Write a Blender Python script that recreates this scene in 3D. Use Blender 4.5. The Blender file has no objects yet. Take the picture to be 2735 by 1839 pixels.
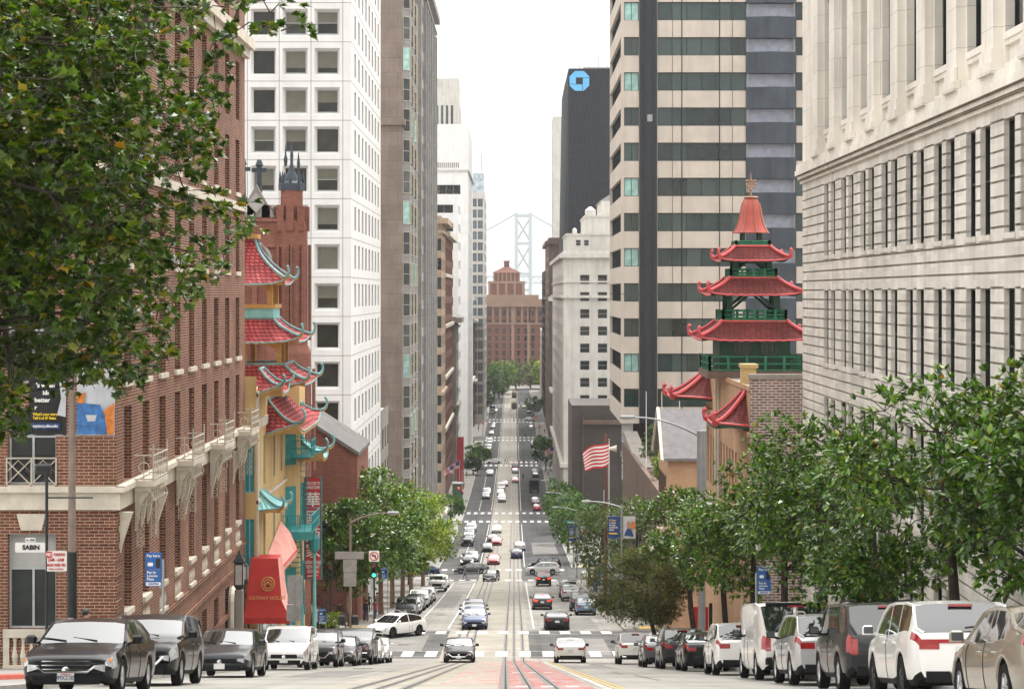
HAZE = True; EXPOSURE = 0.72
import bpy, math, random
from mathutils import Vector, Matrix
R = random.Random(11)
SC = bpy.context.scene
COL = SC.collection
FPX, VX, HY, K = 2030.0, 514.0, 293.5, .43911
def at(dx, dy, Y):
    return Vector(((dx*K-VX)*Y/FPX, Y, -(dy*K-HY)*Y/FPX))
def lerp(keys, t):
    if t <= keys[0][0]: return keys[0][1]
    for (a, va), (b, vb) in zip(keys, keys[1:]):
        if t <= b:
            return va+(vb-va)*(t-a)/(b-a) if b > a else vb
    return keys[-1][1]
PROF = [(-40, 1.5), (0, -1.6), (20, -4.38), (50, -9.6), (120, -21.78), (123, -22.25), (126, -22.6), (146, -24.35), (150, -24.85), (200, -30.5),
        (244, -35.2), (266, -37.4), (288, -38.9), (350, -43.0), (415, -46.5), (440, -47.2), (500, -49.0), (585, -50.3), (700, -50.9), (1200, -51.3), (1400, -51.5)]
def gz(y): return lerp(PROF, y)
def slope(y): return (gz(y+1)-gz(y-1))/2
def sx(y): return .35*(125-y)/80 if y < 125 else 0.0

# ---------------------------------------------------------------- materials
def nt(name):
    m = bpy.data.materials.new(name); m.use_nodes = True
    n = m.node_tree; b = n.nodes['Principled BSDF']
    return m, n, b
def link(n, a, b): n.links.new(a, b)
def mixc(n, fac, a, b, mode='MIX'):
    x = n.nodes.new('ShaderNodeMix'); x.data_type = 'RGBA'; x.blend_type = mode
    for s, v in ((x.inputs[0], fac), (x.inputs[6], a), (x.inputs[7], b)):
        if isinstance(v, (int, float)): s.default_value = v
        elif isinstance(v, tuple): s.default_value = (*v[:3], 1)
        else: link(n, v, s)
    return x.outputs[2]
def noise(n, vec, scale, det=4, rough=.6):
    t = n.nodes.new('ShaderNodeTexNoise'); t.inputs['Scale'].default_value = scale
    t.inputs['Detail'].default_value = det; t.inputs['Roughness'].default_value = rough
    if vec is not None: link(n, vec, t.inputs['Vector'])
    return t.outputs['Fac']
def ramp(n, fac, stops):
    r = n.nodes.new('ShaderNodeValToRGB'); e = r.color_ramp.elements
    while len(e) < len(stops): e.new(.5)
    for el, (p, c) in zip(e, stops):
        el.position = p; el.color = (*c, 1) if len(c) == 3 else c
    link(n, fac, r.inputs['Fac']); return r.outputs['Color']
def objco(n):
    return n.nodes.new('ShaderNodeTexCoord').outputs['Object']
def mapping(n, vec, scale=(1, 1, 1), rot=(0, 0, 0)):
    m = n.nodes.new('ShaderNodeMapping'); m.inputs['Scale'].default_value = scale; m.inputs['Rotation'].default_value = rot
    link(n, vec, m.inputs['Vector']); return m.outputs['Vector']
def g(v): return (v, v, v)
def mat(name, col, rough=.6, metal=0, var=.18, scale=1.5, bump=0, coat=0, spec=.5, streak=0, emit=None):
    m, n, b = nt(name)
    b.inputs['Roughness'].default_value = rough; b.inputs['Metallic'].default_value = metal
    b.inputs['Coat Weight'].default_value = coat; b.inputs['Coat Roughness'].default_value = .05
    b.inputs['Specular IOR Level'].default_value = spec
    o = objco(n)
    c = col
    if var:
        f = noise(n, o, scale)
        c = mixc(n, 1, col, ramp(n, f, [(.3, g(1-var)), (.7, g(1+var*.6))]), 'MULTIPLY')
    if streak:
        f2 = noise(n, mapping(n, o, (1.2, 1.2, .09)), 1.0, 3)
        c = mixc(n, 1, c, ramp(n, f2, [(.35, g(1-streak)), (.6, g(1.0))]), 'MULTIPLY')
    if isinstance(c, tuple): b.inputs['Base Color'].default_value = (*c, 1)
    else: link(n, c, b.inputs['Base Color'])
    if bump:
        bp = n.nodes.new('ShaderNodeBump'); bp.inputs['Strength'].default_value = bump; bp.inputs['Distance'].default_value = .02
        link(n, noise(n, o, scale*14, 3), bp.inputs['Height']); link(n, bp.outputs[0], b.inputs['Normal'])
    if emit:
        b.inputs['Emission Color'].default_value = (*emit[:3], 1); b.inputs['Emission Strength'].default_value = emit[3]
    return m
def brickmat(name, c1, c2, mortar, bw, bh, ms, rough=.85, streak=.15, bump=.4, var=.2):
    m, n, b = nt(name); b.inputs['Roughness'].default_value = rough
    b.inputs['Specular IOR Level'].default_value = .25
    o = objco(n); sp = n.nodes.new('ShaderNodeSeparateXYZ'); link(n, o, sp.inputs[0])
    ad = n.nodes.new('ShaderNodeMath'); link(n, sp.outputs[0], ad.inputs[0]); link(n, sp.outputs[1], ad.inputs[1])
    cb = n.nodes.new('ShaderNodeCombineXYZ'); link(n, ad.outputs[0], cb.inputs[0]); link(n, sp.outputs[2], cb.inputs[1])
    t = n.nodes.new('ShaderNodeTexBrick'); link(n, cb.outputs[0], t.inputs['Vector'])
    t.inputs['Scale'].default_value = 1; t.inputs['Brick Width'].default_value = bw; t.inputs['Row Height'].default_value = bh
    t.inputs['Mortar Size'].default_value = ms; t.inputs['Mortar Smooth'].default_value = .2; t.inputs['Bias'].default_value = 0
    for k, c in (('Color1', c1), ('Color2', c2), ('Mortar', mortar)): t.inputs[k].default_value = (*c, 1)
    c = mixc(n, 1, t.outputs['Color'], ramp(n, noise(n, o, .5, 5), [(.3, g(1-var)), (.7, g(1+var*.6))]), 'MULTIPLY')
    if streak:
        c = mixc(n, 1, c, ramp(n, noise(n, mapping(n, o, (1, 1, .08)), .8, 3), [(.35, g(1-streak)), (.6, g(1.))]), 'MULTIPLY')
    link(n, c, b.inputs['Base Color'])
    if bump:
        bp = n.nodes.new('ShaderNodeBump'); bp.inputs['Strength'].default_value = bump; bp.inputs['Distance'].default_value = .02; bp.invert = True
        link(n, t.outputs['Fac'], bp.inputs['Height']); link(n, bp.outputs[0], b.inputs['Normal'])
    return m
def leafmat(name, stops, rough=.4, trans=.25, spec=.5):
    m, n, b = nt(name); b.inputs['Roughness'].default_value = rough; b.inputs['Specular IOR Level'].default_value = spec
    ge = n.nodes.new('ShaderNodeNewGeometry')
    c = ramp(n, ge.outputs['Random Per Island'], stops)
    c = mixc(n, 1, c, ramp(n, noise(n, objco(n), .8, 3), [(.3, g(.65)), (.7, g(1.25))]), 'MULTIPLY')
    oi = n.nodes.new('ShaderNodeObjectInfo'); c = mixc(n, 1, c, ramp(n, oi.outputs['Random'], [(0, (.72, .78, .7)), (.5, (1, 1, 1)), (1, (1.3, 1.22, 1.05))]), 'MULTIPLY')
    link(n, c, b.inputs['Base Color'])
    tr = n.nodes.new('ShaderNodeBsdfTranslucent'); link(n, mixc(n, 1, c, (1.6, 1.7, .7), 'MULTIPLY'), tr.inputs['Color'])
    mx = n.nodes.new('ShaderNodeMixShader'); mx.inputs[0].default_value = trans
    link(n, b.outputs[0], mx.inputs[1]); link(n, tr.outputs[0], mx.inputs[2])
    link(n, mx.outputs[0], n.nodes['Material Output'].inputs[0])
    return m
def glassmat(name, col, rough=.06, spec=.6, var=.3, wob=.0, blinds=0):
    m, n, b = nt(name); b.inputs['Roughness'].default_value = rough; b.inputs['Specular IOR Level'].default_value = spec
    o = objco(n)
    oi = n.nodes.new('ShaderNodeObjectInfo')
    c = mixc(n, 1, col, ramp(n, oi.outputs['Random'], [(0, g(1-var)), (1, g(1+var))]), 'MULTIPLY')
    c = mixc(n, 1, c, ramp(n, noise(n, o, .6, 2), [(.35, g(.7)), (.65, g(1.3))]), 'MULTIPLY')
    link(n, c, b.inputs['Base Color'])
    if wob:
        bp = n.nodes.new('ShaderNodeBump'); bp.inputs['Strength'].default_value = wob; bp.inputs['Distance'].default_value = .05
        link(n, noise(n, o, .7, 1), bp.inputs['Height']); link(n, bp.outputs[0], b.inputs['Normal'])
    return m

# ---------------------------------------------------------------- mesh builder
class MB:
    def __init__(s): s.v = []; s.f = []; s.m = []
    def face(s, pts, m=0):
        i = len(s.v); s.v += [tuple(p) for p in pts]; s.f.append(tuple(range(i, i+len(pts)))); s.m.append(m)
    def box(s, x0, y0, z0, x1, y1, z1, m=0):
        s.hexa([(x0, y0, z0), (x1, y0, z0), (x1, y1, z0), (x0, y1, z0), (x0, y0, z1), (x1, y0, z1), (x1, y1, z1), (x0, y1, z1)], m)
    def hexa(s, p, m=0):
        i = len(s.v); s.v += [tuple(q) for q in p]
        for f in ((3, 2, 1, 0), (4, 5, 6, 7), (0, 1, 5, 4), (1, 2, 6, 5), (2, 3, 7, 6), (3, 0, 4, 7)):
            s.f.append(tuple(i+k for k in f)); s.m.append(m)
    def bbox(s, x0, y0, z0, x1, y1, z1, b, m=0):          # box with chamfered vertical + top edges
        P = []
        for z, e in ((z0, 0), (z1-b, 0), (z1, b)):
            P.append([(x0+b+e*0, y0+e, z), (x1-b, y0+e, z), (x1-e, y0+b, z), (x1-e, y1-b, z), (x1-b, y1-e, z), (x0+b, y1-e, z), (x0+e, y1-b, z), (x0+e, y0+b, z)])
        s.grid(P, m, True); s.face(P[-1], m); s.face(P[0][::-1], m)
    def grid(s, rows, m=0, closed=False):
        i = len(s.v); n = len(rows[0])
        for r in rows: s.v += [tuple(p) for p in r]
        for a in range(len(rows)-1):
            for b in range(n if closed else n-1):
                c = (b+1) % n
                s.f.append((i+a*n+b, i+a*n+c, i+(a+1)*n+c, i+(a+1)*n+b)); s.m.append(m)
    def tube(s, pts, r, n=8, m=0, caps=True):
        pts = [Vector(p) for p in pts]
        rr = r if isinstance(r, (list, tuple)) else [r]*len(pts)
        rows = []; up = None
        for k, p in enumerate(pts):
            d = (pts[min(k+1, len(pts)-1)]-pts[max(k-1, 0)]).normalized()
            if up is None: up = Vector((0, 0, 1)) if abs(d.z) < .9 else Vector((1, 0, 0))
            a = d.cross(up).normalized(); b = a.cross(d).normalized(); up = b
            rows.append([p+(a*math.cos(t)+b*math.sin(t))*rr[k] for t in [2*math.pi*q/n for q in range(n)]])
        s.grid(rows, m, True)
        if caps: s.face(rows[0][::-1], m); s.face(rows[-1], m)
    def lathe(s, prof, cx=0, cy=0, n=12, m=0, ax='z', cap=True, off=0):
        rows = []
        for r, z in prof:
            row = []
            for q in range(n):
                t = 2*math.pi*q/n+off; a, b = r*math.cos(t), r*math.sin(t)
                row.append((cx+a, cy+b, z) if ax == 'z' else (z, cx+a, cy+b) if ax == 'x' else (cx+a, z, cy+b))
            rows.append(row)
        s.grid(rows, m, True)
        if cap: s.face(rows[0][::-1], m); s.face(rows[-1], m)
    def prism(s, poly, d0, d1, ax='y', m=0):               # poly in (a,b); extruded along ax
        def P(a, b, d): return (a, d, b) if ax == 'y' else (d, a, b) if ax == 'x' else (a, b, d)
        A = [P(a, b, d0) for a, b in poly]; B = [P(a, b, d1) for a, b in poly]
        s.face(A, m); s.face(B[::-1], m); s.grid([A, B], m, True)
    def build(s, name, mats, parent=None, smooth=False, world=False, loc=None, rot=None, ang=40):
        me = bpy.data.meshes.new(name); me.from_pydata(s.v, [], s.f)
        ml = mats if isinstance(mats, (list, tuple)) else [mats]
        for m in ml: me.materials.append(m)
        if len(ml) > 1: me.polygons.foreach_set('material_index', s.m)
        if smooth:
            import bmesh
            bm = bmesh.new(); bm.from_mesh(me); bmesh.ops.remove_doubles(bm, verts=bm.verts, dist=.0008)
            bmesh.ops.recalc_face_normals(bm, faces=bm.faces)
            for f in bm.faces: f.smooth = True
            a = math.radians(ang)
            for e in bm.edges:
                if len(e.link_faces) == 2 and e.calc_face_angle(0) > a: e.smooth = False
            bm.to_mesh(me); bm.free()
        me.update()
        return place(name, me, parent, world, loc, rot)
def place(name, me, parent=None, world=False, loc=None, rot=None):
    o = bpy.data.objects.new(name, me); COL.objects.link(o)
    if parent: o.parent = parent
    if world and parent:
        p = parent; t = Vector((0, 0, 0))
        while p: t += p.location; p = p.parent
        o.location = -t
    if loc is not None: o.location = Vector(loc)+(o.location if world else Vector((0, 0, 0)))
    if rot is not None: o.rotation_euler = rot
    return o
def tag(o, label, cat, group=None):
    o['label'] = label; o['category'] = cat
    if group: o['group'] = group
    return o
def thing(name, label, cat, loc=(0, 0, 0), rz=0, group=None):
    o = bpy.data.objects.new(name, None); COL.objects.link(o); o.location = loc; o.rotation_euler = (0, 0, rz)
    o.empty_display_size = .3
    return tag(o, label, cat, group)
def struct(o, kind='structure'):
    o['kind'] = kind; return o
def copy_tree(o, parent=None):
    c = o.copy(); COL.objects.link(c)
    if parent: c.parent = parent
    for ch in o.children: copy_tree(ch, c)
    return c
_tc = {}
def textmesh(txt, size, m, bold=0.0, align='CENTER', ext=.004, sp=1.0):
    k = (txt, size, m.name, bold, align, sp)
    if k in _tc: return _tc[k]
    cu = bpy.data.curves.new('t', 'FONT'); cu.body = txt; cu.size = size; cu.align_x = align; cu.align_y = 'CENTER'
    cu.extrude = ext; cu.offset = bold; cu.space_line = sp; cu.resolution_u = 3
    ob = bpy.data.objects.new('t', cu); COL.objects.link(ob)
    dg = bpy.context.evaluated_depsgraph_get()
    me = bpy.data.meshes.new_from_object(ob.evaluated_get(dg)); bpy.data.objects.remove(ob)
    me.materials.clear(); me.materials.append(m); me.name = 'lettering'
    _tc[k] = me; return me
def text(txt, size, m, parent, loc, rz=0, bold=0.0, align='CENTER', name='lettering', sp=1.0, sxy=(1, 1)):
    o = place(name, textmesh(txt, size, m, bold, align, sp=sp), parent, False, loc, (math.pi/2, 0, rz))
    o.scale = (sxy[0], sxy[1], 1); return o

# ---------------------------------------------------------------- facade: a wall sheet with real openings
class Fr:
    def __init__(s, ox, oy, deg): s.o = (ox, oy); s.a = math.radians(deg); s.c = math.cos(s.a); s.s = math.sin(s.a)
    def P(s, u, d, z): return (s.o[0]+s.c*u-s.s*d, s.o[1]+s.s*u+s.c*d, z)
def facade(mb, fr, W, z0, z1, holes, depth=.3, m=0, mrev=None, back=None):
    us = sorted({0, W, *[h[0] for h in holes], *[h[1] for h in holes]}); zs = sorted({z0, z1, *[h[2] for h in holes], *[h[3] for h in holes]})
    ui = {u: i for i, u in enumerate(us)}; zi = {z: i for i, z in enumerate(zs)}
    cut = set()
    for h in holes:
        for a in range(ui[h[0]], ui[h[1]]):
            for b in range(zi[h[2]], zi[h[3]]): cut.add((a, b))
    for b in range(len(zs)-1):
        a = 0
        while a < len(us)-1:
            if (a, b) in cut: a += 1; continue
            e = a
            while e < len(us)-1 and (e, b) not in cut: e += 1
            mb.face([fr.P(us[a], 0, zs[b]), fr.P(us[e], 0, zs[b]), fr.P(us[e], 0, zs[b+1]), fr.P(us[a], 0, zs[b+1])], m); a = e
    mr = m if mrev is None else mrev
    for h in holes:
        dp = h[4] if len(h) > 4 else depth
        u0, u1, a, b = h[:4]; c = [(u0, a), (u1, a), (u1, b), (u0, b)]
        sp = h[5] if len(h) > 5 else 0                 # splay
        ci = [(u0+sp, a+sp), (u1-sp, a+sp), (u1-sp, b-sp), (u0+sp, b-sp)]
        for k in range(4):
            p, q = c[k], c[(k+1) % 4]; pi, qi = ci[k], ci[(k+1) % 4]
            mb.face([fr.P(p[0], 0, p[1]), fr.P(q[0], 0, q[1]), fr.P(qi[0], dp, qi[1]), fr.P(pi[0], dp, pi[1])], mr)
        if back is not None and (len(h) < 7 or h[6]):
            mb.face([fr.P(u, dp, z) for u, z in ci], back)
def fbox(mb, fr, u0, u1, d0, d1, z0, z1, m=0):             # box in facade coordinates (negative d stands proud)
    P = fr.P
    mb.hexa([P(u0, d0, z0), P(u1, d0, z0), P(u1, d1, z0), P(u0, d1, z0), P(u0, d0, z1), P(u1, d0, z1), P(u1, d1, z1), P(u0, d1, z1)], m)
_wm = {}
def winmesh(w, h, style, mats, key):
    k = (round(w, 3), round(h, 3), style, key)
    if k in _wm: return _wm[k]
    mb = MB(); fw = .07 if w > .9 else .05
    mb.face([(0, 0, 0), (w, 0, 0), (w, 0, h), (0, 0, h)], 0)
    st, _, arg = style.partition(':')
    bars = []
    if st != 'bare':
        bars += [(0, 0, fw, h), (w-fw, 0, w, h), (fw, 0, w-fw, fw), (fw, h-fw, w-fw, h)]
    if st in ('sash', 'sashblind'): bars.append((fw, h*.5-.03, w-fw, h*.5+.03))
    if st in ('cross', 'crossblind'):
        bars += [(w/2-.04, fw, w/2+.04, h*.62), (fw, h*.62, w-fw, h*.62+.07)]
    if st == 'mull':
        n = int(arg)
        for i in range(1, n): bars.append((w*i/n-.03, fw, w*i/n+.03, h-fw))
    if st == 'lattice':
        for i in range(1, 4): bars.append((w*i/4-.02, fw, w*i/4+.02, h-fw))
        for i in range(1, 5): bars.append((fw, h*i/5-.02, w-fw, h*i/5+.02))
    for a, b, c, d in bars: mb.box(a, -.06, b, c, -.002, d, 1)
    if st in ('blind', 'sashblind', 'crossblind'):
        fr_ = float(arg or .5); mb.face([(fw, -.004, h*(1-fr_)), (w-fw, -.004, h*(1-fr_)), (w-fw, -.004, h-fw), (fw, -.004, h-fw)], 2)
    me = bpy.data.meshes.new('window'); me.from_pydata(mb.v, [], mb.f)
    for q in mats: me.materials.append(q)
    me.polygons.foreach_set('material_index', mb.m); me.update()
    _wm[k] = me; return me
def put_window(root, fr, hole, style, mats, key, depth=.3, name='window', splay=0):
    u0, u1, a, b = hole[:4]
    dp = hole[4] if len(hole) > 4 else depth
    sp = hole[5] if len(hole) > 5 else splay
    me = winmesh(u1-u0-2*sp, b-a-2*sp, style, mats, key)
    x, y, z = fr.P(u0+sp, dp-.01, a+sp)
    return place(name, me, root, True, (x, y, z), (0, 0, fr.a))
# ---------------------------------------------------------------- palette
M = {}
M['asphalt'] = mat('asphalt', (.12, .117, .113), .95, var=.35, scale=.35, bump=.3, spec=.15)
M['asphalt_far'] = mat('asphalt_far', (.095, .095, .097), .95, var=.3, scale=.2, spec=.15)
M['concrete_road'] = mat('concrete_road', (.30, .287, .262), .95, var=.25, scale=.25, bump=.3, spec=.15)
for nm_ in ('concrete_road', 'asphalt', 'asphalt_far'):                       # wheel-worn, oily lengthwise bands
    m_ = M[nm_]; n_ = m_.node_tree; b_ = n_.nodes['Principled BSDF']; src = b_.inputs['Base Color'].links[0].from_socket
    link(n_, mixc(n_, 1, src, ramp(n_, noise(n_, mapping(n_, objco(n_), (.9, .012, .012)), 1.3, 5, .7), [(.32, g(.74)), (.5, g(1.0)), (.7, g(1.12))]), 'MULTIPLY'), b_.inputs['Base Color'])
M['track_concrete'] = mat('track_concrete', (.335, .312, .265), .92, var=.22, scale=.4, spec=.2)
M['sidewalk'] = brickmat('sidewalk', (.28, .265, .245), (.31, .295, .27), (.17, .165, .16), 1.6, 1.6, .02, streak=0, bump=.2)
M['kerb'] = mat('kerb', (.4, .38, .35), .85)
M['red_kerb'] = mat('red_kerb', (.5, .1, .07), .7)
M['white_paint'] = mat('white_paint', (.72, .70, .66), .75, var=.35, scale=2.2)
M['yellow_paint'] = mat('yellow_paint', (.62, .42, .09), .75, var=.3, scale=2.5)
M['steel_rail'] = mat('steel_rail', (.10, .09, .085), .5, .3, var=.3)
M['rail_groove'] = mat('rail_groove', (.02, .02, .02), .8)
M['black_plastic'] = mat('black_plastic', (.010, .010, .011), .6, var=.2, spec=.15)
M['rubber'] = mat('rubber', (.014, .014, .014), .9, var=.3, scale=6, spec=.15)
M['alloy'] = mat('alloy', (.5, .5, .52), .3, .8, var=.1)
M['dark_alloy'] = mat('dark_alloy', (.05, .05, .055), .35, .6, var=.1)
M['chrome'] = mat('chrome', (.75, .75, .77), .12, 1, var=0)
M['car_glass'] = glassmat('car_glass', (.012, .015, .016), .03, 1.0, var=.2)
M['car_glass'].node_tree.nodes['Principled BSDF'].inputs['Coat Weight'].default_value = 1
M['car_glass'].node_tree.nodes['Principled BSDF'].inputs['Coat IOR'].default_value = 1.8
M['tint_glass'] = glassmat('tint_glass', (.008, .009, .01), .04, .6, var=.2)
M['lamp_clear'] = mat('lamp_clear', (.62, .62, .64), .08, .3, var=.45, scale=9, coat=1)
M['lamp_red'] = mat('lamp_red', (.35, .012, .012), .12, var=.3, scale=9, coat=1)
M['brake_red'] = mat('brake_red', (.7, .03, .02), .2, var=0, emit=(1, .04, .02, 1.6))
M['head_on'] = mat('head_on', (.8, .8, .75), .1, var=0, emit=(1, .9, .75, 1.5))
M['amber'] = mat('amber', (.8, .25, .02), .2, var=.2, coat=1)
M['plate'] = mat('plate', (.6, .6, .58), .5, var=.1)
M['navy'] = mat('navy', (.02, .03, .12), .5, var=.1)
def paint(name, c, metal=.0, rough=.3):
    M[name] = mat(name, c, rough, metal, var=.06, scale=.7, coat=.55 if sum(c) < .2 else 1, spec=.15); return M[name]
for nm, c, me in (('paint_black', (.008, .008, .009), 0), ('paint_white', (.76, .75, .72), 0), ('paint_silver', (.50, .50, .50), .35), ('paint_grey', (.10, .105, .115), .3),
                  ('paint_blue', (.025, .05, .13), .25), ('paint_lightblue', (.14, .22, .32), .3), ('paint_red', (.36, .02, .02), .1), ('paint_tan', (.33, .29, .23), .4),
                  ('paint_darkgrey', (.035, .037, .04), .3), ('paint_green', (.02, .09, .06), .1), ('paint_brown', (.09, .03, .02), 0), ('paint_cream', (.6, .5, .33), 0)):
    paint(nm, c, me)
M['club_brick'] = brickmat('club_brick', (.135, .044, .026), (.225, .080, .046), (.46, .37, .28), .36, .118, .0125, var=.25)
M['church_brick'] = brickmat('church_brick', (.20, .062, .04), (.27, .09, .06), (.30, .20, .16), .4, .13, .015)
M['worn_brick'] = brickmat('worn_brick', (.16, .08, .07), (.26, .14, .12), (.5, .46, .42), .42, .14, .03)
M['cream_trim'] = mat('cream_trim', (.66, .60, .49), .7, var=.15, scale=2, streak=.15)
M['white_iron'] = mat('white_iron', (.50, .45, .37), .6)
M['win_frame_grey'] = mat('win_frame_grey', (.42, .44, .44), .5)
M['dark_glass'] = glassmat('dark_glass', (.02, .024, .024), .08, .5, var=.5)
M['grey_glass'] = glassmat('grey_glass', (.06, .068, .068), .1, .5, var=.4)
M['green_glass'] = glassmat('green_glass', (.012, .028, .026), .06, .6, var=.55, wob=.15)
m_ = M['green_glass']; n_ = m_.node_tree; b_ = n_.nodes['Principled BSDF']; src = b_.inputs['Base Color'].links[0].from_socket
sp_ = n_.nodes.new('ShaderNodeSeparateXYZ'); link(n_, objco(n_), sp_.inputs[0]); dv_ = n_.nodes.new('ShaderNodeMath'); dv_.operation = 'DIVIDE'; dv_.inputs[1].default_value = 1.735; link(n_, sp_.outputs[0], dv_.inputs[0])
fl_ = n_.nodes.new('ShaderNodeMath'); fl_.operation = 'FLOOR'; link(n_, dv_.outputs[0], fl_.inputs[0]); oi_ = n_.nodes.new('ShaderNodeObjectInfo'); ad_ = n_.nodes.new('ShaderNodeMath'); link(n_, fl_.outputs[0], ad_.inputs[0]); link(n_, oi_.outputs['Random'], ad_.inputs[1])
wn_ = n_.nodes.new('ShaderNodeTexWhiteNoise'); wn_.noise_dimensions = '1D'; link(n_, ad_.outputs[0], wn_.inputs['W'])
link(n_, mixc(n_, ramp(n_, wn_.outputs['Value'], [(0, g(0)), (.5, g(.15)), (.75, g(.6)), (1, g(1))]), src, (.055, .085, .078)), b_.inputs['Base Color'])
M['aqua_glass'] = glassmat('aqua_glass', (.32, .55, .50), .1, .5, var=.2)
M['blind'] = mat('blind', (.15, .145, .11), .7, var=.25, scale=.6)
M['blind_pale'] = mat('blind_pale', (.4, .4, .38), .6, var=.1)
M['white_precast'] = mat('white_precast', (.80, .79, .77), .7, var=.08, scale=.4, streak=.06)
M['joint'] = mat('joint', (.25, .24, .23), .9)
M['granite_brown'] = brickmat('granite_brown', (.25, .195, .165), (.28, .22, .185), (.17, .135, .115), 2.4, 2.1, .03, streak=.12, bump=.1)
M['granite_grey'] = brickmat('granite_grey', (.30, .29, .275), (.34, .325, .31), (.2, .19, .18), 2.2, 1.7, .03, streak=.12, bump=.1)
M['limestone'] = brickmat('limestone', (.80, .755, .67), (.84, .79, .71), (.55, .50, .44), 1.3, 1.25, .012, streak=.16, bump=.15, var=.14)
M['rustic'] = brickmat('rustic', (.80, .755, .68), (.66, .62, .56), (.74, .69, .62), 1.15, .43, .001, rough=.8, streak=.22, bump=0, var=.12)
M['stone_dark_brown'] = mat('stone_dark_brown', (.20, .16, .12), .9, var=.4, scale=1)  # dark brown tone of the strips along the cornice
M['stone_white'] = mat('stone_white', (.62, .59, .54), .8, var=.12, scale=.3, streak=.15)
M['stone_tan'] = mat('stone_tan', (.42, .31, .22), .8, var=.2, scale=.3, streak=.2)
M['stone_dim'] = mat('stone_dim', (.30, .27, .235), .85, var=.25, scale=.3, streak=.25)
M['stone_brown'] = mat('stone_brown', (.17, .11, .085), .85, var=.25, scale=.3, streak=.2)
M['precast'] = brickmat('precast', (.56, .495, .425), (.59, .52, .45), (.18, .15, .13), 7.0, 40, .05, streak=.1, bump=0, var=.1)
M['black_metal'] = mat('black_metal', (.022, .026, .032), .45, .2, var=.2, streak=.15)
M['slate_panel'] = mat('slate_panel', (.055, .068, .085), .55, .1, var=.25, scale=.5, streak=.3)
M['balcony_back'] = mat('balcony_back', (.42, .45, .54), .5, var=.2)
M['granite_red'] = mat('granite_red', (.055, .042, .038), .5, var=.2, scale=.8)
M['tower_black'] = brickmat('tower_black', (.006, .008, .014), (.011, .014, .022), (.02, .024, .033), 1.5, 3.6, .12, rough=.75, streak=.1, bump=.1)
M['logo_blue'] = mat('logo_blue', (.12, .45, .78), .4, var=.05)
M['glass_tower'] = glassmat('glass_tower', (.07, .10, .125), .1, .6)
M['market_brick'] = mat('market_brick', (.15, .05, .03), .85, var=.2, scale=.1)
M['market_trim'] = mat('market_trim', (.27, .17, .12), .8, var=.2, scale=.1)
M['bridge_steel'] = mat('bridge_steel', (.55, .57, .58), .6)
M['yellow_wall'] = mat('yellow_wall', (.62, .43, .19), .8, var=.15, scale=.7, streak=.2)
M['tan_brick'] = brickmat('tan_brick', (.48, .29, .17), (.54, .335, .20), (.45, .31, .21), .5, .16, .02, streak=.15)
M['teal'] = mat('teal', (.035, .28, .29), .55, var=.2, scale=2)
M['teal_ridge'] = mat('teal_ridge', (.20, .40, .41), .6, var=.3, scale=4, streak=.3)
M['teal_light'] = mat('teal_light', (.22, .52, .52), .55, var=.15, scale=2)
M['gold'] = mat('gold', (.50, .28, .08), .55, var=.25, scale=3)
M['red_tile'] = brickmat('red_tile', (.50, .075, .075), (.66, .15, .14), (.22, .03, .035), .27, .20, .04, rough=.7, streak=.35, bump=.8, var=.35)
M['maroon_tile'] = brickmat('maroon_tile', (.16, .035, .035), (.22, .05, .045), (.06, .015, .015), .3, .12, .02, streak=.1)
M['red_ridge'] = mat('red_ridge', (.55, .07, .075), .45, var=.2, scale=3)
M['bell_red'] = mat('bell_red', (.50, .08, .06), .5, var=.2, scale=2, streak=.2)
M['pagoda_green'] = mat('pagoda_green', (.012, .15, .07), .5, var=.2, scale=3)
M['pagoda_dark'] = mat('pagoda_dark', (.012, .06, .035), .6, var=.2, scale=3)
M['finial'] = mat('finial', (.35, .20, .11), .5, .3)
M['awning_red'] = mat('awning_red', (.47, .028, .022), .75, var=.15, scale=2)
M['awning_skylit_pink'] = mat('awning_skylit_pink', (.72, .33, .28), .8, var=.2, scale=1.5)  # red cloth; the pink of bright sky light is put into its colour
M['sign_red'] = mat('sign_red', (.55, .03, .045), .5, var=.12)
M['sign_white'] = mat('sign_white', (.78, .77, .74), .5, var=.05)
M['sign_blue'] = mat('sign_blue', (.02, .11, .36), .45, var=.08)
M['sign_green'] = mat('sign_green', (.01, .16, .10), .45)
M['ink_black'] = mat('ink_black', (.015, .015, .015), .5, var=0)
M['ink_red'] = mat('ink_red', (.55, .02, .03), .5, var=0)
M['ink_yellow'] = mat('ink_yellow', (.8, .55, .02), .5, var=0)
M['banner_black'] = mat('banner_black', (.012, .013, .016), .6)
M['banner_blue'] = mat('banner_blue', (.05, .17, .42), .7, var=.5, scale=6)
M['banner_navy'] = mat('banner_navy', (.015, .06, .2), .6)
M['banner_pale'] = mat('banner_pale', (.5, .52, .55), .6)
M['orange'] = mat('orange', (.65, .2, .03), .6, var=.4, scale=8)
M['galv'] = mat('galv', (.34, .35, .36), .5, .4, var=.15)
M['sign_back'] = mat('sign_back', (.40, .40, .39), .5, .3, var=.2, scale=3)
M['pole_brown'] = mat('pole_brown', (.25, .19, .155), .7, var=.25, scale=3)
M['pole_black'] = mat('pole_black', (.015, .018, .017), .5)
M['wood_pole'] = mat('wood_pole', (.16, .06, .035), .8, var=.3, scale=4)
M['bark'] = mat('bark', (.11, .085, .065), .9, var=.4, scale=5, bump=.6)
M['bark_dark'] = mat('bark_dark', (.045, .033, .025), .9, var=.4, scale=5, bump=.6)
M['bark_tan'] = mat('bark_tan', (.26, .16, .10), .9, var=.4, scale=3, bump=.5)
M['flag_white'] = mat('flag_white', (.75, .73, .70), .8, var=.05)
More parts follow.
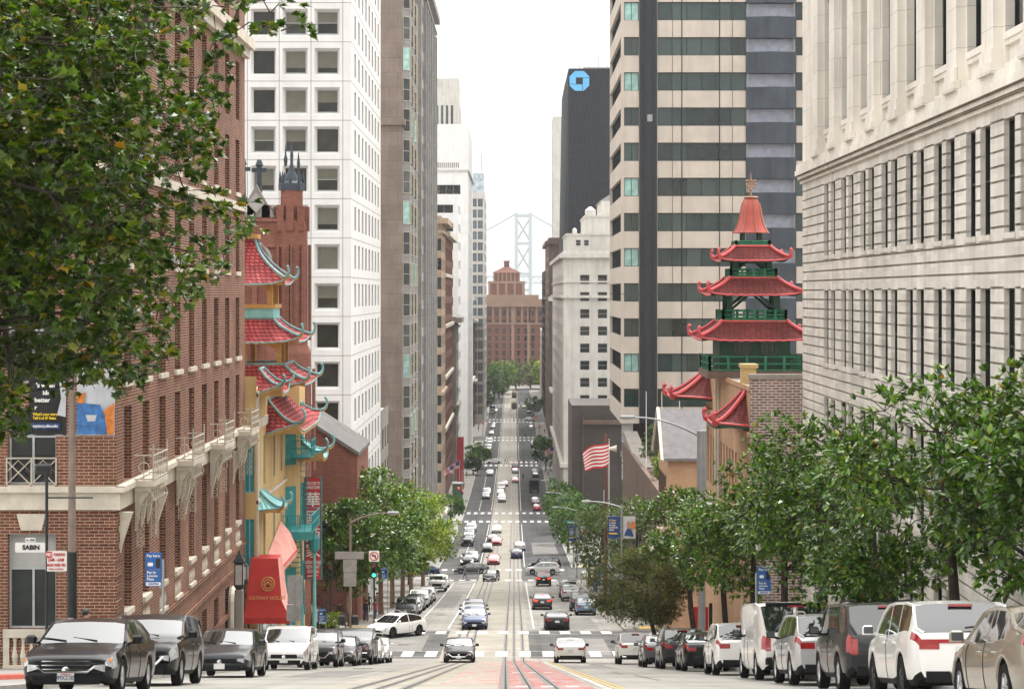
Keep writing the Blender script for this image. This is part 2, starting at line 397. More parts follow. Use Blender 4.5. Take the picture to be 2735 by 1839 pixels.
M['flag_red'] = mat('flag_red', (.55, .02, .03), .8, var=.1)
M['flag_blue'] = mat('flag_blue', (.02, .04, .18), .8, var=.1)
M['slate_roof'] = mat('slate_roof', (.17, .16, .165), .8, var=.2, scale=2)
M['annex_slate'] = mat('annex_slate', (.17, .165, .16), .9, var=.25, scale=1, spec=.15)
M['grey_roof'] = mat('grey_roof', (.34, .335, .32), .85, var=.2, scale=1)
M['iron_dark'] = mat('iron_dark', (.04, .055, .07), .5, .3)
M['skin'] = mat('skin', (.42, .24, .17), .6, var=.05)
M['hair'] = mat('hair', (.012, .01, .009), .6)
M['green_light'] = mat('green_light', (.02, .6, .3), .3, var=0, emit=(.03, 1, .42, 2.5))
M['red_light'] = mat('red_light', (.7, .03, .02), .3, var=0, emit=(1, .05, .03, 2.0))
M['olive_panel'] = mat('olive_panel', (.16, .135, .02), .5)
M['lamp_glass'] = mat('lamp_glass', (.45, .45, .42), .3)
for nm, c in (('cloth_white', (.7, .68, .66)), ('cloth_black', (.02, .02, .022)), ('cloth_blue', (.05, .09, .18)), ('cloth_grey', (.2, .2, .21)), ('cloth_red', (.5, .05, .07)), ('cloth_tan', (.45, .36, .25)), ('cloth_green', (.05, .09, .05))):
    M[nm] = mat(nm, c, .85, var=.15, scale=6)
M['leaf_plane'] = leafmat('leaf_plane', [(0, (0.0136, 0.032, 0.0022)), (0.4, (0.0343, 0.0771, 0.0043)), (0.72, (0.0683, 0.1316, 0.0086)), (0.92, (0.127, 0.1693, 0.0108)), (0.985, (0.2148, 0.1598, 0.0086)), (1, (0.1562, 0.0517, 0.0066))], .38, .25)
M['leaf_magnolia'] = leafmat('leaf_magnolia', [(0, (0.0227, 0.0594, 0.0045)), (0.45, (0.0596, 0.1454, 0.0097)), (0.85, (0.142, 0.2642, 0.0195)), (0.97, (0.2555, 0.3303, 0.0325)), (1, (0.3691, 0.1717, 0.0195))], .30, .18, .7)
M['leaf_light'] = leafmat('leaf_light', [(0, (0.0506, 0.1136, 0.0065)), (0.4, (0.1435, 0.2576, 0.0179)), (0.8, (0.3037, 0.409, 0.0324)), (1, (0.4725, 0.3938, 0.0405))], .4, .3)
M['leaf_fine'] = leafmat('leaf_fine', [(0, (0.0525, 0.063, 0.012)), (0.5, (0.1275, 0.1425, 0.03)), (1, (0.255, 0.225, 0.0525))], .55, .3)
M['leaf_olive'] = leafmat('leaf_olive', [(0, (0.0385, 0.0715, 0.0132)), (0.6, (0.099, 0.154, 0.033)), (1, (0.198, 0.242, 0.066))], .5, .25)
M['leaf_dark'] = leafmat('leaf_dark', [(0, (0.0215, 0.0665, 0.0074)), (0.6, (0.0575, 0.1449, 0.0147)), (1, (0.1294, 0.2415, 0.0276))], .45, .25)
M['blossom'] = mat('blossom', (.75, .70, .58), .6, var=.1)
M['water'] = mat('water', (.10, .19, .23), .25, var=.15, scale=.02)
M['ground'] = mat('ground', (.30, .285, .265), .9, var=.2, scale=.3)
# ---------------------------------------------------------------- ground, road, tracks, paint
def ylist(y0, y1, st):
    n = max(1, int(math.ceil((y1-y0)/st))); L = [y0+(y1-y0)*i/n for i in range(n+1)]
    return sorted(set(L+[p[0] for p in PROF if y0 < p[0] < y1]))
def strip(mb, x0, x1, y0, y1, dz, st=3, m=0, curve=True):
    f0 = x0 if callable(x0) else (lambda y: x0+(sx(y) if curve else 0)); f1 = x1 if callable(x1) else (lambda y: x1+(sx(y) if curve else 0))
    mb.grid([[(f0(y), y, gz(y)+dz), (f1(y), y, gz(y)+dz)] for y in ylist(y0, y1, st)], m)
def slab(mb, x0, x1, y0, y1, h, st=4, m=0, mk=1, kw=.16, ends=True):   # sidewalk with a kerb band on the road side (x1 = road side when kw>0)
    for y0_, y1_ in zip(ylist(y0, y1, st), ylist(y0, y1, st)[1:]):
        a, b = sx(y0_), sx(y1_); za, zb = gz(y0_), gz(y1_)
        xr, xk, xi = x1, x1-kw, x0
        mb.face([(xi+a, y0_, za+h), (xk+a, y0_, za+h), (xk+b, y1_, zb+h), (xi+b, y1_, zb+h)], m)
        mb.face([(xk+a, y0_, za+h), (xr+a, y0_, za+h), (xr+b, y1_, zb+h), (xk+b, y1_, zb+h)], mk)
        mb.face([(xr+a, y0_, za-.1), (xr+b, y1_, zb-.1), (xr+b, y1_, zb+h), (xr+a, y0_, za+h)], mk)
    for y in (y0, y1):
        mb.face([(x0+sx(y), y, gz(y)-.1), (x1+sx(y), y, gz(y)-.1), (x1+sx(y), y, gz(y)+h), (x0+sx(y), y, gz(y)+h)], mk)
LC, RC, LP, RP = -10.6, 8.15, -14.6, 12.2           # kerbs and property lines
mb = MB(); ys = ylist(-40, 1385, 6)
mb.grid([[(x, y, gz(y)-.04) for x in (-700, -60, 0, 60, 700)] for y in ys])
struct(mb.build('ground', M['ground']))
mb = MB(); mb.face([(-2600, 1380, -53), (2600, 1380, -53), (2600, 6900, -53), (-2600, 6900, -53)])
struct(mb.build('water', M['water']))
XS = [(126, 150), (261, 288), (411, 440), (590, 614), (703, 724), (805, 828), (918, 938), (1075, 1100)]
BL = []; y = -30
for a, b in XS: BL.append((y, a)); y = b
mb = MB(); strip(mb, LC, RC, -30, 126, 0); strip(mb, LC, RC, 150, 261, 0); struct(mb.build('road', [M['concrete_road']]))
mb = MB(); strip(mb, LC, RC, 126, 150, 0); strip(mb, LC, RC, 261, 300, 0); struct(mb.build('road', [M['asphalt']]))
mb = MB(); strip(mb, LC, RC, 300, 1100, 0, 8); struct(mb.build('road', [M['asphalt_far']]))
mb = MB()
for i, (a, b) in enumerate(XS):
    strip(mb, -160, LC, a, b, 0, 4, curve=False); strip(mb, RC, 160, a, b, 0, 4, curve=False)
struct(mb.build('cross_street', M['asphalt']))
mb = MB()
for a, b in BL:
    slab(mb, LP-14, LC, a, b, .14); slab(mb, RP+14, RC, a, b, .14, kw=-.16)
struct(mb.build('sidewalk', [M['sidewalk'], M['kerb']]))
mb = MB(); strip(mb, -4.65, 1.0, -30, 1090, .004, 4); struct(mb.build('track_bed', M['track_concrete']))
mb = MB()
strip(mb, lambda y: -.72+sx(y), lambda y: 1.6+.5*sx(y), 30, 123.5, .008)
o = struct(mb.build('red_lane', None or nt('x')[0]))
m_, n_, b_ = nt('red_lane_paint'); b_.inputs['Roughness'].default_value = .8
oc = objco(n_)
link(n_, mixc(n_, ramp(n_, noise(n_, mapping(n_, oc, (1, .25, 1)), 1.6, 6, .75), [(.40, g(0)), (.62, g(1))]), mixc(n_, noise(n_, oc, .5), (.30, .058, .058), (.38, .10, .095)), (.31, .27, .24)), b_.inputs['Base Color'])
o.data.materials.clear(); o.data.materials.append(m_)
# faint worn remains of the red paint on the other track bed
m2, n2, b2 = nt('red_worn_paint'); b2.inputs['Roughness'].default_value = .85; oc = objco(n2)
link(n2, mixc(n2, ramp(n2, noise(n2, mapping(n2, oc, (.8, .12, 1)), 2.2, 6, .8), [(.47, g(0)), (.60, g(1))]), (.335, .312, .265), (.38, .16, .135)), b2.inputs['Base Color'])
mb = MB(); strip(mb, -2.15, -.74, 50, 122.5, .007); struct(mb.build('worn_paint', m2))
mb = MB(); mr = MB()
for cx in (0, -3.3):
    for dx, w in ((-.56, .07), (.56, .07)):
        strip(mb, cx+dx-w-.05, cx+dx+w+.05, -30, 1090, .010, 4, 0)
        strip(mb, cx+dx+.0, cx+dx+.05, -30, 420, .014, 4, 1)
    strip(mb, cx-.10, cx+.10, -30, 1090, .010, 4, 0); strip(mb, cx-.022, cx+.022, -30, 420, .014, 4, 1)
M['track_steel'] = mat('track_steel', (.22, .205, .19), .42, .75, var=.25, scale=1)
struct(mb.build('cable_track', [M['track_steel'], M['rail_groove']]))
# lane lines
mw = MB()
for x in (-4.95, 1.5):
    for a, b in BL: strip(mw, x-.06, x+.06, max(a, 150)+3, b-5, .008, 5) if b > 150 else None
for a, b in BL[1:]:
    strip(mw, -7.65, -7.55, a+3, b-5, .008, 5)
for i in range(9): strip(mw, -7.0+.15*i, -6.9+.15*i, 262-7+.7*i, 262-6.2+.7*i, .008, 1)
# dashed white edge of the red lane and its twin yellow line
for i in range(46):
    a = 44+i*1.7; strip(mw, lambda y: 1.78+.5*sx(y), lambda y: 1.95+.5*sx(y), a, a+1.0, .010, 1)
for k, yy in enumerate((46, 72, 98)):
    for x in (-.3, .28, .85): strip(mw, x, x+.3, yy, yy+1.1, .011, 1)
struct(mw.build('lane_marking', M['white_paint']))
mb = MB(); strip(mb, lambda y: 2.02+.5*sx(y), lambda y: 2.09+.5*sx(y), 40, 122, .009); strip(mb, lambda y: 2.2+.5*sx(y), lambda y: 2.26+.5*sx(y), 40, 122, .009)
strip(mb, -2.7, -2.6, 55, 116, .009)
struct(mb.build('lane_marking', M['yellow_paint']))
# crosswalks
def crosswalk(y0, y1, x0=LC+.5, x1=RC-.3, bw=.73, pitch=1.49, skip=(-1.4, -1.0), name='crosswalk'):
    mb = MB(); x = x0
    while x+bw < x1:
        strip(mb, x, x+bw, y0, y1, .018, 1.5); x += pitch
    strip(mb, x0-.4, x1, y0-.35, y0-.22, .018, 1.5); strip(mb, x0-.4, x1, y1+.22, y1+.35, .018, 1.5)
    struct(mb.build(name, M['white_paint']))
for a, b in ((127.2, 130.7), (145, 148.3), (262, 265.4), (283.2, 286.4), (412.6, 417), (434.4, 438.4), (594, 599), (606, 611), (704.5, 709), (718, 722.5), (806.5, 811), (822, 826), (919, 923), (933, 937)):
    crosswalk(a, b)
for a, b in ((127.5, 147.5), (264, 284), (416, 435)):
    for x in (-13.2, 9.4):
        mb = MB()
        y = a+1
        while y < b-1:
            strip(mb, x, x+2.6, y, y+.6, .018, 1, curve=False); y += 1.4
        struct(mb.build('crosswalk', M['white_paint']))
mb = MB()
for x, y in ((-12.4, 149.6), (-12.2, 124.4), (9.3, 150.2), (9.2, 289)):
    mb.box(x, y, gz(y)+.142, x+1.5, y+1.0, gz(y)+.152)
struct(mb.build('tactile_paving', M['yellow_paint']))
# painted red kerb of the alley corner, far left
mb = MB()
pts = [(-15.5+.55*i, 40.2+.22*i*i) for i in range(9)]
mb.tube([(x, y, gz(y)+.12) for x, y in pts], .16, 6); struct(mb.build('red_kerb', M['red_kerb']))

# tar seams, utility cuts and manhole lids on the roadway
r = random.Random(9); mb = MB()
for i in range(26):
    y = r.uniform(48, 122) if i < 12 else r.uniform(150, 258); x = r.uniform(-9, -5.2) if i % 2 else r.uniform(2.6, 6.2); 
    if i % 3: strip(mb, x, x+.05, y, min(y+r.uniform(4, 14), 124 if y < 124 else 260), .006, 2)
    else: strip(mb, x, x+r.uniform(1.5, 3), y, y+.07, .006, 1)
for y in range(30, 124, 9): strip(mb, LC+.2, -4.7, y, y+.04, .006, 1); strip(mb, 2.4, RC-.2, y+.5, y+.54, .006, 1)
struct(mb.build('road_seam', M['asphalt']))
mb = MB()
for x0, x1, y0, y1 in ((4.2, 6.4, 152, 171), (-8, -5.6, 190, 222), (3.4, 6.2, 128, 141), (-9.4, -6, 131, 144), (2.4, 4.4, 88, 101), (-7.4, -5.5, 62, 78), (3, 7, 320, 352), (-9, -6.4, 312, 336)):
    strip(mb, x0, x1, y0, y1, .005, 2)
struct(mb.build('road_patch', mat('patch_asphalt', (.20, .193, .18), .95, var=.25, scale=.5)))
for i, (x, y, lb) in enumerate(((-6.4, 86, 'round iron manhole lid in the uphill lane, left of the tracks'), (4.3, 105, 'round iron manhole lid in the downhill lane before the crossing'), (-7.4, 136, 'round iron manhole lid inside the first crossing, left side'), (4.6, 139, 'round iron manhole lid inside the first crossing, right side'), (-6.3, 176, 'round iron manhole lid past the first crossing, left lane'))):
    q = MB(); q.lathe([(.42, 0), (.42, .012), (.36, .016), (.01, .016)], 0, 0, 20, cap=False); o = q.build('manhole_cover', M['steel_rail'], loc=(x, y, gz(y)+.004), rot=(math.atan(slope(y)), 0, 0)); tag(o, lb, 'manhole cover', 'manhole covers in the road')
# ---------------------------------------------------------------- foreground left: brick club building
def shell(mb, x0, x1, y0, y1, z0, z1, sides='ENWS', m=0, roof=None):
    if 'W' in sides: mb.face([(x1, y0, z0), (x0, y0, z0), (x0, y0, z1), (x1, y0, z1)][::-1], m)   # faces the camera
    if 'E' in sides: mb.face([(x0, y1, z0), (x1, y1, z0), (x1, y1, z1), (x0, y1, z1)][::-1], m)
    if 'N' in sides: mb.face([(x0, y0, z0), (x0, y1, z0), (x0, y1, z1), (x0, y0, z1)], m)
    if 'S' in sides: mb.face([(x1, y0, z0), (x1, y1, z0), (x1, y1, z1), (x1, y0, z1)], m)
    mb.face([(x0, y0, z1), (x1, y0, z1), (x1, y1, z1), (x0, y1, z1)], m if roof is None else roof)
WM = [M['dark_glass'], M['win_frame_grey'], M['blind']]
def club():
    y0, y1, xs = 74.0, 108.2, -14.5
    root = thing('brick_building', 'tall dark red brick building with cream belt course and iron balconies, behind the left tree', 'building', (-19, 90, gz(74)))
    fs = Fr(xs, y0, 90-.25); ff = Fr(-26, y0, 0)
    W = y1-y0; wall = MB(); hs = []; win = []
    cols = [1.5+3.66*i for i in range(9)]
    rows = [(13.9, 16.6), (9.05, 12.05), (5.2, 8.0), (1.1, 4.0), (-3.25, -.2), (-6.95, -4.2), (-11.9, -8.4)]
    for c in cols:
        for k, (a, b) in enumerate(rows):
            hs.append((c, c+1.4, a, b)); win.append((hs[-1], 'sash' if k < 5 else 'cross'))
    for i, c in enumerate(cols):
        if i >= 2: hs.append((c, c+1.4, -16.8+(.0 if i > 4 else 1.0), -14.7)); win.append((hs[-1], 'cross'))
    facade(wall, fs, W, gz(y1)-1.5, 18, hs, .42)
    hf = []
    for c in (1.6, 5.2, 7.55, ):
        pass
    for c in (.9, 4.3, 7.55):
        for k, (a, b) in enumerate(rows): hf.append((c, c+1.75, a if k != 6 else -12.2, b if k != 6 else -8.75))
    facade(wall, ff, 11.5, gz(y0)-1.5, 18, hf, .32)
    wall.face([(-26, y0, 18), (xs, y0, 18), (xs+.15, y1, 18), (-26, y1, 18)]); wall.face([(-26, y1, -22), (xs+.15, y1, -22), (xs+.15, y1, 18), (-26, y1, 18)])
    # projecting brick bands
    for z in (-16.2, -14.25, -13.3):
        fbox(wall, fs, -.08, W, -.09, .0, z, z+.22); 
    for z in (-13.9, -13.1): fbox(wall, ff, 0, 11.58, -.09, 0, z, z+.22)
    for k in range(9):
        z = -11.6+.62*k
        if z > -8.4: break
        fbox(wall, fs, -.03, .9, -.04, 0, z, z+.4); fbox(wall, ff, 9.6, 11.5, -.04, 0, z, z+.4)
    wall.build('wall', M['club_brick'], root, world=True)
    for h, st in win: put_window(root, fs, h, st, WM, 'club', .42)
    for h in hf: put_window(root, ff, h, 'crossblind:.36' if h[2] < -11 else 'cross', [M['dark_glass'], M['win_frame_grey'], M['blind_pale']], 'clubf', .32)
    tr = MB()
    fbox(tr, fs, -.18, W, -.18, 0, -7.85, -7.05); fbox(tr, ff, 0, 11.68, -.18, 0, -7.85, -7.05)
    fbox(tr, fs, -.35, W, -.35, 0, -7.2, -7.0); fbox(tr, ff, 0, 11.85, -.35, 0, -7.2, -7.0)
    fbox(tr, fs, -.1, W, -.12, 0, 4.35, 4.75); fbox(tr, ff, 0, 11.6, -.12, 0, 4.35, 4.75)
    fbox(tr, fs, -.5, W, -.55, 0, 12.95, 13.5); fbox(tr, fs, -.3, W, -.3, 0, 12.5, 12.95)
    fbox(tr, ff, 0, 12, -.55, 0, 12.95, 13.5)
    tr.build('belt_course', M['cream_trim'], root, world=True)
    for c in cols:                                   # projecting cream sills
        for z, e, d in ((-3.45, .2, .12), (.95, .1, .08), (5.05, .1, .08)):
            s = MB(); fbox(s, fs, c-e, c+1.4+e, -d, .06, z, z+.2); s.build('sill', M['cream_trim'], root, world=True)
        s = MB(); fbox(s, fs, c-.06, c+1.46, -.12, .3, -12.0, -11.8); fbox(s, fs, c-.06, c+1.46, -.12, .3, -13.05, -12.9)
        for q in range(5): 
            x, y, _ = fs.P(c+.1+.3*q, .05, 0); s.lathe([(.06, -12.9), (.11, -12.6), (.05, -12.25), (.08, -12.0)], x, y, 6)
        fbox(s, fs, c-.06, c+1.46, .1, .3, -12.9, -12.0)
        s.build('balustrade', M['cream_trim'], root, world=True)
    s = MB(); u0, u1 = 7.4, 9.45
    fbox(s, ff, u0, u1, -.15, .1, -12.5, -12.2); fbox(s, ff, u0, u1, -.2, .1, -13.75, -13.5); fbox(s, ff, u0, u1, .04, .1, -13.5, -12.5)
    for a in (u0, u1-.22): fbox(s, ff, a, a+.22, -.12, .04, -13.5, -12.5)
    for q in range(5): 
        x, y, _ = ff.P(u0+.42+.3*q, -.04, 0); s.lathe([(.07, -13.5), (.13, -13.2), (.05, -12.75), (.09, -12.5)], x, y, 8)
    s.build('balustrade', M['cream_trim'], root, world=True)
    s = MB(); P = ff.P
    s.hexa([P(8.05, -.1, -8.6), P(8.8, -.1, -8.6), P(8.8, .1, -8.6), P(8.05, .1, -8.6), P(7.9, -.16, -8.0), P(8.95, -.16, -8.0), P(8.95, .1, -8.0), P(7.9, .1, -8.0)])
    s.build('keystone', M['cream_trim'], root, world=True)
    s = MB()                                         # white guard rail on the front French window
    for z in (-7.0, -6.95+.95): fbox(s, ff, 7.5, 9.35, -.1, -.05, z, z+.05)
    for u in (7.5, 8.4, 9.3): fbox(s, ff, u, u+.05, -.1, -.05, -7, -6)
    for a in (7.5, 8.4):
        s.tube([P(a, -.07, -6.95), P(a+.9, -.07, -6.05)], .022, 5); s.tube([P(a, -.07, -6.05), P(a+.9, -.07, -6.95)], .022, 5)
        s.tube([P(a, -.07, -6.5), P(a+.45, -.07, -6.05), P(a+.9, -.07, -6.5), P(a+.45, -.07, -6.95), P(a, -.07, -6.5)], .02, 5)
    s.build('railing', M['white_iron'], root, world=True)
    # balconies: slab, scroll brackets and a light iron railing; built once, then copied
    b = MB(); b.box(-1.5, -.75, -.22, 1.5, 0, 0); b.box(-1.4, -.6, -.4, 1.4, 0, -.22)
    for x in (-1.2, 0, 1.2): b.prism([(-.55, -.4), (0, -.4), (0, -1.9), (-.12, -1.5), (-.2, -.9)], x-.12, x+.12, 'x')
    def arc(mb, x, z, r, t0, t1, y=-.7, rad=.028, ax='x'):
        pts = []
        for i in range(9):
            t = t0+(t1-t0)*i/8; pts.append((x+r*math.cos(t), y, z+r*math.sin(t)) if ax == 'x' else (x, y+r*math.cos(t), z+r*math.sin(t)))
        mb.tube(pts, rad, 5, caps=False)
    rl = MB()
    for z in (.06, .95): rl.tube([(-1.48, 0, z), (-1.48, -.72, z), (1.48, -.72, z), (1.48, 0, z)], .03, 5)
    for i in range(9): rl.tube([(-1.48+.37*i, -.72, 0), (-1.48+.37*i, -.72, .95)], .018, 4)
    for i in range(8): arc(rl, -1.3+.37*i, .5, .17, 0, 6.28, -.72, .018)
    for y in (-.36,):
        for x in (-1.48, 1.48): rl.tube([(x, y, 0), (x, y, .95)], .018, 4); arc(rl, x, .5, .2, 0, 6.28, y, .018, 'y')
    for x in (-1.48, 1.48): rl.tube([(x, -.72, 0), (x, -.72, 1.35)], .035, 5)
    sc = MB()
    for x in (-1.45, 1.45):
        arc(sc, x, -.65, .30, 0, 6.28, -.42, .022, 'y')
        arc(sc, x, -1.2, .18, 0, 6.28, -.24, .02, 'y')
        for y in (-.1, -.36): sc.tube([(x, y, -1.0), (x, y, -2.5)], .018, 5)
        for k in range(4): arc(sc, x, -1.5-.28*k, .10, 0, 6.28, -.23, .014, 'y')
    for k in range(7): arc(sc, -1.2+.4*k, -.62, .18, 0, 6.28, -.62, .025)
    for i, u in enumerate((3.6, 12.75, 21.9, 31.0)):
        x, y, z = fs.P(u, -.25, -7.0)
        if i == 0:
            bo = b.build('balcony', M['cream_trim'], root, world=True, loc=(x, y, z), rot=(0, 0, fs.a))
            rl.build('railing', M['white_iron'], bo); sc.build('scroll_bracket', M['white_iron'], bo)
        else:
            c = copy_tree(bo, root); c.location = Vector((x, y, z))-root.location
    for i, c in enumerate(cols):
        if i % 2 == 0:
            p = MB(); p.prism([(-.5, -8.0), (0, -8.0), (0, -9.7), (-.1, -9.2)], -.12, .12, 'x')
            x, y, _ = fs.P(c-.9, 0, 0); p.build('bracket', M['cream_trim'], root, world=True, loc=(x, y, 0), rot=(0, 0, fs.a))
    # arched doorway near the far end
    d = MB()
    for side in (0,):
        pts = [fs.P(28.0, -.15, -19.0), fs.P(28.0, -.15, -15.8)]+[fs.P(28.75-.75*math.cos(t), -.15, -15.8+.9*math.sin(t)) for t in [math.pi*i/8 for i in range(9)]]+[fs.P(29.5, -.15, -19.0)]
        d.tube(pts, .16, 6)
    d.build('door_surround', M['cream_trim'], root, world=True)
    d = MB(); fbox(d, fs, 28.1, 29.4, -.05, .02, -20.5, -15.4); d.build('door', M['black_plastic'], root, world=True)
    return root
club()

# ---------------------------------------------------------------- swept Chinese roofs
def swept_roof(root, cx, cy, z0, z1, a, b, lift, mats, name='roof', curve=1.7, n=22, trim='teal_ridge', hook=.5, rad=.085, thick=.12, tw=.0):
    """square hip roof: half width a at the eave (z0), b at the top (z1), corners swept up"""
    mb = MB(); S_ = 9
    ring = []
    for t in [i/S_ for i in range(S_+1)]:
        r = b+(a-b)*(1-t)**curve; zc = z0+(z1-z0)*t
        row = []
        for side in range(4):
            for k in range(n):
                u = -1+2*k/n
                c = abs(u)**5*(1-t)**2
                rr = r*(1+.06*c)
                x, y = [(u*rr, -rr), (rr, u*rr), (-u*rr, rr), (-rr, -u*rr)][side]
                rib = .035*a/3 if k % 2 else 0
                row.append((cx+x, cy+y, zc+lift*c-rib))
        ring.append(row)
    mb.grid(ring, 0, True)
    mb.face(ring[-1], 0)
    low = [(x, y, z-thick) for x, y, z in ring[0]]
    inner = [(cx+(x-cx)*.82, cy+(y-cy)*.82, z0-thick*.5) for x, y, z in ring[0]]
    mb.grid([ring[0], low, inner], 1, True); mb.face(inner, 1)
    o = mb.build(name, mats, root, world=True)
    rg = MB()
    for side in range(4):
        pts = []
        for row in ring: 
            p = Vector(row[side*n]); pts.append(p+Vector((0, 0, rad*.6)))
        pts = pts[::-1]
        d = Vector((pts[-1].x-cx, pts[-1].y-cy, 0)).normalized()
        e = pts[-1]
        for q in range(1, 6):
            t = q/5*2.3; pts.append(e+d*(hook*.62*math.sin(t))+Vector((0, 0, hook*.62*(1-math.cos(t)))))
        rg.tube(pts, [rad]*(len(pts)-3)+[rad*.9, rad*.9, rad*.7], 6, 0)
        e = pts[-1]; rg.lathe([(.01, e.z-rad*1.3), (rad*1.25, e.z), (.01, e.z+rad*1.3)], e.x, e.y, 6, 0)
        # gilded board under the tip
        p0 = pts[-8] if len(pts) > 8 else pts[0]
        rg.tube([q-Vector((0, 0, rad*1.5)) for q in pts[-8:-2]], rad*.6, 5, 1)
    ee = [Vector(p)+Vector((0, 0, -thick*.4)) for p in ring[0]]
    rg.tube(ee+[ee[0]], rad*.55, 5, 0, caps=False)
    tp = [Vector(p) for p in ring[-1][::n]]; rg.tube(tp+[tp[0]], rad*.9, 5, 0, caps=False)
    rg.build('ridge', [M[trim], M['gold'] if trim != 'red_ridge' else M['red_ridge']], o, world=True)
    return o
def pent_roof(root, y0, y1, xw, xo, zt, zb, mats, lift=.5, name='canopy_roof', trim='teal_ridge', rad=.075, hook=.45, hip=1.1):
    """lean-to roof against a street wall at x=xw reaching out to xo, hipped at both ends, corners turned up"""
    n = max(10, int((y1-y0)/.2)); mb = MB(); rows = []; S_ = 6
    for i in range(S_+1):
        t = i/S_; row = []; ya, yb = y0+hip*(1-t), y1-hip*(1-t)
        for k in range(n+1):
            u = -1+2*k/n; c = abs(u)**6*t*t
            row.append((xw+(xo-xw)*t, (ya+yb)/2+u*(yb-ya)/2, zt+(zb-zt)*(1-(1-t)**1.35)+lift*c-(.05 if k % 2 else 0)))
        rows.append(row)
    mb.grid(rows, 0); mb.grid([rows[-1], [(x, y, z-.16) for x, y, z in rows[-1]], [(xw, y, zb-.1) for x, y, z in rows[-1]]], 1)
    for e, ye in ((0, y0), (-1, y1)):
        edge = [r[e] for r in rows]; N = 7
        wall = [(xw, ye+(hip*(1-i/S_) if e == 0 else -hip*(1-i/S_)), edge[i][2]-(lift*(i/S_)**2 if i else 0)) for i in range(S_+1)]
        g_ = [[tuple(Vector(wall[i]).lerp(Vector(edge[i]), j/N)-Vector((0, 0, .04 if j % 2 else 0))) for j in range(N+1)] for i in range(S_+1)]
        mb.grid(g_, 0); mb.grid([g_[-1], [(x, y, z-.16) for x, y, z in g_[-1]]], 1)
    o = mb.build(name, mats, root, world=True)
    rg = MB()
    for e in (0, -1):
        pts = [Vector(r[e])+Vector((0, 0, rad*.5)) for r in rows]; d = (pts[-1]-pts[-2]); d.z = 0; d = d.normalized(); q0 = pts[-1]
        for q in range(1, 6):
            t = q/5*2.4; pts.append(q0+d*(hook*.6*math.sin(t))+Vector((0, 0, hook*.6*(1-math.cos(t)))))
        rg.tube(pts, rad, 6, 0)
        q0 = pts[-1]; rg.lathe([(.01, q0.z-rad*1.4), (rad*1.3, q0.z), (.01, q0.z+rad*1.4)], q0.x, q0.y, 6, 0)
        rg.tube([p-Vector((0, 0, rad*1.7)) for p in pts[2:-2]], rad*.7, 5, 1)
    ya = rows[-1][0]; yb = rows[-1][-1]
    rg.tube([(xw, ya[1], zb)]+[Vector(p) for p in rows[-1][::2]]+[(xw, yb[1], zb)], rad*.6, 5, 0); rg.tube([Vector(p)+Vector((0, 0, .03)) for p in rows[0][::3]], rad*.8, 5, 0)
    rg.build('ridge', [M[trim], M['gold'] if trim != 'red_ridge' else M['red_ridge']], o, world=True)
    return o
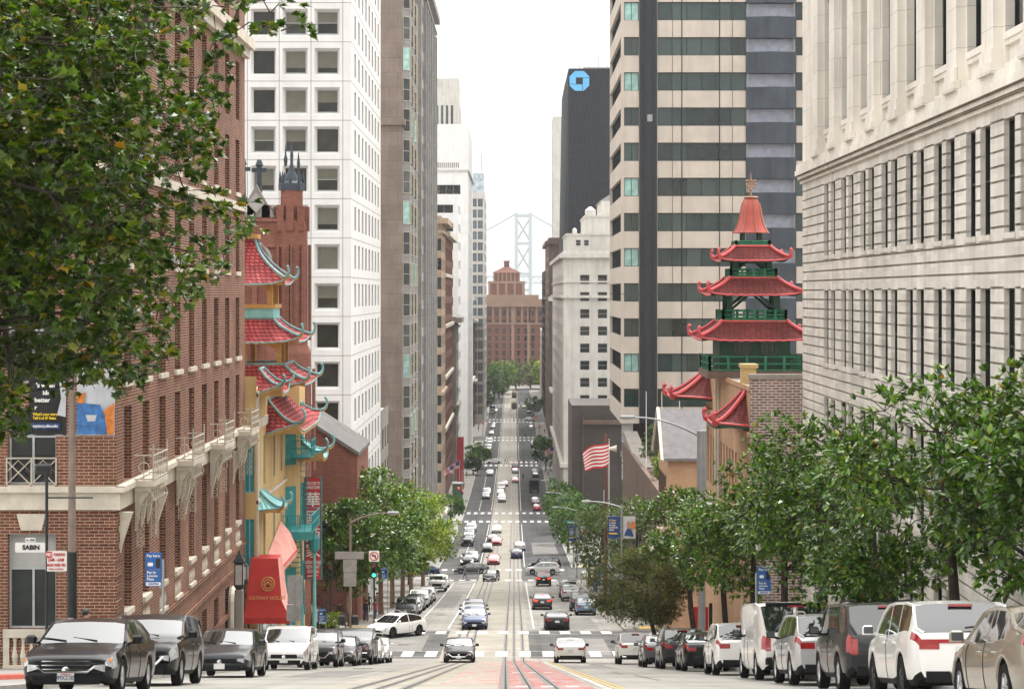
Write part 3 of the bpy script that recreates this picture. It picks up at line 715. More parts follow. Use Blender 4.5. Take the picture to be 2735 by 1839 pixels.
def sing_fat():
    root = thing('chinese_building', 'yellow Chinatown corner building with teal windows, red tiled roofs and a corner pagoda tower', 'building', (-20, 116, gz(116)))
    xs = -13.75; zt = -5.2; zb = gz(126)-1
    ff = Fr(-26, 108.35, 0); fs = Fr(xs, 108.35, 90)
    W = 13.65; w = MB(); hs = []
    sw = [M['teal'], M['teal_light'], M['blind']]
    for c in (3.0, 7.6, 11.2):
        for a, b in ((-10.45, -7.75), (-14.9, -11.9)): hs.append((c, c+.95, a, b))
    facade(w, fs, W, zb, zt, hs, .16)
    hf = [(11.6, 12.15, -10.6, -7.4), (11.6, 12.15, -15.2, -12.0)]
    facade(w, ff, 12.25, zb, -4.4, hf, .12)
    shell(w, -26, xs, 108.35, 122, zb, zt, 'E'); w.build('wall', M['yellow_wall'], root, world=True)
    for h in hs: put_window(root, fs, h, 'mull:2', sw, 'sf', .16)
    for h in hf: put_window(root, ff, h, 'mull:2', sw, 'sff', .12)
    tr = MB()
    for z in (-11.2, -15.9, -5.5): fbox(tr, fs, 0, W, -.12, 0, z, z+.18)
    fbox(tr, fs, .0, .3, -.1, 0, zb, zt); fbox(tr, fs, 0, W, -.08, 0, -7.2, -6.7)
    tr.build('moulding', M['cream_trim'], root, world=True)
    # corner bay
    c = MB(); cx0, cx1, cy0, cy1 = -17.5, -13.0, 121.9, 126.2
    c.grid([[(cx0, cy0, z), (cx1-1, cy0, z), (cx1, cy0+1, z), (cx1, cy1, z), (cx0, cy1, z)] for z in (zb, -5.0)], 0, True)
    c.face([(cx0, cy0, -5.0), (cx1-1, cy0, -5.0), (cx1, cy0+1, -5.0), (cx1, cy1, -5.0), (cx0, cy1, -5.0)])
    c.build('corner_bay', M['yellow_wall'], root, world=True)
    for z0, z1 in ((-10.3, -6.6), (-15.0, -11.6), (-20.5, -16.5)):
        p = MB(); a = Vector((cx1-1, cy0, 0)); b = Vector((cx1, cy0+1, 0)); nrm = Vector((.7, -.7, 0))*.05
        q = [a.lerp(b, .2)+nrm, a.lerp(b, .8)+nrm]
        p.face([(q[0].x, q[0].y, z0), (q[1].x, q[1].y, z0), (q[1].x, q[1].y, z1), (q[0].x, q[0].y, z1)])
        p.box(cx1+.01, cy0+1.6, z0, cx1+.06, cy0+3.2, z1); p.box(-14.9, cy0-.05, z0, -14.1, cy0-.01, z1)
        p.build('window', M['teal'], root, world=True)
    tm = [M['red_tile'], M['gold']]
    pent_roof(root, 108.6, 112.6, xs, -12.45, -4.05, -5.35, tm)
    pent_roof(root, 112.3, 125.2, xs, -11.9, -5.9, -7.75, tm, lift=.6, hook=.7)
    pent_roof(root, 108.7, 112.2, xs, -12.5, -10.65, -11.6, [M['teal_light'], M['gold']], name='canopy_roof', lift=.15)
    pent_roof(root, 122.6, 126.4, cx1, -11.55, -8.95, -10.0, [M['teal_light'], M['gold']], lift=.5, hook=.7)
    # pagoda tower on the roof
    px, py = -15.4, 118.0
    tw = MB(); tw.box(px-2.6, py-2.6, -5.4, px+2.6, py+2.6, -5.0); tw.build('tower_base', M['yellow_wall'], root, world=True)
    def tcol(h, z0, z1, xs_=(-1, 0, 1), w_=.13):
        for a in xs_:
            for b in xs_:
                if a == 0 and b == 0: continue
                p = MB(); p.box(px+a*h-w_, py+b*h-w_, z0, px+a*h+w_, py+b*h+w_, z1)
                if a: p.prism([(px+a*(h-.1), z1-.1), (px+a*h*.45, z1-.1), (px+a*(h-.1), z1-.6)], py+b*h-.08, py+b*h+.08)
                p.build('column', M['gold'], root, world=True)
    swept_roof(root, px, py, -5.15, -4.0, 3.45, 2.3, .30, tm, 'tower_roof', hook=.6, curve=1.25, n=26)
    tcol(1.95, -4.05, -2.6)
    swept_roof(root, px, py, -2.7, -1.4, 3.05, 1.6, .30, tm, 'tower_roof', hook=.6, curve=1.3, n=24)
    d = MB(); d.box(px-1.6, py-1.6, -1.5, px+1.6, py+1.6, -.78, 0); d.box(px-1.7, py-1.7, -.82, px+1.7, py+1.7, -.6, 1)
    d.build('drum', [M['teal_light'], M['gold']], root, world=True)
    tcol(1.4, -.65, .75, (-1, 1), .15)
    swept_roof(root, px, py, .6, 3.25, 2.2, .42, .28, tm, 'tower_roof', curve=1.7, hook=.6, n=20)
    p = MB(); p.box(px-.6, py-.6, 3.2, px+.6, py+.6, 3.45); p.build('roof_cap', M['gold'], root, world=True)
    # teal pipes
    p = MB()
    for y in (117.0, 117.6): p.tube([(-13.2, y, -6.0), (-13.2, y, -4.3), (-13.5, y, -4.05), (-14.2, y, -4.05)], .09, 6)
    p.build('vent_pipe', M['teal'], root, world=True)
    # fire escape
    fe = MB()
    def platform(z, y0, y1, x0, x1, h=.95):
        fe.box(x0, y0, z-.08, x1, y1, z)
        for zz in (z+h*.5, z+h): fe.tube([(x0, y0, zz), (x1, y0, zz), (x1, y1, zz), (x0, y1, zz)], .03, 5)
        n = int((y1-y0)/.25)
        for i in range(n+1):
            y = y0+(y1-y0)*i/n; fe.tube([(x1, y, z), (x1, y, z+h)], .018, 4)
        for i in range(5):
            x = x0+(x1-x0)*i/4; fe.tube([(x, y0, z), (x, y0, z+h)], .018, 4)
    platform(-9.7, 121.2, 123.6, -13.3, -12.1); platform(-14.0, 119.6, 124.0, -13.6, -11.9)
    fe.box(-13.6, 119.6, -14.5, -11.9, 119.75, -14.08)
    for i in range(16):
        z = -14.2-.33*i; y = 121.0+.2*i; fe.box(-13.5, y, z, -12.8, y+.22, z+.04)
    for x in (-13.5, -12.8): fe.tube([(x, 120.9, -14.1), (x, 124.3, -19.6)], .045, 5); fe.tube([(x, 120.9, -13.2), (x, 124.3, -18.7)], .03, 5)
    for i in range(12): fe.tube([(-13.0, 123.3, -14+.36*i), (-12.6, 123.3, -14+.36*i)], .018, 4)
    for x in (-13.0, -12.6): fe.tube([(x, 123.5, -14), (x, 123.5, -9.5)], .022, 4)
    fe.build('fire_escape', M['teal'], root, world=True)
    sf = MB(); sf.box(xs, 109.5, zb, xs+.06, 119.5, -17.4, 0); sf.box(xs+.04, 110.5, -19.8, xs+.09, 113, -17.8, 1); sf.box(xs+.04, 114.2, -20.6, xs+.09, 118, -18.2, 1)
    sf.build('shopfront', [M['stone_dim'], M['dark_glass']], root, world=True)
sing_fat()
# awnings
def awning_big():
    o = thing('entrance_awning', 'deep red entrance canopy with gold crest and restaurant lettering', 'awning', (-13, 108, gz(107)))
    x0, x1, y0, y1 = -13.72, -11.75, 106.3, 109.2
    mb = MB(); zt, zm, zb, zv = -14.0, -16.1, -16.95, -17.25
    A = [(x0-.2, y0+1.2, zt), (x1-.75, y0+1.2, zt)]
    B = [(x0-.35, y0+.35, zm), (x1-.45, y0+.35, zm)]
    C_ = [(x0-.45, y0, zb), (x1, y0, zb)]; D_ = [(x0-.45, y0, zv), (x1, y0, zv)]
    mb.grid([A, B], 0); mb.grid([B, C_], 0); mb.grid([C_, D_], 0)
    A2, B2, C2, D2 = [(p[1][0], y1, p[1][2]) for p in (A, B, C_, D_)]
    mb.grid([[A[1], A2], [B[1], B2]], 1); mb.grid([[B[1], B2], [C_[1], C2]], 1); mb.grid([[C_[1], C2], [D_[1], D2]], 0)
    mb.face([A[0], A[1], A2, (x0-.2, y1, zt)], 0)
    mb.build('canopy', [M['awning_red'], M['awning_skylit_pink']], o, world=True)  # street-side slopes take the pink tone, sky light painted onto red cloth
    ang = math.atan2(.85, 2.1)
    for t, s, z in (('CATHAY HOUSE', .26, -15.95),):
        q = place('lettering', textmesh(t, s, M['gold'], .004), o, True, (-12.95, 106.58+.0, z), (math.pi/2-ang, 0, 0)); q.location = q.location+Vector((0, .08, 0)); q.location.y -= .12
    w = MB()
    for r in (.34, .22):
        pts = [(-12.95+r*math.cos(t), 106.88-.43*(math.sin(t)*r)*-.0+.40*(r*math.sin(t))-.06, -15.25+r*math.sin(t)) for t in [2*math.pi*i/20 for i in range(21)]]
        w.tube(pts, .03, 4)
    w.tube([(-13.1, 106.84, -15.3), (-12.95, 106.88, -15.15), (-12.8, 106.84, -15.3)], .05, 4)
    w.build('crest', M['gold'], o, world=True)
    fr = MB()
    for x in (x0-.2, x1-.1): fr.tube([(x, y0+.2, zv), (x, y0+.2, gz(y0)+.1)], .05, 6)
    fr.build('frame_post', M['pole_black'], o, world=True)
awning_big()
o = thing('street_awning', 'red fabric awning, skylit pink painted in, sloping out over the sidewalk beside the fire escape', 'awning', (-13, 116, gz(116)))
mb = MB(); xs = -13.7
top = [(xs, 110.5, -14.9), (xs, 114.5, -14.2), (xs, 119.2, -13.3)]; mid = [(xs+.28, 110.5, -15.05), (xs+.40, 114.5, -14.6), (xs+.58, 119.2, -14.0)]; bot = [(xs+.5, 110.5, -15.5), (xs+.7, 114.5, -15.3), (xs+.98, 119.3, -15.0)]
val = [(x, y, z-.3-.06*(i % 2)) for i, (x, y, z) in enumerate([(bot[0][0]+(bot[2][0]-bot[0][0])*k/10, 110.5+.88*k, -15.5+.05*k) for k in range(11)])]
mb.grid([top, mid, bot]); mb.grid([[(x, y, z+.3) for x, y, z in val], val]); mb.face([top[0], mid[0], bot[0], (xs, 110.5, -15.6)]); mb.face([top[2], mid[2], bot[2], (xs, 119.3, -15.2)])
mb.build('canopy', M['awning_skylit_pink'], o, world=True, smooth=True, ang=70)  # sky-lit look of the red cloth painted in as pink
mb = MB(); mb.tube([bot[0], bot[1], bot[2], (xs, 119.3, -15.2)], .05, 5); mb.build('frame', M['awning_red'], o, world=True)
# blade sign
o = thing('blade_sign', 'tall red vertical blade sign welcoming to Chinatown in white lettering', 'sign', (-12.35, 124.8, -14.4))
mb = MB(); mb.bbox(-.52, -.12, -3.15, .52, .12, 3.15, .1); mb.build('sign_board', M['sign_red'], o)
mb = MB(); mb.tube([(-.52, -.1, -3.1), (.52, -.1, -3.1), (.52, -.1, 3.15), (-.52, -.1, 3.15), (-.52, -.1, -3.1)], .05, 6); mb.tube([(-.5, .1, -3.1), (.5, .1, -3.1), (.5, .1, 3.15), (-.5, .1, 3.15), (-.5, .1, -3.1)], .05, 6)
mb.tube([(-1.2, .0, 2), (-.5, 0, 2)], .05, 5); mb.tube([(-1.2, .0, -2), (-.5, 0, -2)], .05, 5); mb.build('frame', M['teal'], o)
text('WELCOME TO\nCHINATOWN', .22, M['sign_white'], o, (0, -.125, 2.65), bold=.006, sxy=(.62, 1.15))
for ch, z in (('華', 1.72), ('國', .62), ('酒', -.45), ('家', -1.4)): text(ch, .95, M['sign_white'], o, (0, -.125, z), bold=.012)
text('CATHAY HOUSE\nRESTAURANT\nCOCKTAILS', .24, M['sign_white'], o, (0, -.125, -2.35), bold=.006, sxy=(.55, 1.15))
mb = MB(); mb.tube([(-.35, -.13, -2.92), (.3, -.13, -2.86)], .035, 5); mb.build('lettering', M['sign_white'], o)

# ---------------------------------------------------------------- old brick church beyond the first crossing
def church():
    root = thing('brick_church', 'dark red brick church tower with buttressed corner turret and iron pinnacles', 'church', (-19, 152, gz(150)))
    w = MB(); y0 = 148.5; x0, x1 = -26.0, -16.9
    ff = Fr(x0, y0, 0)
    pan = [(1.2, 2.0, -3, 2.3, .25), (2.6, 3.4, -3, 2.3, .25), (7.2, 7.9, -8, 2.6, .25), (6.1, 6.8, -8, 2.6, .25), (3.8, 5.6, -2.5, 3.2, .4)]
    facade(w, ff, x1-x0, -27, 5.6, pan, .25, back=0)
    shell(w, x0, x1, y0, 157, -27, 5.6, 'SEN')
    for i in range(9): fbox(w, ff, .2+i*1.05, .2+i*1.05+.6, -.1, .4, 5.6, 6.5)
    for z in (3.4, 5.3): fbox(w, ff, -.1, x1-x0+.1, -.18, 0, z, z+.25)
    w.build('wall', M['church_brick'], root, world=True)
    # octagonal turret with sunk panels
    t = MB(); cx, cy = -16.35, 149.3
    for z0, z1, r in ((-27, -4.3, 1.5), (-4.3, 4.9, 1.22), (4.9, 7.7, .85)):
        t.lathe([(r, z0), (r, z1), (r*.86, z1+.5)], cx, cy, 8, off=math.pi/8)
    for z0, z1 in ((-3.4, 3.6), (-13, -5.5)):
        r = 1.24 if z0 > -5 else 1.52
        for k in range(8):
            a = math.pi/4*k-math.pi/2+math.pi/8
            p = Vector((cx+r*math.cos(a), cy+r*math.sin(a), 0)); q = Vector((-math.sin(a), math.cos(a), 0))
            for s_ in (-.38, .38):
                e = p+q*s_*r; t.tube([(e.x, e.y, z0), (e.x, e.y, z1)], .13, 5)
    for k in range(8):
        a = math.pi/4*k; t.box(cx+1.05*math.cos(a)-.25, cy+1.05*math.sin(a)-.25, 4.6, cx+1.05*math.cos(a)+.25, cy+1.05*math.sin(a)+.25, 6.4)
    t.build('turret', M['church_brick'], root, world=True)
    h = MB(); cap = [(.02, 11.2), (.12, 10.2), (.1, 9.6), (.26, 9.0), (.62, 8.3), (.98, 8.1), (.98, 7.6)]
    h.lathe(cap[::-1], cx, cy, 8)
    for k in range(8):
        a = math.pi/4*k; h.lathe([(.1, 7.7), (.13, 8.4), (.02, 9.0)], cx+.85*math.cos(a), cy+.85*math.sin(a), 5)
    h.lathe([(.1, 9.4), (.16, 9.9), (.07, 10.2), (.02, 11.0)], cx-.45, cy, 6); h.lathe([(.1, 9.0), (.12, 9.6), (.02, 10.4)], cx+.5, cy, 6)
    h.build('turret_spire', M['iron_dark'], root, world=True)
    for px, py, zz in ((-19.9, 149.0, 10.6), (-18.85, 150.2, 9.7)):
        p = MB(); p.lathe([(.5, 6.4), (.42, 6.9), (.22, 7.2), (.2, 9.4), (.3, 9.5), (.16, 9.9), (.05, zz)], px, py, 8)
        p.box(px-.55, py-.1, 9.0, px+.55, py+.1, 9.3); p.build('pinnacle', M['iron_dark'], root, world=True)
    p = MB(); p.prism([(-20.2, 5.6), (-17.5, 5.6), (-18.85, 8.0)], y0-.1, y0+.4); p.build('parapet_gable', M['stone_dim'], root, world=True)
    p = MB(); p.prism([(-19.5, 6.6), (-18.85, 7.4), (-18.2, 6.6), (-18.85, 5.9)], y0-.16, y0-.1); p.build('diamond_panel', M['grey_roof'], root, world=True)
    p = MB(); p.tube([(-18.9+1.15*math.cos(a), y0-.06, 2.2+1.5*math.sin(a)) for a in [math.pi*i/10 for i in range(11)]], .14, 6)
    p.tube([(-18.9+1.7*math.cos(a), y0-.06, -8.6+1.7*math.sin(a)) for a in [2*math.pi*i/16 for i in range(17)]], .16, 6); p.build('arch_moulding', M['grey_roof'], root, world=True)
    # small gabled annex stepping down behind
    a = MB(); ya, yb = 160.0, 172.0
    prof = [(-22, -29), (-12.35, -29), (-12.35, -12.7), (-16.8, -9.8), (-22, -7.2)]
    a.prism(prof, ya, yb); a.build('annex_wall', M['church_brick'], root, world=True)
    a = MB(); a.prism([(-12.2, -12.75), (-12.2, -12.45), (-16.8, -9.5), (-22, -6.9), (-22, -7.15), (-16.8, -9.78)], ya-.25, yb); a.build('annex_roof', M['annex_slate'], root, world=True)
    s = MB()
    for i in range(9): s.box(-14.2, 151.2+.0, gz(151)+.14+.17*i, -13.9+.0-.0-.32*i*-1*-0-.3*i, 153.6, gz(151)+.31+.17*i)
    s = MB()
    for i in range(10): s.box(-19, 150.6, gz(152)+.1, -12.6-.33*i, 153.4, gz(152)+.3+.17*i)
    s.build('entrance_steps', M['stone_white'], root, world=True)
    s = MB()
    for y in (150.5, 153.5): s.tube([(-12.5, y, gz(152)+1.0), (-15.9, y, gz(152)+2.9)], .04, 5); s.tube([(-12.5, y, gz(152)), (-12.5, y, gz(152)+1.0)], .04, 5); s.tube([(-14.2, y, gz(152)+.8), (-14.2, y, gz(152)+1.95)], .04, 5)
    s.build('handrail', M['pole_black'], root, world=True)
church()
# ---------------------------------------------------------------- generic street-wall buildings
def windows(root, fr, holes, style, mats, key, depth, limit=100, name='window'):
    hs = holes[:limit]
    for i, h in enumerate(hs):
        st = style(i, h) if callable(style) else style
        put_window(root, fr, h, st, mats, key, depth, name)
    rest = holes[limit:]
    if rest:
        mb = MB()
        for h in rest:
            sp = h[5] if len(h) > 5 else 0
            mb.face([fr.P(h[0]+sp, depth-.01, h[2]+sp), fr.P(h[1]-sp, depth-.01, h[2]+sp), fr.P(h[1]-sp, depth-.01, h[3]-sp), fr.P(h[0]+sp, depth-.01, h[3]-sp)])
        struct(mb.build(name, mats[0], root, world=True), 'stuff')
def gridh(u0, du, w, n, z0, dz, h, rows, depth=.3, splay=0):
    return [(u0+du*i, u0+du*i+w, z0-dz*k-h, z0-dz*k, depth, splay, False) for k in range(rows) for i in range(n)]
def building(name, label, x0, x1, y0, y1, zt, m, front=(), side=(), left=True, style='bare', wm=None, key='b', depth=.3, zb=None, cat='building', corn=None, mc=None, roofm=None, limit=100, sstyle=None):
    wm = wm or WM; zb = gz(y1)-1.5 if zb is None else zb
    root = thing(name, label, cat, ((x0+x1)/2, y0, gz(y0)))
    ff = Fr(x0, y0, 0); L = y1-y0
    fs = Fr(x1, y0, 90) if left else Fr(x0, y1, -90)
    if not left: side = [(L-h[1], L-h[0], *h[2:]) for h in side]
    w = MB(); front = list(front); side = list(side)
    facade(w, ff, x1-x0, zb, zt, front, depth); facade(w, fs, L, zb, zt, side, depth)
    shell(w, x0, x1, y0, y1, zb, zt, 'EN' if left else 'ES', 0, 1)
    w.build('wall', [m, roofm or M['grey_roof']], root, world=True)
    a = sorted(front, key=lambda h: -h[1] if left else h[0]); b = sorted(side, key=lambda h: h[0] if left else -h[0])
    nf = min(len(a), max(limit//2, limit-len(b)))
    if a: windows(root, ff, a, style, wm, key, depth, nf)
    if b: windows(root, fs, b, sstyle or style, wm, key, depth, limit-nf)
    for c in corn or ():                                  # (z, height, projection)
        p = MB(); e = c[2]
        if left: fbox(p, ff, 0, x1-x0+e, -e, .0, c[0], c[0]+c[1]); fbox(p, fs, 0, L, -e, .0, c[0]+.003, c[0]+c[1]-.003)
        else: fbox(p, ff, -e, x1-x0, -e, .0, c[0], c[0]+c[1]); fbox(p, fs, 0, L, -e, .0, c[0]+.003, c[0]+c[1]-.003)
        p.build('cornice', mc or m, root, world=True)
    return root, ff, fs
def joints(root, fr, us, zs, z0, z1, W, t=.05, m='joint'):
    p = MB()
    for u in us: fbox(p, fr, u-t/2, u+t/2, -.012, 0, z0, z1)
    for z in zs: fbox(p, fr, 0, W, -.010, 0, z-t/2, z+t/2)
    p.build('panel_joint', M[m], root, world=True)

# white office tower with square windows
bl = R
fr_ = gridh(35.15-5*2.9-3.35+.0, 2.9, 2.34, 6, 33.1, 3.57, 2.5, 15, .55, .22)
sd_ = gridh(4.0, 4.6, 2.0, 8, 33.1, 3.57, 2.2, 15, .10, 0)
def st600(i, h):
    k = (i*7+3) % 11
    return 'sashblind:.5' if k in (1, 6) else 'blind:%s' % (.55, .96, .75)[k % 3] if k in (0, 2, 4, 8, 9) else 'bare'
WM6 = [glassmat('office_glass', (.035, .035, .028), .15, .35, var=.4), M['win_frame_grey'], M['blind']]
root, ff, fs = building('office_tower', 'white concrete office tower with a grid of deep square windows, left of the street', -50, -14.85, 185, 226, 46, M['white_precast'], fr_, sd_, True, st600, WM6, 'w6', .55, sstyle='bare')
joints(root, ff, [35.15-3.35-5*2.9-.3+2.9*i for i in range(7)], [33.1+.55-3.57*k for k in range(16)], -30, 46, 35.15)
joints(root, fs, [], [33.1+.55-3.57*k for k in range(16)], -30, 46, 41)
# granite tower with bay windows, then its grey neighbour
sd_ = [h for u in (7.0, 16.8, 27.5) for h in gridh(u, 0, 1.8, 1, 44, 4.4, 2.8, 17, .06)]
root, ff, fs = building('granite_tower', 'tall brown granite tower with blank front wall and narrow bays beside the white office tower', -44, -16.0, 289, 320, 50, M['granite_brown'], (), sd_, True, 'mull:2', WM, 'g5', .06, corn=((24.0, .9, .5), (44.5, .5, .4)), mc=M['granite_brown'])
for k in range(17):
    z = 44-4.4*k
    if True:
        for yb in (290.2, 299.5, 309.5):
            p = MB(); p.hexa([(-16, yb, z-3.9), (-14.9, yb+1.3, z-3.9), (-14.9, yb+4.2, z-3.9), (-16, yb+5.4, z-3.9), (-16, yb, z+.5), (-14.9, yb+1.3, z+.5), (-14.9, yb+4.2, z+.5), (-16, yb+5.4, z+.5)])
            p.build('bay', M['granite_grey'], root, world=True)
            q_ = (k*3+int(yb)) % 5
            put_window(root, Fr(-16, yb, 49.8), (.12, 1.6, z-3.2, z+.1, -.02), 'sash', [M['aqua_glass'] if q_ == 1 else M['grey_glass'] if q_ == 3 else M['dark_glass'], M['cream_trim'], M['blind']], 'bay%d' % (q_ if q_ in (1, 3) else 0), -.02)
            put_window(root, Fr(-14.9, yb+1.3, 90), (.2, 2.7, z-3.2, z+.1, -.02), 'mull:2', [M['dark_glass'], M['cream_trim'], M['blind']], 'bayf', -.02)
sd_ = [h for q in range(7) for h in gridh(2.2+q*7.4, 2.6, 1.9, 2, 46, 4.4, 3.0, 20, .06)]
root, ff, fs = building('granite_tower', 'grey stone tower with tall stacks of narrow windows rising past the brown granite tower', -44, -14.6, 320.5, 374, 54, M['granite_grey'], gridh(26.0, 2.6, 1.3, 1, 46, 4.4, 2.6, 20, .3), sd_, True, 'bare', WM, 'g6', .06, corn=((49.5, 1.2, 1.0), (47.5, .5, .5)), mc=M['granite_grey'])
for q in range(7):
    p = MB(); y = 327.6+q*7.4; p.box(-14.6, y, gz(y)-1, -14.1, y+1.5, 47); p.build('pier', M['granite_grey'], root, world=True)
# left side, further down the hill
B = building
B('stone_building', 'tan stone building under a heavy bracketed cornice on the left side of the street', -40, -15.9, 441, 470, 17, M['stone_tan'], gridh(20.5, 2.4, 1.3, 2, 12, 4.2, 2.6, 13), gridh(2, 4.2, 2.2, 7, 12, 4.2, 2.8, 13), True, 'bare', WM, 's1', .35, corn=((15.2, 1.2, 1.6), (13.2, .5, .7), (-22, .7, .6)), mc=M['stone_tan'])
root, ff, fs = B('brick_building', 'red brick and cream banded building under a projecting cornice, below the stepped white tower', -40, -16.2, 471, 534, 15, M['market_brick'], (), gridh(2, 5, 2.6, 12, 11, 4.4, 2.8, 13), True, 'bare', WM, 's2', .3, corn=((13.4, 1.0, 1.5), (4.0, .8, .5), (-8, .8, .5), (-20, .8, .5), (-32, .8, .5)), mc=M['cream_trim'])
B('office_building', 'white stepped office block with long dark strip windows, in front of the taller white tower', -50, -15.4, 560, 588, 27.5, M['white_precast'], gridh(18, 0, 15.2, 1, 24.6, 5.1, 2.3, 14, .5), gridh(2, 8, 6, 3, 24.6, 5.1, 2.3, 14, .5), True, 'mull:6', WM, 's3', .5)
root, ff, fs = B('office_tower', 'tall white concrete tower with ribbon windows behind the stepped white block', -60, -14.2, 622, 700, 52, M['white_precast'], gridh(32.6, 0, 11, 1, 33.4, 4.95, 2.9, 17, .6), gridh(6, 14, 4, 5, 33.4, 4.95, 2.9, 17, .6), True, 'mull:5', WM, 's4', .6, corn=((37.6, .5, .5),), mc=M['stone_white'])
p = MB()
for i in range(16): p.box(-26.5+.62*i, 621.9, 38.6, -26.2+.62*i, 622, 40.2)
p.build('vent_louvre', M['stone_dim'], root, world=True)
root, ff, fs = B('office_tower', 'pale fluted tower far behind the white towers, hazy against the sky', -60, -24.5, 905, 950, 96, M['stone_white'], gridh(1, 2.2, 1.1, 15, 84, 70, 66, 2, .5), gridh(2, 4, 2, 8, 84, 70, 66, 2, .5), True, 'bare', [M['grey_glass'], M['win_frame_grey'], M['blind']], 's5', .5)
root, ff, fs = B('glass_tower', 'slim blue glass tower with white slab edges in the haze, left of the bridge tower', -32, -11.6, 800, 860, 40, M['stone_white'], gridh(15.3, 2.4, 2.0, 2, 37.5, 4.3, 3.2, 20, .3), gridh(1, 5, 4, 10, 37.5, 4.3, 3.2, 20, .3), True, 'mull:2', [M['glass_tower'], M['win_frame_grey'], M['blind']], 's6', .3, limit=100)
p = MB(); p.box(-31, 801, 40, -11.8, 859, 47.5); p.build('screen', [glassmat('pale_glass', (.35, .42, .46), .2)], root, world=True)
p = MB(); p.tube([(-13, 805, 47), (-13, 805, 56)], .2, 5); p.build('mast', M['galv'], root, world=True)
B('stone_building', 'low grey stone bank front with a carved cornice under the white towers', -40, -15.3, 536, 559, -6, M['stone_dim'], gridh(19.5, 2.6, 1.5, 2, -10, 5, 3.2, 8), gridh(2, 5, 2.4, 4, -10, 5, 3.2, 8), True, 'bare', WM, 's7', .4, corn=((-7.6, 1.4, 1.5), (-9, .5, .6), (-30, .8, .7)), mc=M['stone_dim'])
B('stone_building', 'narrow grey building with stone bays between the white tower and the red brick one', -40, -15.6, 724.5, 775, -1, M['stone_white'], gridh(20, 2.4, 1.3, 2, -4, 4.4, 2.4, 10), gridh(2, 5, 2.4, 9, -4, 4.4, 2.4, 10), True, 'bare', WM, 's8', .4, corn=((-2.4, 1.0, 1.2), (-32, .8, 1.0)), mc=M['stone_white'])
B('brick_building', 'dark red brick building with a pale cornice, far down on the left', -40, -15.2, 776, 799.5, -9.5, M['market_brick'], gridh(20, 2.4, 1.3, 2, -13, 4, 2.2, 9), gridh(2, 5, 2.4, 4, -13, 4, 2.2, 9), True, 'bare', WM, 's9', .3, corn=((-11, 1.1, 1.3), (-34, .8, 1)), mc=M['stone_white'])
B('office_building', 'pale grey low block with shop awnings near the far trees on the left', -40, -14.9, 829, 900, -17, M['stone_white'], gridh(20, 2.6, 1.5, 2, -20, 4, 2.2, 7), gridh(2, 5, 3, 13, -20, 4, 2.2, 7), True, 'bare', WM, 's10', .3, corn=((-18, .8, .9),), mc=M['stone_white'])
B('stone_building', 'grey granite low wing with striped shop canopies beside the magnolia trees', -40, -16.5, 227, 259, -14.5, M['stone_dim'], (), gridh(2, 5, 2.6, 8, -17, 4.2, 2.6, 4), True, 'bare', WM, 's11', .3)
B('stone_building', 'light stone block at the end of the left row, by the far trees', -40, -16, 940, 1060, -22, M['stone_white'], (), gridh(3, 7, 4, 15, -25, 4, 2.4, 6), True, 'bare', WM, 's12', .3)

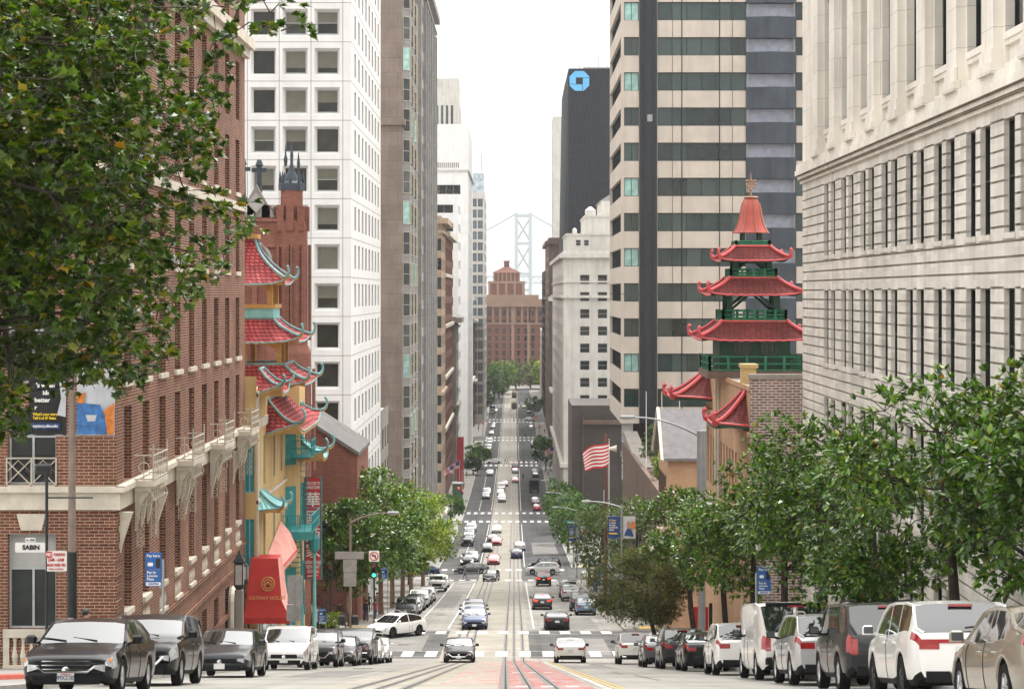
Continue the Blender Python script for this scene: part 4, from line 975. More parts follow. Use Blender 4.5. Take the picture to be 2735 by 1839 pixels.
# ---------------------------------------------------------------- right side: white classical stone building with channelled courses
def ritz():
    root = thing('stone_building', 'cream classical stone building with channelled courses and tall pilasters, right foreground', 'building', (18, 75, gz(75)))
    fr = Fr(13.93, 98, -90.25); W = 60; zb = -21; zt = 22
    wall = MB(); wins = []
    pit = 4.86
    for i in range(12):
        c = 9.0+pit*i-.4                             # bay centre (u)
        for zt_, zb_ in ((4.9, 1.7), (.16, -3.1), (-4.6, -7.9), (-9.4, -12.4)):
            for d in (-.96, .96):
                a = c+d-.65
                pass
                if a+1.3 < W: wins.append((a, a+1.3, zb_, zt_, .225, 0, False))
    lo = list(wins); hs = list(lo)
    rows = sorted({(h[2], h[3]) for h in lo})
    z = -20.5
    while z < 5.2:
        segs = [(0, W)]
        for a, b in rows:
            if a-.06 < z < b:
                segs = []; u = 0
                for h in sorted(h for h in lo if (h[2], h[3]) == (a, b)): segs.append((u, h[0])); u = h[1]
                segs.append((u, W))
        for a, b in segs:
            if b-a > .05: hs.append((a, b, z, z+.07, .15, 0, True))
        z += .43
    # snap groove edges that collide with window heads and sills
    facade(wall, fr, W, zb, 5.35, hs, .3, 0, None, 0)
    far = Fr(13.93, 98, 0)
    wall.face([(13.93, 98, zb), (50, 98, zb), (50, 98, zt), (13.93, 98, zt)]); wall.build('wall', M['rustic'], root, world=True)
    for i, h in enumerate(lo): put_window(root, fr, h, 'sash', [M['dark_glass'], M['pole_black'], M['blind']], 'rz', .225)
    up = MB(); ups = []
    for i in range(12):
        c = 9.0+pit*i-.4
        if c+1.5 < W: ups.append((c-1.45, c+1.45, 7.3, 20, .34, 0, False))
    hp = [(h[0], h[1], 6.45, 7.1, .12, 0, True) for h in ups]
    facade(up, fr, W, 6.2, zt, ups+hp, .34, 0, None, 0)
    up.face([fr.P(0, 0, zt), fr.P(W, 0, zt), fr.P(W, 20, zt), fr.P(0, 20, zt)])
    up.build('upper_wall', M['limestone'], root, world=True)
    for h in ups:
        put_window(root, fr, h, 'mull:3', [M['dark_glass'], M['pole_black'], M['blind']], 'rzu', .34)
        p = MB(); fbox(p, fr, h[0]-.05, h[1]+.05, -.05, .3, 7.1, 7.3); fbox(p, fr, h[0], h[1], .0, .3, 6.95, 7.1); p.build('sill', M['limestone'], root, world=True)
        p = MB(); fbox(p, fr, h[0]+.2, h[1]-.2, .12, .33, 13.0, 14.4); p.build('spandrel', M['pole_black'], root, world=True)
    for i in range(13):
        c = 9.0+pit*(i-.5)-.4
        if c-.9 < 0 or c+.9 > W: 
            if c+.9 > W: continue
        p = MB(); a = max(c-.72, .2)
        fbox(p, fr, a, a+1.44, -.28, 0, 6.9, zt); fbox(p, fr, a-.14, a+1.58, -.4, 0, 6.2, 6.5); fbox(p, fr, a-.07, a+1.51, -.34, 0, 6.5, 6.9)
        p.build('pilaster', M['limestone'], root, world=True)
    p = MB()
    for z0, z1, d in ((5.3, 5.5, .12), (5.5, 5.68, .22), (5.68, 5.92, .34), (5.92, 6.22, .28)): fbox(p, fr, -d, W, -d, .0, z0, z1)
    p.build('cornice', M['limestone'], root, world=True)
    p = MB(); fbox(p, fr, -.2, W, -.19, .0, 5.42, 5.50); fbox(p, fr, -.3, W, -.30, 0, 5.64, 5.68); p.build('cornice_dark_strip', M['stone_dark_brown'], root, world=True)  # two thin dark brown strips between the cornice mouldings
    for h in lo:
        p = MB(); fbox(p, fr, h[0]-.12, h[1]+.12, -.06, .2, h[2]-.16, h[2]+.002); p.build('sill', M['rustic'], root, world=True)
    p = MB(); fbox(p, fr, 22.5, 25.0, -.1, .2, -19, -10.2); p.build('doorway', M['black_plastic'], root, world=True)
    p = MB(); fbox(p, fr, 0, W, -.2, 0, zb, -14.5); 
ritz()
# ---------------------------------------------------------------- right Chinatown corner building with green and red pagoda
def sing_chong():
    root = thing('chinese_building', 'tan brick Chinatown corner building crowned by a green and red pagoda, right side', 'building', (18, 115, gz(115)))
    x0, y0, y1 = 12.05, 103.6, 127.2; zt = -4.75; zb = gz(130)-1
    ff = Fr(x0, y0, 0); fs = Fr(x0, y1, -90); w = MB()
    L = y1-y0
    hs = [(2.6+1.55*i, 2.6+1.55*i+.75, a, b) for i in range(10) for a, b in ((-11.6, -8.6), (-16.2, -13.4))]+[(.5, .95, -11.6, -8.2), (1.25, 1.7, -11.6, -8.2)]
    facade(w, fs, L, zb, zt, hs, .22); shell(w, x0, 30, y0, y1, zb, zt, 'ES', 0, 1)
    w.build('wall', [M['tan_brick'], M['grey_roof']], root, world=True)
    for h in hs: put_window(root, fs, h, 'sash', [M['dark_glass'], M['stone_brown'], M['blind']], 'sc', .22)
    p = MB(); p.face([(x0, y0, zb), (30, y0, zb), (30, y0, -4.3), (x0, y0, -4.3)]); p.box(x0, y0+.005, -5, 30, y0+.4, -4.3); p.build('side_wall', M['worn_brick'], root, world=True)
    p = MB(); p.box(x0-.05, y0-.1, -4.3, 30, y0+.5, -4.1); p.build('coping', M['stone_dim'], root, world=True)
    p = MB(); fbox(p, fs, 0, L, -.14, .0, -7.3, -7.05); fbox(p, fs, 0, L, -.1, .0, -4.95, -4.7); fbox(p, fs, 6, 9.2, -.3, .3, -4.7, -4.3)
    p.build('moulding', M['tan_brick'], root, world=True)
    p = MB(); p.box(x0, 106.8, -4.75, x0+.7, 108.2, -3.9); p.box(x0-.06, 106.7, -3.9, x0+.8, 108.3, -3.7); p.build('parapet_post', M['yellow_wall'], root, world=True)
    tm = [M['maroon_tile'], M['pagoda_dark']]
    pent_roof(root, 103.9, 108.6, x0, 10.35, -5.1, -6.75, tm, lift=.15, trim='red_ridge', hook=.42, rad=.11, hip=1.6)
    pent_roof(root, 123.4, 128.4, x0, 9.7, -4.6, -6.35, tm, lift=.15, trim='red_ridge', hook=.45, rad=.12, hip=1.8)
    p = MB()
    for a in (0, .55): p.tube([(x0-.12, 118.5+a*3, -12), (x0-.12, 118.5+a*3, -3.9+a*.4), (x0+1.4, 118.5+a*3, -3.9+a*.4), (x0+1.4, 118.5+a*3, -4.7)], .09, 6)
    for a in (.5, .9): p.tube([(x0+a, 118.5, -4.7), (x0+a, 118.5, -3.9)], .05, 6)
    p.build('vent_pipe', M['cream_trim'], root, world=True)
    # ---- pagoda
    cx, cy = 13.55+.1, 117.0; G = [M['pagoda_green']]
    def rail(h, z0, z1, name='railing', n=5):
        p = MB()
        for z in (z0+.05, (z0+z1)/2, z1):
            for a, b in (((-1, -1), (1, -1)), ((1, -1), (1, 1)), ((1, 1), (-1, 1)), ((-1, 1), (-1, -1))):
                p.tube([(cx+a[0]*h, cy+a[1]*h, z), (cx+b[0]*h, cy+b[1]*h, z)], .05, 5)
        for i in range(n+1):
            t = -1+2*i/n
            for q in ((t, -1), (t, 1), (-1, t), (1, t)): p.box(cx+q[0]*h-.07, cy+q[1]*h-.07, z0, cx+q[0]*h+.07, cy+q[1]*h+.07, z1+.06)
        p.build(name, G, root, world=True)
    def cols(h, z0, z1, r=.14, brace=True):
        for a in (-1, 1):
            for b in (-1, 1):
                p = MB(); p.box(cx+a*h-r, cy+b*h-r, z0, cx+a*h+r, cy+b*h+r, z1)
                if brace:
                    zz = (z1-z0)
                    p.tube([(cx+a*h, cy+b*h, z0+zz*.35), (cx+a*h*.15, cy+b*h, z1-.08)], .08, 5); p.tube([(cx+a*h, cy+b*h, z0+zz*.35), (cx+a*h, cy+b*h*.15, z1-.08)], .08, 5)
                p.build('column', [M['pagoda_dark']], root, world=True)
    p = MB(); p.box(cx-2.75, cy-2.75, -4.75, 40, cy+2.75, -4.35); p.build('roof_deck', M['stone_brown'], root, world=True)
    rail(2.62, -4.35, -3.55)
    p = MB(); p.box(cx-2.0, cy-2.0, -4.35, cx+2.0, cy+2.0, -2.4); p.build('lower_storey', [M['pagoda_dark']], root, world=True)
    fw = Fr(cx-2.0, cy-2.01, 0)
    for u in (.75, 2.3): put_window(root, fw, (u, u+1.1, -3.6, -2.6, 0), 'lattice', [M['dark_glass'], M['pagoda_dark'], M['blind']], 'pg', 0)
    R3 = [M['maroon_tile'], M['pagoda_dark']]
    swept_roof(root, cx, cy, -2.55, -1.55, 2.95, 1.85, .18, R3, 'pagoda_roof', curve=1.15, trim='red_ridge', hook=.42, rad=.105, n=20)
    p = MB(); p.box(cx-1.9, cy-1.9, -1.6, cx+1.9, cy+1.9, -1.45); p.build('deck', G, root, world=True)
    rail(1.78, -1.45, -.95, n=6); cols(1.35, -1.5, .1)
    swept_roof(root, cx, cy, 0, .92, 2.42, 1.35, .16, R3, 'pagoda_roof', curve=1.15, trim='red_ridge', hook=.42, rad=.10, n=18)
    p = MB(); p.box(cx-1.4, cy-1.4, .88, cx+1.4, cy+1.4, 1.0); p.build('deck', G, root, world=True)
    rail(1.28, 1.0, 1.4, n=4); cols(.95, .95, 2.1)
    p = MB(); p.box(cx-.95, cy-.95, 1.75, cx+.95, cy+.95, 2.0); p.build('beam', [M['pagoda_dark']], root, world=True)
    swept_roof(root, cx, cy, 1.95, 2.72, 1.8, 1.0, .14, R3, 'pagoda_roof', curve=1.15, trim='red_ridge', hook=.38, rad=.09, n=16)
    rail(.95, 2.75, 3.0, n=2); cols(.48, 2.7, 3.55, .1, False)
    p = MB(); prof = [(1.08, 3.5), (.95, 3.68), (.82, 3.95), (.7, 4.35), (.62, 4.8), (.54, 5.15), (.40, 5.42), (.30, 5.5)]
    p.lathe(prof, cx, cy, 16); o = p.build('bell_roof', M['bell_red'], root, world=True, smooth=True)
    p = MB()
    for k in range(8):
        a = math.pi/4*k+.2; p.tube([(cx+r*1.02*math.cos(a), cy+r*1.02*math.sin(a), z) for r, z in prof], .028, 5)
    p.lathe([(.36, 5.48), (.44, 5.55), (.36, 5.62)], cx, cy, 12); p.build('rib', M['finial'], o, world=True)
    p = MB(); p.lathe([(.06, 5.5), (.05, 5.9), (.12, 6.0), (.05, 6.1), (.04, 6.6), (.02, 7.0)], cx, cy, 8)
    for k in range(8):
        a = math.pi/4*k; p.lathe([(.01, 6.42), (.07, 6.5), (.01, 6.58)], cx+.27*math.cos(a), cy, 6)
        p.lathe([(.01, 6.3+.26*math.sin(a)-.07), (.08, 6.3+.26*math.sin(a)), (.01, 6.3+.26*math.sin(a)+.07)], cx+.26*math.cos(a), cy, 6)
    p.tube([(cx+.2*math.cos(a), cy, 6.3+.2*math.sin(a)) for a in [2*math.pi*i/12 for i in range(13)]], .05, 5)
    p.build('finial', M['finial'], root, world=True)
    p = MB(); p.box(10.9, 126.5, -15.2, 11.9, 126.7, -13.6); p.build('sign_board', M['pole_black'], root, world=True)
sing_chong()
# ---------------------------------------------------------------- tan gabled hall on the far corner, terrace, striped tower
root = thing('gabled_building', 'small tan hall with a steep grey slate roof behind the right-hand lamp mast', 'building', (16, 155, gz(155)))
p = MB(); x0 = 11.4; p.box(x0, 150.5, -27, 26, 160, -12.1); p.prism([(150.5, -12.1), (160, -12.1), (154.6, -9.1)], x0, 26, 'x'); p.build('wall', M['tan_brick'], root, world=True)
p = MB()
p.hexa([(x0-.4, 150.0, -12.35), (26, 150.0, -12.35), (26, 154.6, -8.95), (x0-.4, 154.6, -8.95), (x0-.4, 150.0, -12.15), (26, 150.0, -12.15), (26, 154.6, -8.75), (x0-.4, 154.6, -8.75)])
p.hexa([(x0-.4, 154.6, -8.95), (26, 154.6, -8.95), (26, 160.4, -12.35), (x0-.4, 160.4, -12.35), (x0-.4, 154.6, -8.75), (26, 154.6, -8.75), (26, 160.4, -12.15), (x0-.4, 160.4, -12.15)])
p.build('roof', M['slate_roof'], root, world=True)
p = MB(); p.tube([(x0-.45, 149.9, -12.3), (x0-.45, 154.6, -8.7), (x0-.45, 160.5, -12.3)], .14, 5); p.build('bargeboard', M['cream_trim'], root, world=True)
fsg = Fr(x0, 160, -90)
for u in (1.2, 3.2, 5.2, 7.2):
    put_window(root, fsg, (u, u+.7, -16.5, -13.6, -.02), 'sash', [M['dark_glass'], M['stone_brown'], M['blind']], 'gb', -.02)
p = MB(); p.box(12.2, 150.35, -16.2, 14.6, 150.45, -14.6); p.build('sign_board', M['pole_black'], root, world=True)
p = MB()
for i in range(6): p.bbox(12.7+.28*i, 150.3, -15.45, 12.9+.28*i, 150.36, -15.05+.06*(i % 2), .03)
p.build('lettering', M['ink_yellow'], root, world=True)
root = thing('terrace_building', 'low stone garage block with a planted roof terrace in front of the striped tower', 'building', (20, 170, gz(170)))
p = MB(); p.box(12.4, 163, -34, 40, 231, -17.6); p.box(12.3, 162.9, -17.6, 40, 163.3, -16.8); p.box(12.3, 163.3, -17.6, 12.7, 231, -16.8); p.build('wall', M['stone_brown'], root, world=True)
p = MB(); p.prism([(205, -17.5), (231, -17.5), (231, -15.6)], 12.45, 14.0, 'x'); p.build('ramp_wall', M['stone_dim'], root, world=True)
def striped():
    root = thing('striped_tower', 'office tower striped with beige concrete bands and dark green windows, right of the street', 'building', (25, 240, gz(240)))
    y0 = 237.0; x0 = 12.5; ff = Fr(x0, y0, 0); fs = Fr(x0, 265, -90); w = MB(); zt = 48; zb = -15.1
    X = lambda x: x-x0
    secs = ((0.35, X(14.58)), (X(16.75), X(27.1)), (X(32.9), X(45)))
    hf = []; hs = []
    for k in range(-4, 12):
        a = 29.95-4.1*k-2.15; b = 29.95-4.1*k
        if k == 11: continue
        for s in secs: hf.append((s[0], s[1], a, b, .4, 0, False))
        hs.append((.6, 27.4, a, b, .4, 0, False))
    slot = (X(27.1)+.001, X(32.9)-.001, zb+.5, zt-.5, .8, 0, False)
    facade(w, ff, 33, zb, zt, hf+[slot], .4); facade(w, fs, 28, zb, zt, hs, .4); shell(w, x0, x0+33, y0, 265, zb, zt, 'ES')
    w.face([(x0, y0, zb), (x0+33, y0, zb), (x0+33, 265, zb), (x0, 265, zb)])
    w.build('wall', M['precast'], root, world=True)
    gm = [M['green_glass'], M['black_metal'], M['blind']]
    for i, h in enumerate(hf):
        g_ = gm
        if h[0] < 1 and i % 15 in (9, 0): g_ = [M['aqua_glass'], M['black_metal'], M['blind']]
        n = max(2, round((h[1]-h[0])/1.75)); put_window(root, ff, h, 'mull:%d' % n, g_, 'sg' if g_ is gm else 'sa', .4)
    for h in hs: put_window(root, fs, h, 'mull:14', gm, 'sgs', .4)
    bars = MB()
    for u in (X(19.6), X(24.0)): fbox(bars, ff, u-.05, u+.05, -.05, 0, zb, zt)
    bars.build('panel_joint', M['black_metal'], root, world=True)
    p = MB(); fbox(p, ff, X(14.62), X(16.7), -.12, .3, zb, zt); fbox(p, ff, X(15.1), X(15.2), -.2, -.1, zb, zt); fbox(p, ff, X(16.2), X(16.3), -.2, -.1, zb, zt); p.build('service_shaft', M['black_metal'], root, world=True)
    p = MB(); fbox(p, ff, X(15.55), X(16.15), -.2, -.1, 20.1, 20.9); p.build('vent_grille', M['galv'], root, world=True)
    p = MB(); fbox(p, ff, slot[0], slot[1], .75, .8, zb, zt); p.build('balcony_wall', M['balcony_back'], root, world=True)
    for k in range(-4, 11):
        z1 = 32.3-4.1*k; z0 = z1-2.5
        if z0 < zb: break
        p = MB(); P = ff.P; m_ = (slot[0]+slot[1])/2
        A = [P(slot[0]-.05, -.1, z0), P(m_, -.75, z0), P(slot[1]+.05, -.1, z0)]; Bq = [(x, y, z1) for x, y, z in A]
        p.grid([A, Bq]); p.face([A[0], A[1], A[2], P(slot[1], 1.1, z0), P(slot[0], 1.1, z0)]); p.face([Bq[0], Bq[1], Bq[2], P(slot[1], .2, z1), P(slot[0], .2, z1)])
        p.grid([[P(slot[0], .2, z0), P(slot[1], .2, z0)], [P(slot[0], .2, z1), P(slot[1], .2, z1)]])
        b_ = p.build('balcony', M['slate_panel'], root, world=True)
        p = MB(); 
        for u in (slot[0]+.15, slot[1]-.25): fbox(p, ff, u, u+.1, -.05, .05, z1, z1+1.6)
        fbox(p, ff, m_-.1, m_, 1.05, 1.15, z1, z1+1.6); fbox(p, ff, slot[1]-2, slot[1]-1.9, .2, .3, z1, z1+.5)
        p.build('post', M['galv'], b_, world=True)
    p = MB(); p.box(x0+1.5, y0+2, gz(265)-2, x0+32, 264, zb); p.build('lobby', M['tint_glass'], root, world=True)
striped()
root = thing('bank_hall', 'dark reddish granite banking hall with a flat roof beyond the flag', 'building', (20, 385, gz(385)))
p = MB(); p.box(10.9, 383, -47, 40, 409, -21.0); p.box(13.0, 381.5, -24.5, 40, 383, -23.8, 1); p.box(12.9, 382.6, -46, 13.05, 383, -23, 1); p.build('wall', [M['granite_red'], M['stone_brown']], root, world=True)
p = MB(); p.box(21, 382.7, -44, 30, 382.98, -30.5, 0); p.box(20, 381.6, -30.6, 30.5, 382.99, -29.6, 1); p.build('entrance', [M['black_plastic'], M['stone_dim']], root, world=True)
root, ff, fs = B('office_tower', 'white stone office building with dark paired windows and a stepped penthouse, behind the striped tower', 10.9, 40, 446, 572, 9.5, M['stone_white'], gridh(3.6, 3.9, 2.1, 4, 4.2, 3.77, 2.05, 12, .35), gridh(3, 6, 2.4, 20, 4.2, 3.77, 2.05, 12, .35), False, 'sash', WM, 'r4', .35, corn=((7.9, .9, .9), (-.9, .6, .6), (2.5, .35, .3), (-38, .9, .8)), mc=M['stone_white'])
p = MB(); p.box(11.6, 447, 9.5, 40, 480, 12.9); p.box(11.4, 446.8, 12.9, 40, 480, 13.3); p.box(15.8, 450, 13.3, 40, 480, 17); p.box(15.6, 449.8, 17, 40, 480, 17.4); p.box(19.6, 455, 17.4, 40, 480, 20.8); p.lathe([(1.2, 17.3), (1.2, 18.6), (.3, 19.4)], 17, 452, 8); p.lathe([(.5, 13.3), (.5, 14.2), (.1, 14.6)], 13.4, 449, 8); p.build('penthouse', M['stone_white'], root, world=True)
p = MB(); p.prism([(19.2, 20.8), (28, 20.8), (23.6, 23.6)], 455, 480); p.build('roof', M['grey_roof'], root, world=True)
for x in (13.6, 15.4):
    put_window(root, Fr(x, 447, 0), (0, 1.1, 10.6, 11.9, -.02), 'sash', WM, 'r4p', -.02)
root, ff, fs = B('dark_tower', 'black glass skyscraper with a blue octagon emblem near its top', 17.2, 60, 640, 690, 71, M['tower_black'], (), (), False, zb=-52)
p = MB(); pts = [(17.2, 71), (17.2, -52), (14.6, -52), (16.1, 40)]; p.hexa([(14.2, 652, -52), (17.2, 640, -52), (17.2, 690, -52), (14.2, 690, -52), (16.2, 652, 66), (17.2, 640, 71), (17.2, 690, 71), (16.2, 690, 66)]); p.build('flank', M['tower_black'], root, world=True)
lg = MB(); cx, cz, r = 20.6, 67.0, 3.1
oc_ = [(r*1.0*a, r*1.0*b) for a, b in ((-.45, 1), (.45, 1), (1, .45), (1, -.45), (.45, -1), (-.45, -1), (-1, -.45), (-1, .45))]
q = r*.30; Lw = MB()
def lp(pts): Lw.prism([(cx+a, cz+b) for a, b in pts], 639.2, 639.9)
gq = .12*r/2
lp([(-.40*r, r), (.45*r, r), (1*r, .45*r), (r, .36*r), (-.40*r, .36*r)]); lp([(r, .30*r), (r, -.45*r), (.45*r, -r), (.36*r, -r), (.36*r, .30*r)])
lp([(.30*r, -r), (-.45*r, -r), (-r, -.45*r), (-r, -.36*r), (.30*r, -.36*r)]); lp([(-r, -.30*r), (-r, .45*r), (-.45*r, r), (-.46*r+.0, r), (-.36*r-.10*r, r), (-.40*r+.04*r, .9*r), (-.36*r, -.30*r)])
Lw.build('emblem', M['logo_blue'], root, world=True)
p = MB()
for i in range(5): p.tube([(21+3*i, 650, 71), (21+3*i, 650, 73+(i % 3)*1.4)], .15, 5)
p.box(22, 645, 71, 32, 660, 72); p.build('antenna', M['galv'], root, world=True)
B('office_tower', 'pale slim tower edge behind the black skyscraper', 17.3, 24, 905, 930, 79, M['stone_white'], (), gridh(2, 3, 1.6, 7, 76, 5, 3, 20, .3), False, 'bare', [M['grey_glass'], M['win_frame_grey'], M['blind']], 'r6', .3)
B('stone_building', 'brown stone office building on the right under the black skyscraper', 12.3, 40, 722, 800, 20, M['stone_brown'], (), gridh(3, 6, 2.4, 12, 16, 4, 2.3, 15, .3), False, 'bare', WM, 'r7', .3, corn=((17.6, 1.2, 1.2), (-2, .8, .8)), mc=M['stone_brown'])
B('stone_building', 'grey stone building with a stepped cornice on the right, past the white office building', 12.0, 40, 614, 639, -.5, M['stone_dim'], gridh(1, 2.6, 1.4, 2, -5, 4, 2.2, 9), gridh(2, 5, 2.4, 4, -5, 4, 2.2, 9), False, 'bare', WM, 'r8', .3, corn=((-2.2, 1.3, 1.3), (-30, .8, 1)), mc=M['stone_white'])
B('dark_tower', 'plain black slab building at the right edge of the far street view', 12.6, 40, 830, 916, 9.5, M['tower_black'], (), gridh(3, 7, 5, 11, 6, 4, 2.6, 12, .2), False, 'bare', WM, 'r9', .2)
B('stone_building', 'low beige building between the black slab and the brick office block', 13.6, 40, 938, 1070, -18, M['stone_tan'], (), gridh(3, 7, 4, 17, -21, 4, 2.4, 6, .2), False, 'bare', WM, 'r10', .2)
B('office_building', 'light grey four storey block at the right of the middle crossing', 12.2, 40, 573, 589, -14, M['stone_dim'], (), gridh(2, 4, 2.4, 3, -17, 4, 2.4, 7, .2), False, 'bare', WM, 'r11', .2, corn=((-15.5, .8, .9),), mc=M['stone_white'])
# brick office block closing the street
def market():
    fr_ = [(2.2+4.1*i, 2.2+4.1*i+(1.9), z-3.0, z, .5, 0, False) for i in range(24) for z in (-9.5, -14.6, -19.4, -23.6, -27.8, -32.0, -36.2, -40.4)]
    fr_ = [h for h in fr_ if 28 < h[0] < 82]
    root, ff, fs = B('brick_building', 'broad red brick office block with a central tower closing the end of the street', -58, 52, 1150, 1200, -6, M['market_brick'], fr_, (), True, 'sash', [M['dark_glass'], M['market_trim'], M['blind']], 'mk', .5, corn=((-7.2, 1.3, 2.0), (-17.2, .8, .8)), mc=M['market_trim'], zb=-55)
    p = MB()
    for i in range(27):
        fbox(p, ff, .6+4.1*i, .6+4.1*i+.9, -.5, 0, -16.4, -7.2)
    for u in (56.5, 65.5): fbox(p, ff, u, u+1.6, -.5, 0, -46, -7.2)
    p.build('pilaster', M['market_trim'], root, world=True)
    p = MB(); p.box(-58, 1151, -6, 52, 1190, -3.0); p.box(-20, 1152, -3, 14, 1180, -.5); p.build('attic', M['market_trim'], root, world=True)
    t = MB(); cx = -4.2; t.box(cx-10.3, 1153, -3, cx+10.3, 1174, 7.0, 0)
    t.box(cx-10.6, 1152.6, 6.0, cx+10.6, 1174, 7.2, 1); t.box(cx-7.5, 1155, 7.2, cx+7.5, 1171, 12.0, 0)
    for i in range(7): t.box(cx-7.6+2.4*i, 1154.6, 7.2, cx-6.8+2.4*i, 1155, 12, 1)
    for i in range(5): t.box(cx-10.4+4.8*i, 1152.6, -3, cx-9.2+4.8*i, 1153, 6.0, 1)
    t.build('tower', [M['market_brick'], M['market_trim']], root, world=True)
    t = MB(); b = [(cx-8.3, 1154.2, 12), (cx+8.3, 1154.2, 12), (cx+8.3, 1172, 12), (cx-8.3, 1172, 12)]; a = [(cx-1.6, 1161, 15.4), (cx+1.6, 1161, 15.4), (cx+1.6, 1165, 15.4), (cx-1.6, 1165, 15.4)]
    t.grid([b, a], 0, True); t.box(cx-1.5, 1161.1, 15.2, cx+1.5, 1164.9, 18.4); t.box(cx-1.9, 1160.8, 18.4, cx+1.9, 1165.2, 18.9); t.build('tower_roof', M['market_brick'], root, world=True)
    d = MB(); d.tube([(cx+14, 1149.5, -51)]+[(cx+17-3*math.cos(a_), 1149.5, -45+3*math.sin(a_)) for a_ in [math.pi*i/8 for i in range(9)]]+[(cx+20, 1149.5, -51)], .7, 6); d.box(cx+14.2, 1149.4, -51, cx+19.8, 1149.9, -44.6); d.build('archway', M['black_plastic'], root, world=True)
market()
# ---------------------------------------------------------------- suspension bridge in the haze
def bridge():
    root = thing('suspension_bridge', 'hazy grey suspension bridge tower with cross bracing, double deck and cables', 'bridge', (11, 2400, -53))
    t = MB(); xl, xr = 2.6, 19.2
    for x in (xl, xr):
        for y in (2394, 2406): t.box(x-2.0, y-2, -54, x+2.0, y+2, 95)
    for z in (93, 60, 24, 5): t.box(xl, 2394, z-2.2, xr, 2406, z+1.2)
    for z0, z1 in ((28, 57), (62, 90), (-40, 2)):
        for y in (2393, 2407): t.tube([(xl, y, z0), (xr, y, z1)], 1.1, 4); t.tube([(xr, y, z0), (xl, y, z1)], 1.1, 4)
    for x in (xl, xr): t.lathe([(1.2, 95), (.8, 98), (.2, 100)], x, 2400, 6)
    t.build('tower', M['bridge_steel'], root, world=True)
    d = MB()
    for z in (20.5, 12.8): d.box(-220, 2393, z-.7, 260, 2407, z+.7)
    n = 80
    for i in range(n):
        x = -220+480*i/n; d.tube([(x, 2393, 12.8), (x+3, 2393, 20.5)], .4, 4); d.tube([(x+6, 2393, 12.8), (x+3, 2393, 20.5)], .4, 4)
    d.build('deck', M['bridge_steel'], root, world=True)
    for y, zt_ in ((2393, 95), (2407, 95)):
        c = MB()
        for s, x in ((-1, xl), (1, xr)):
            c.tube([(x+s*230*t, y, zt_-70*t*(2-t)+0) for t in [i/14 for i in range(15)]], .75, 5)
        c.build('cable', M['bridge_steel'], root, world=True)
bridge()
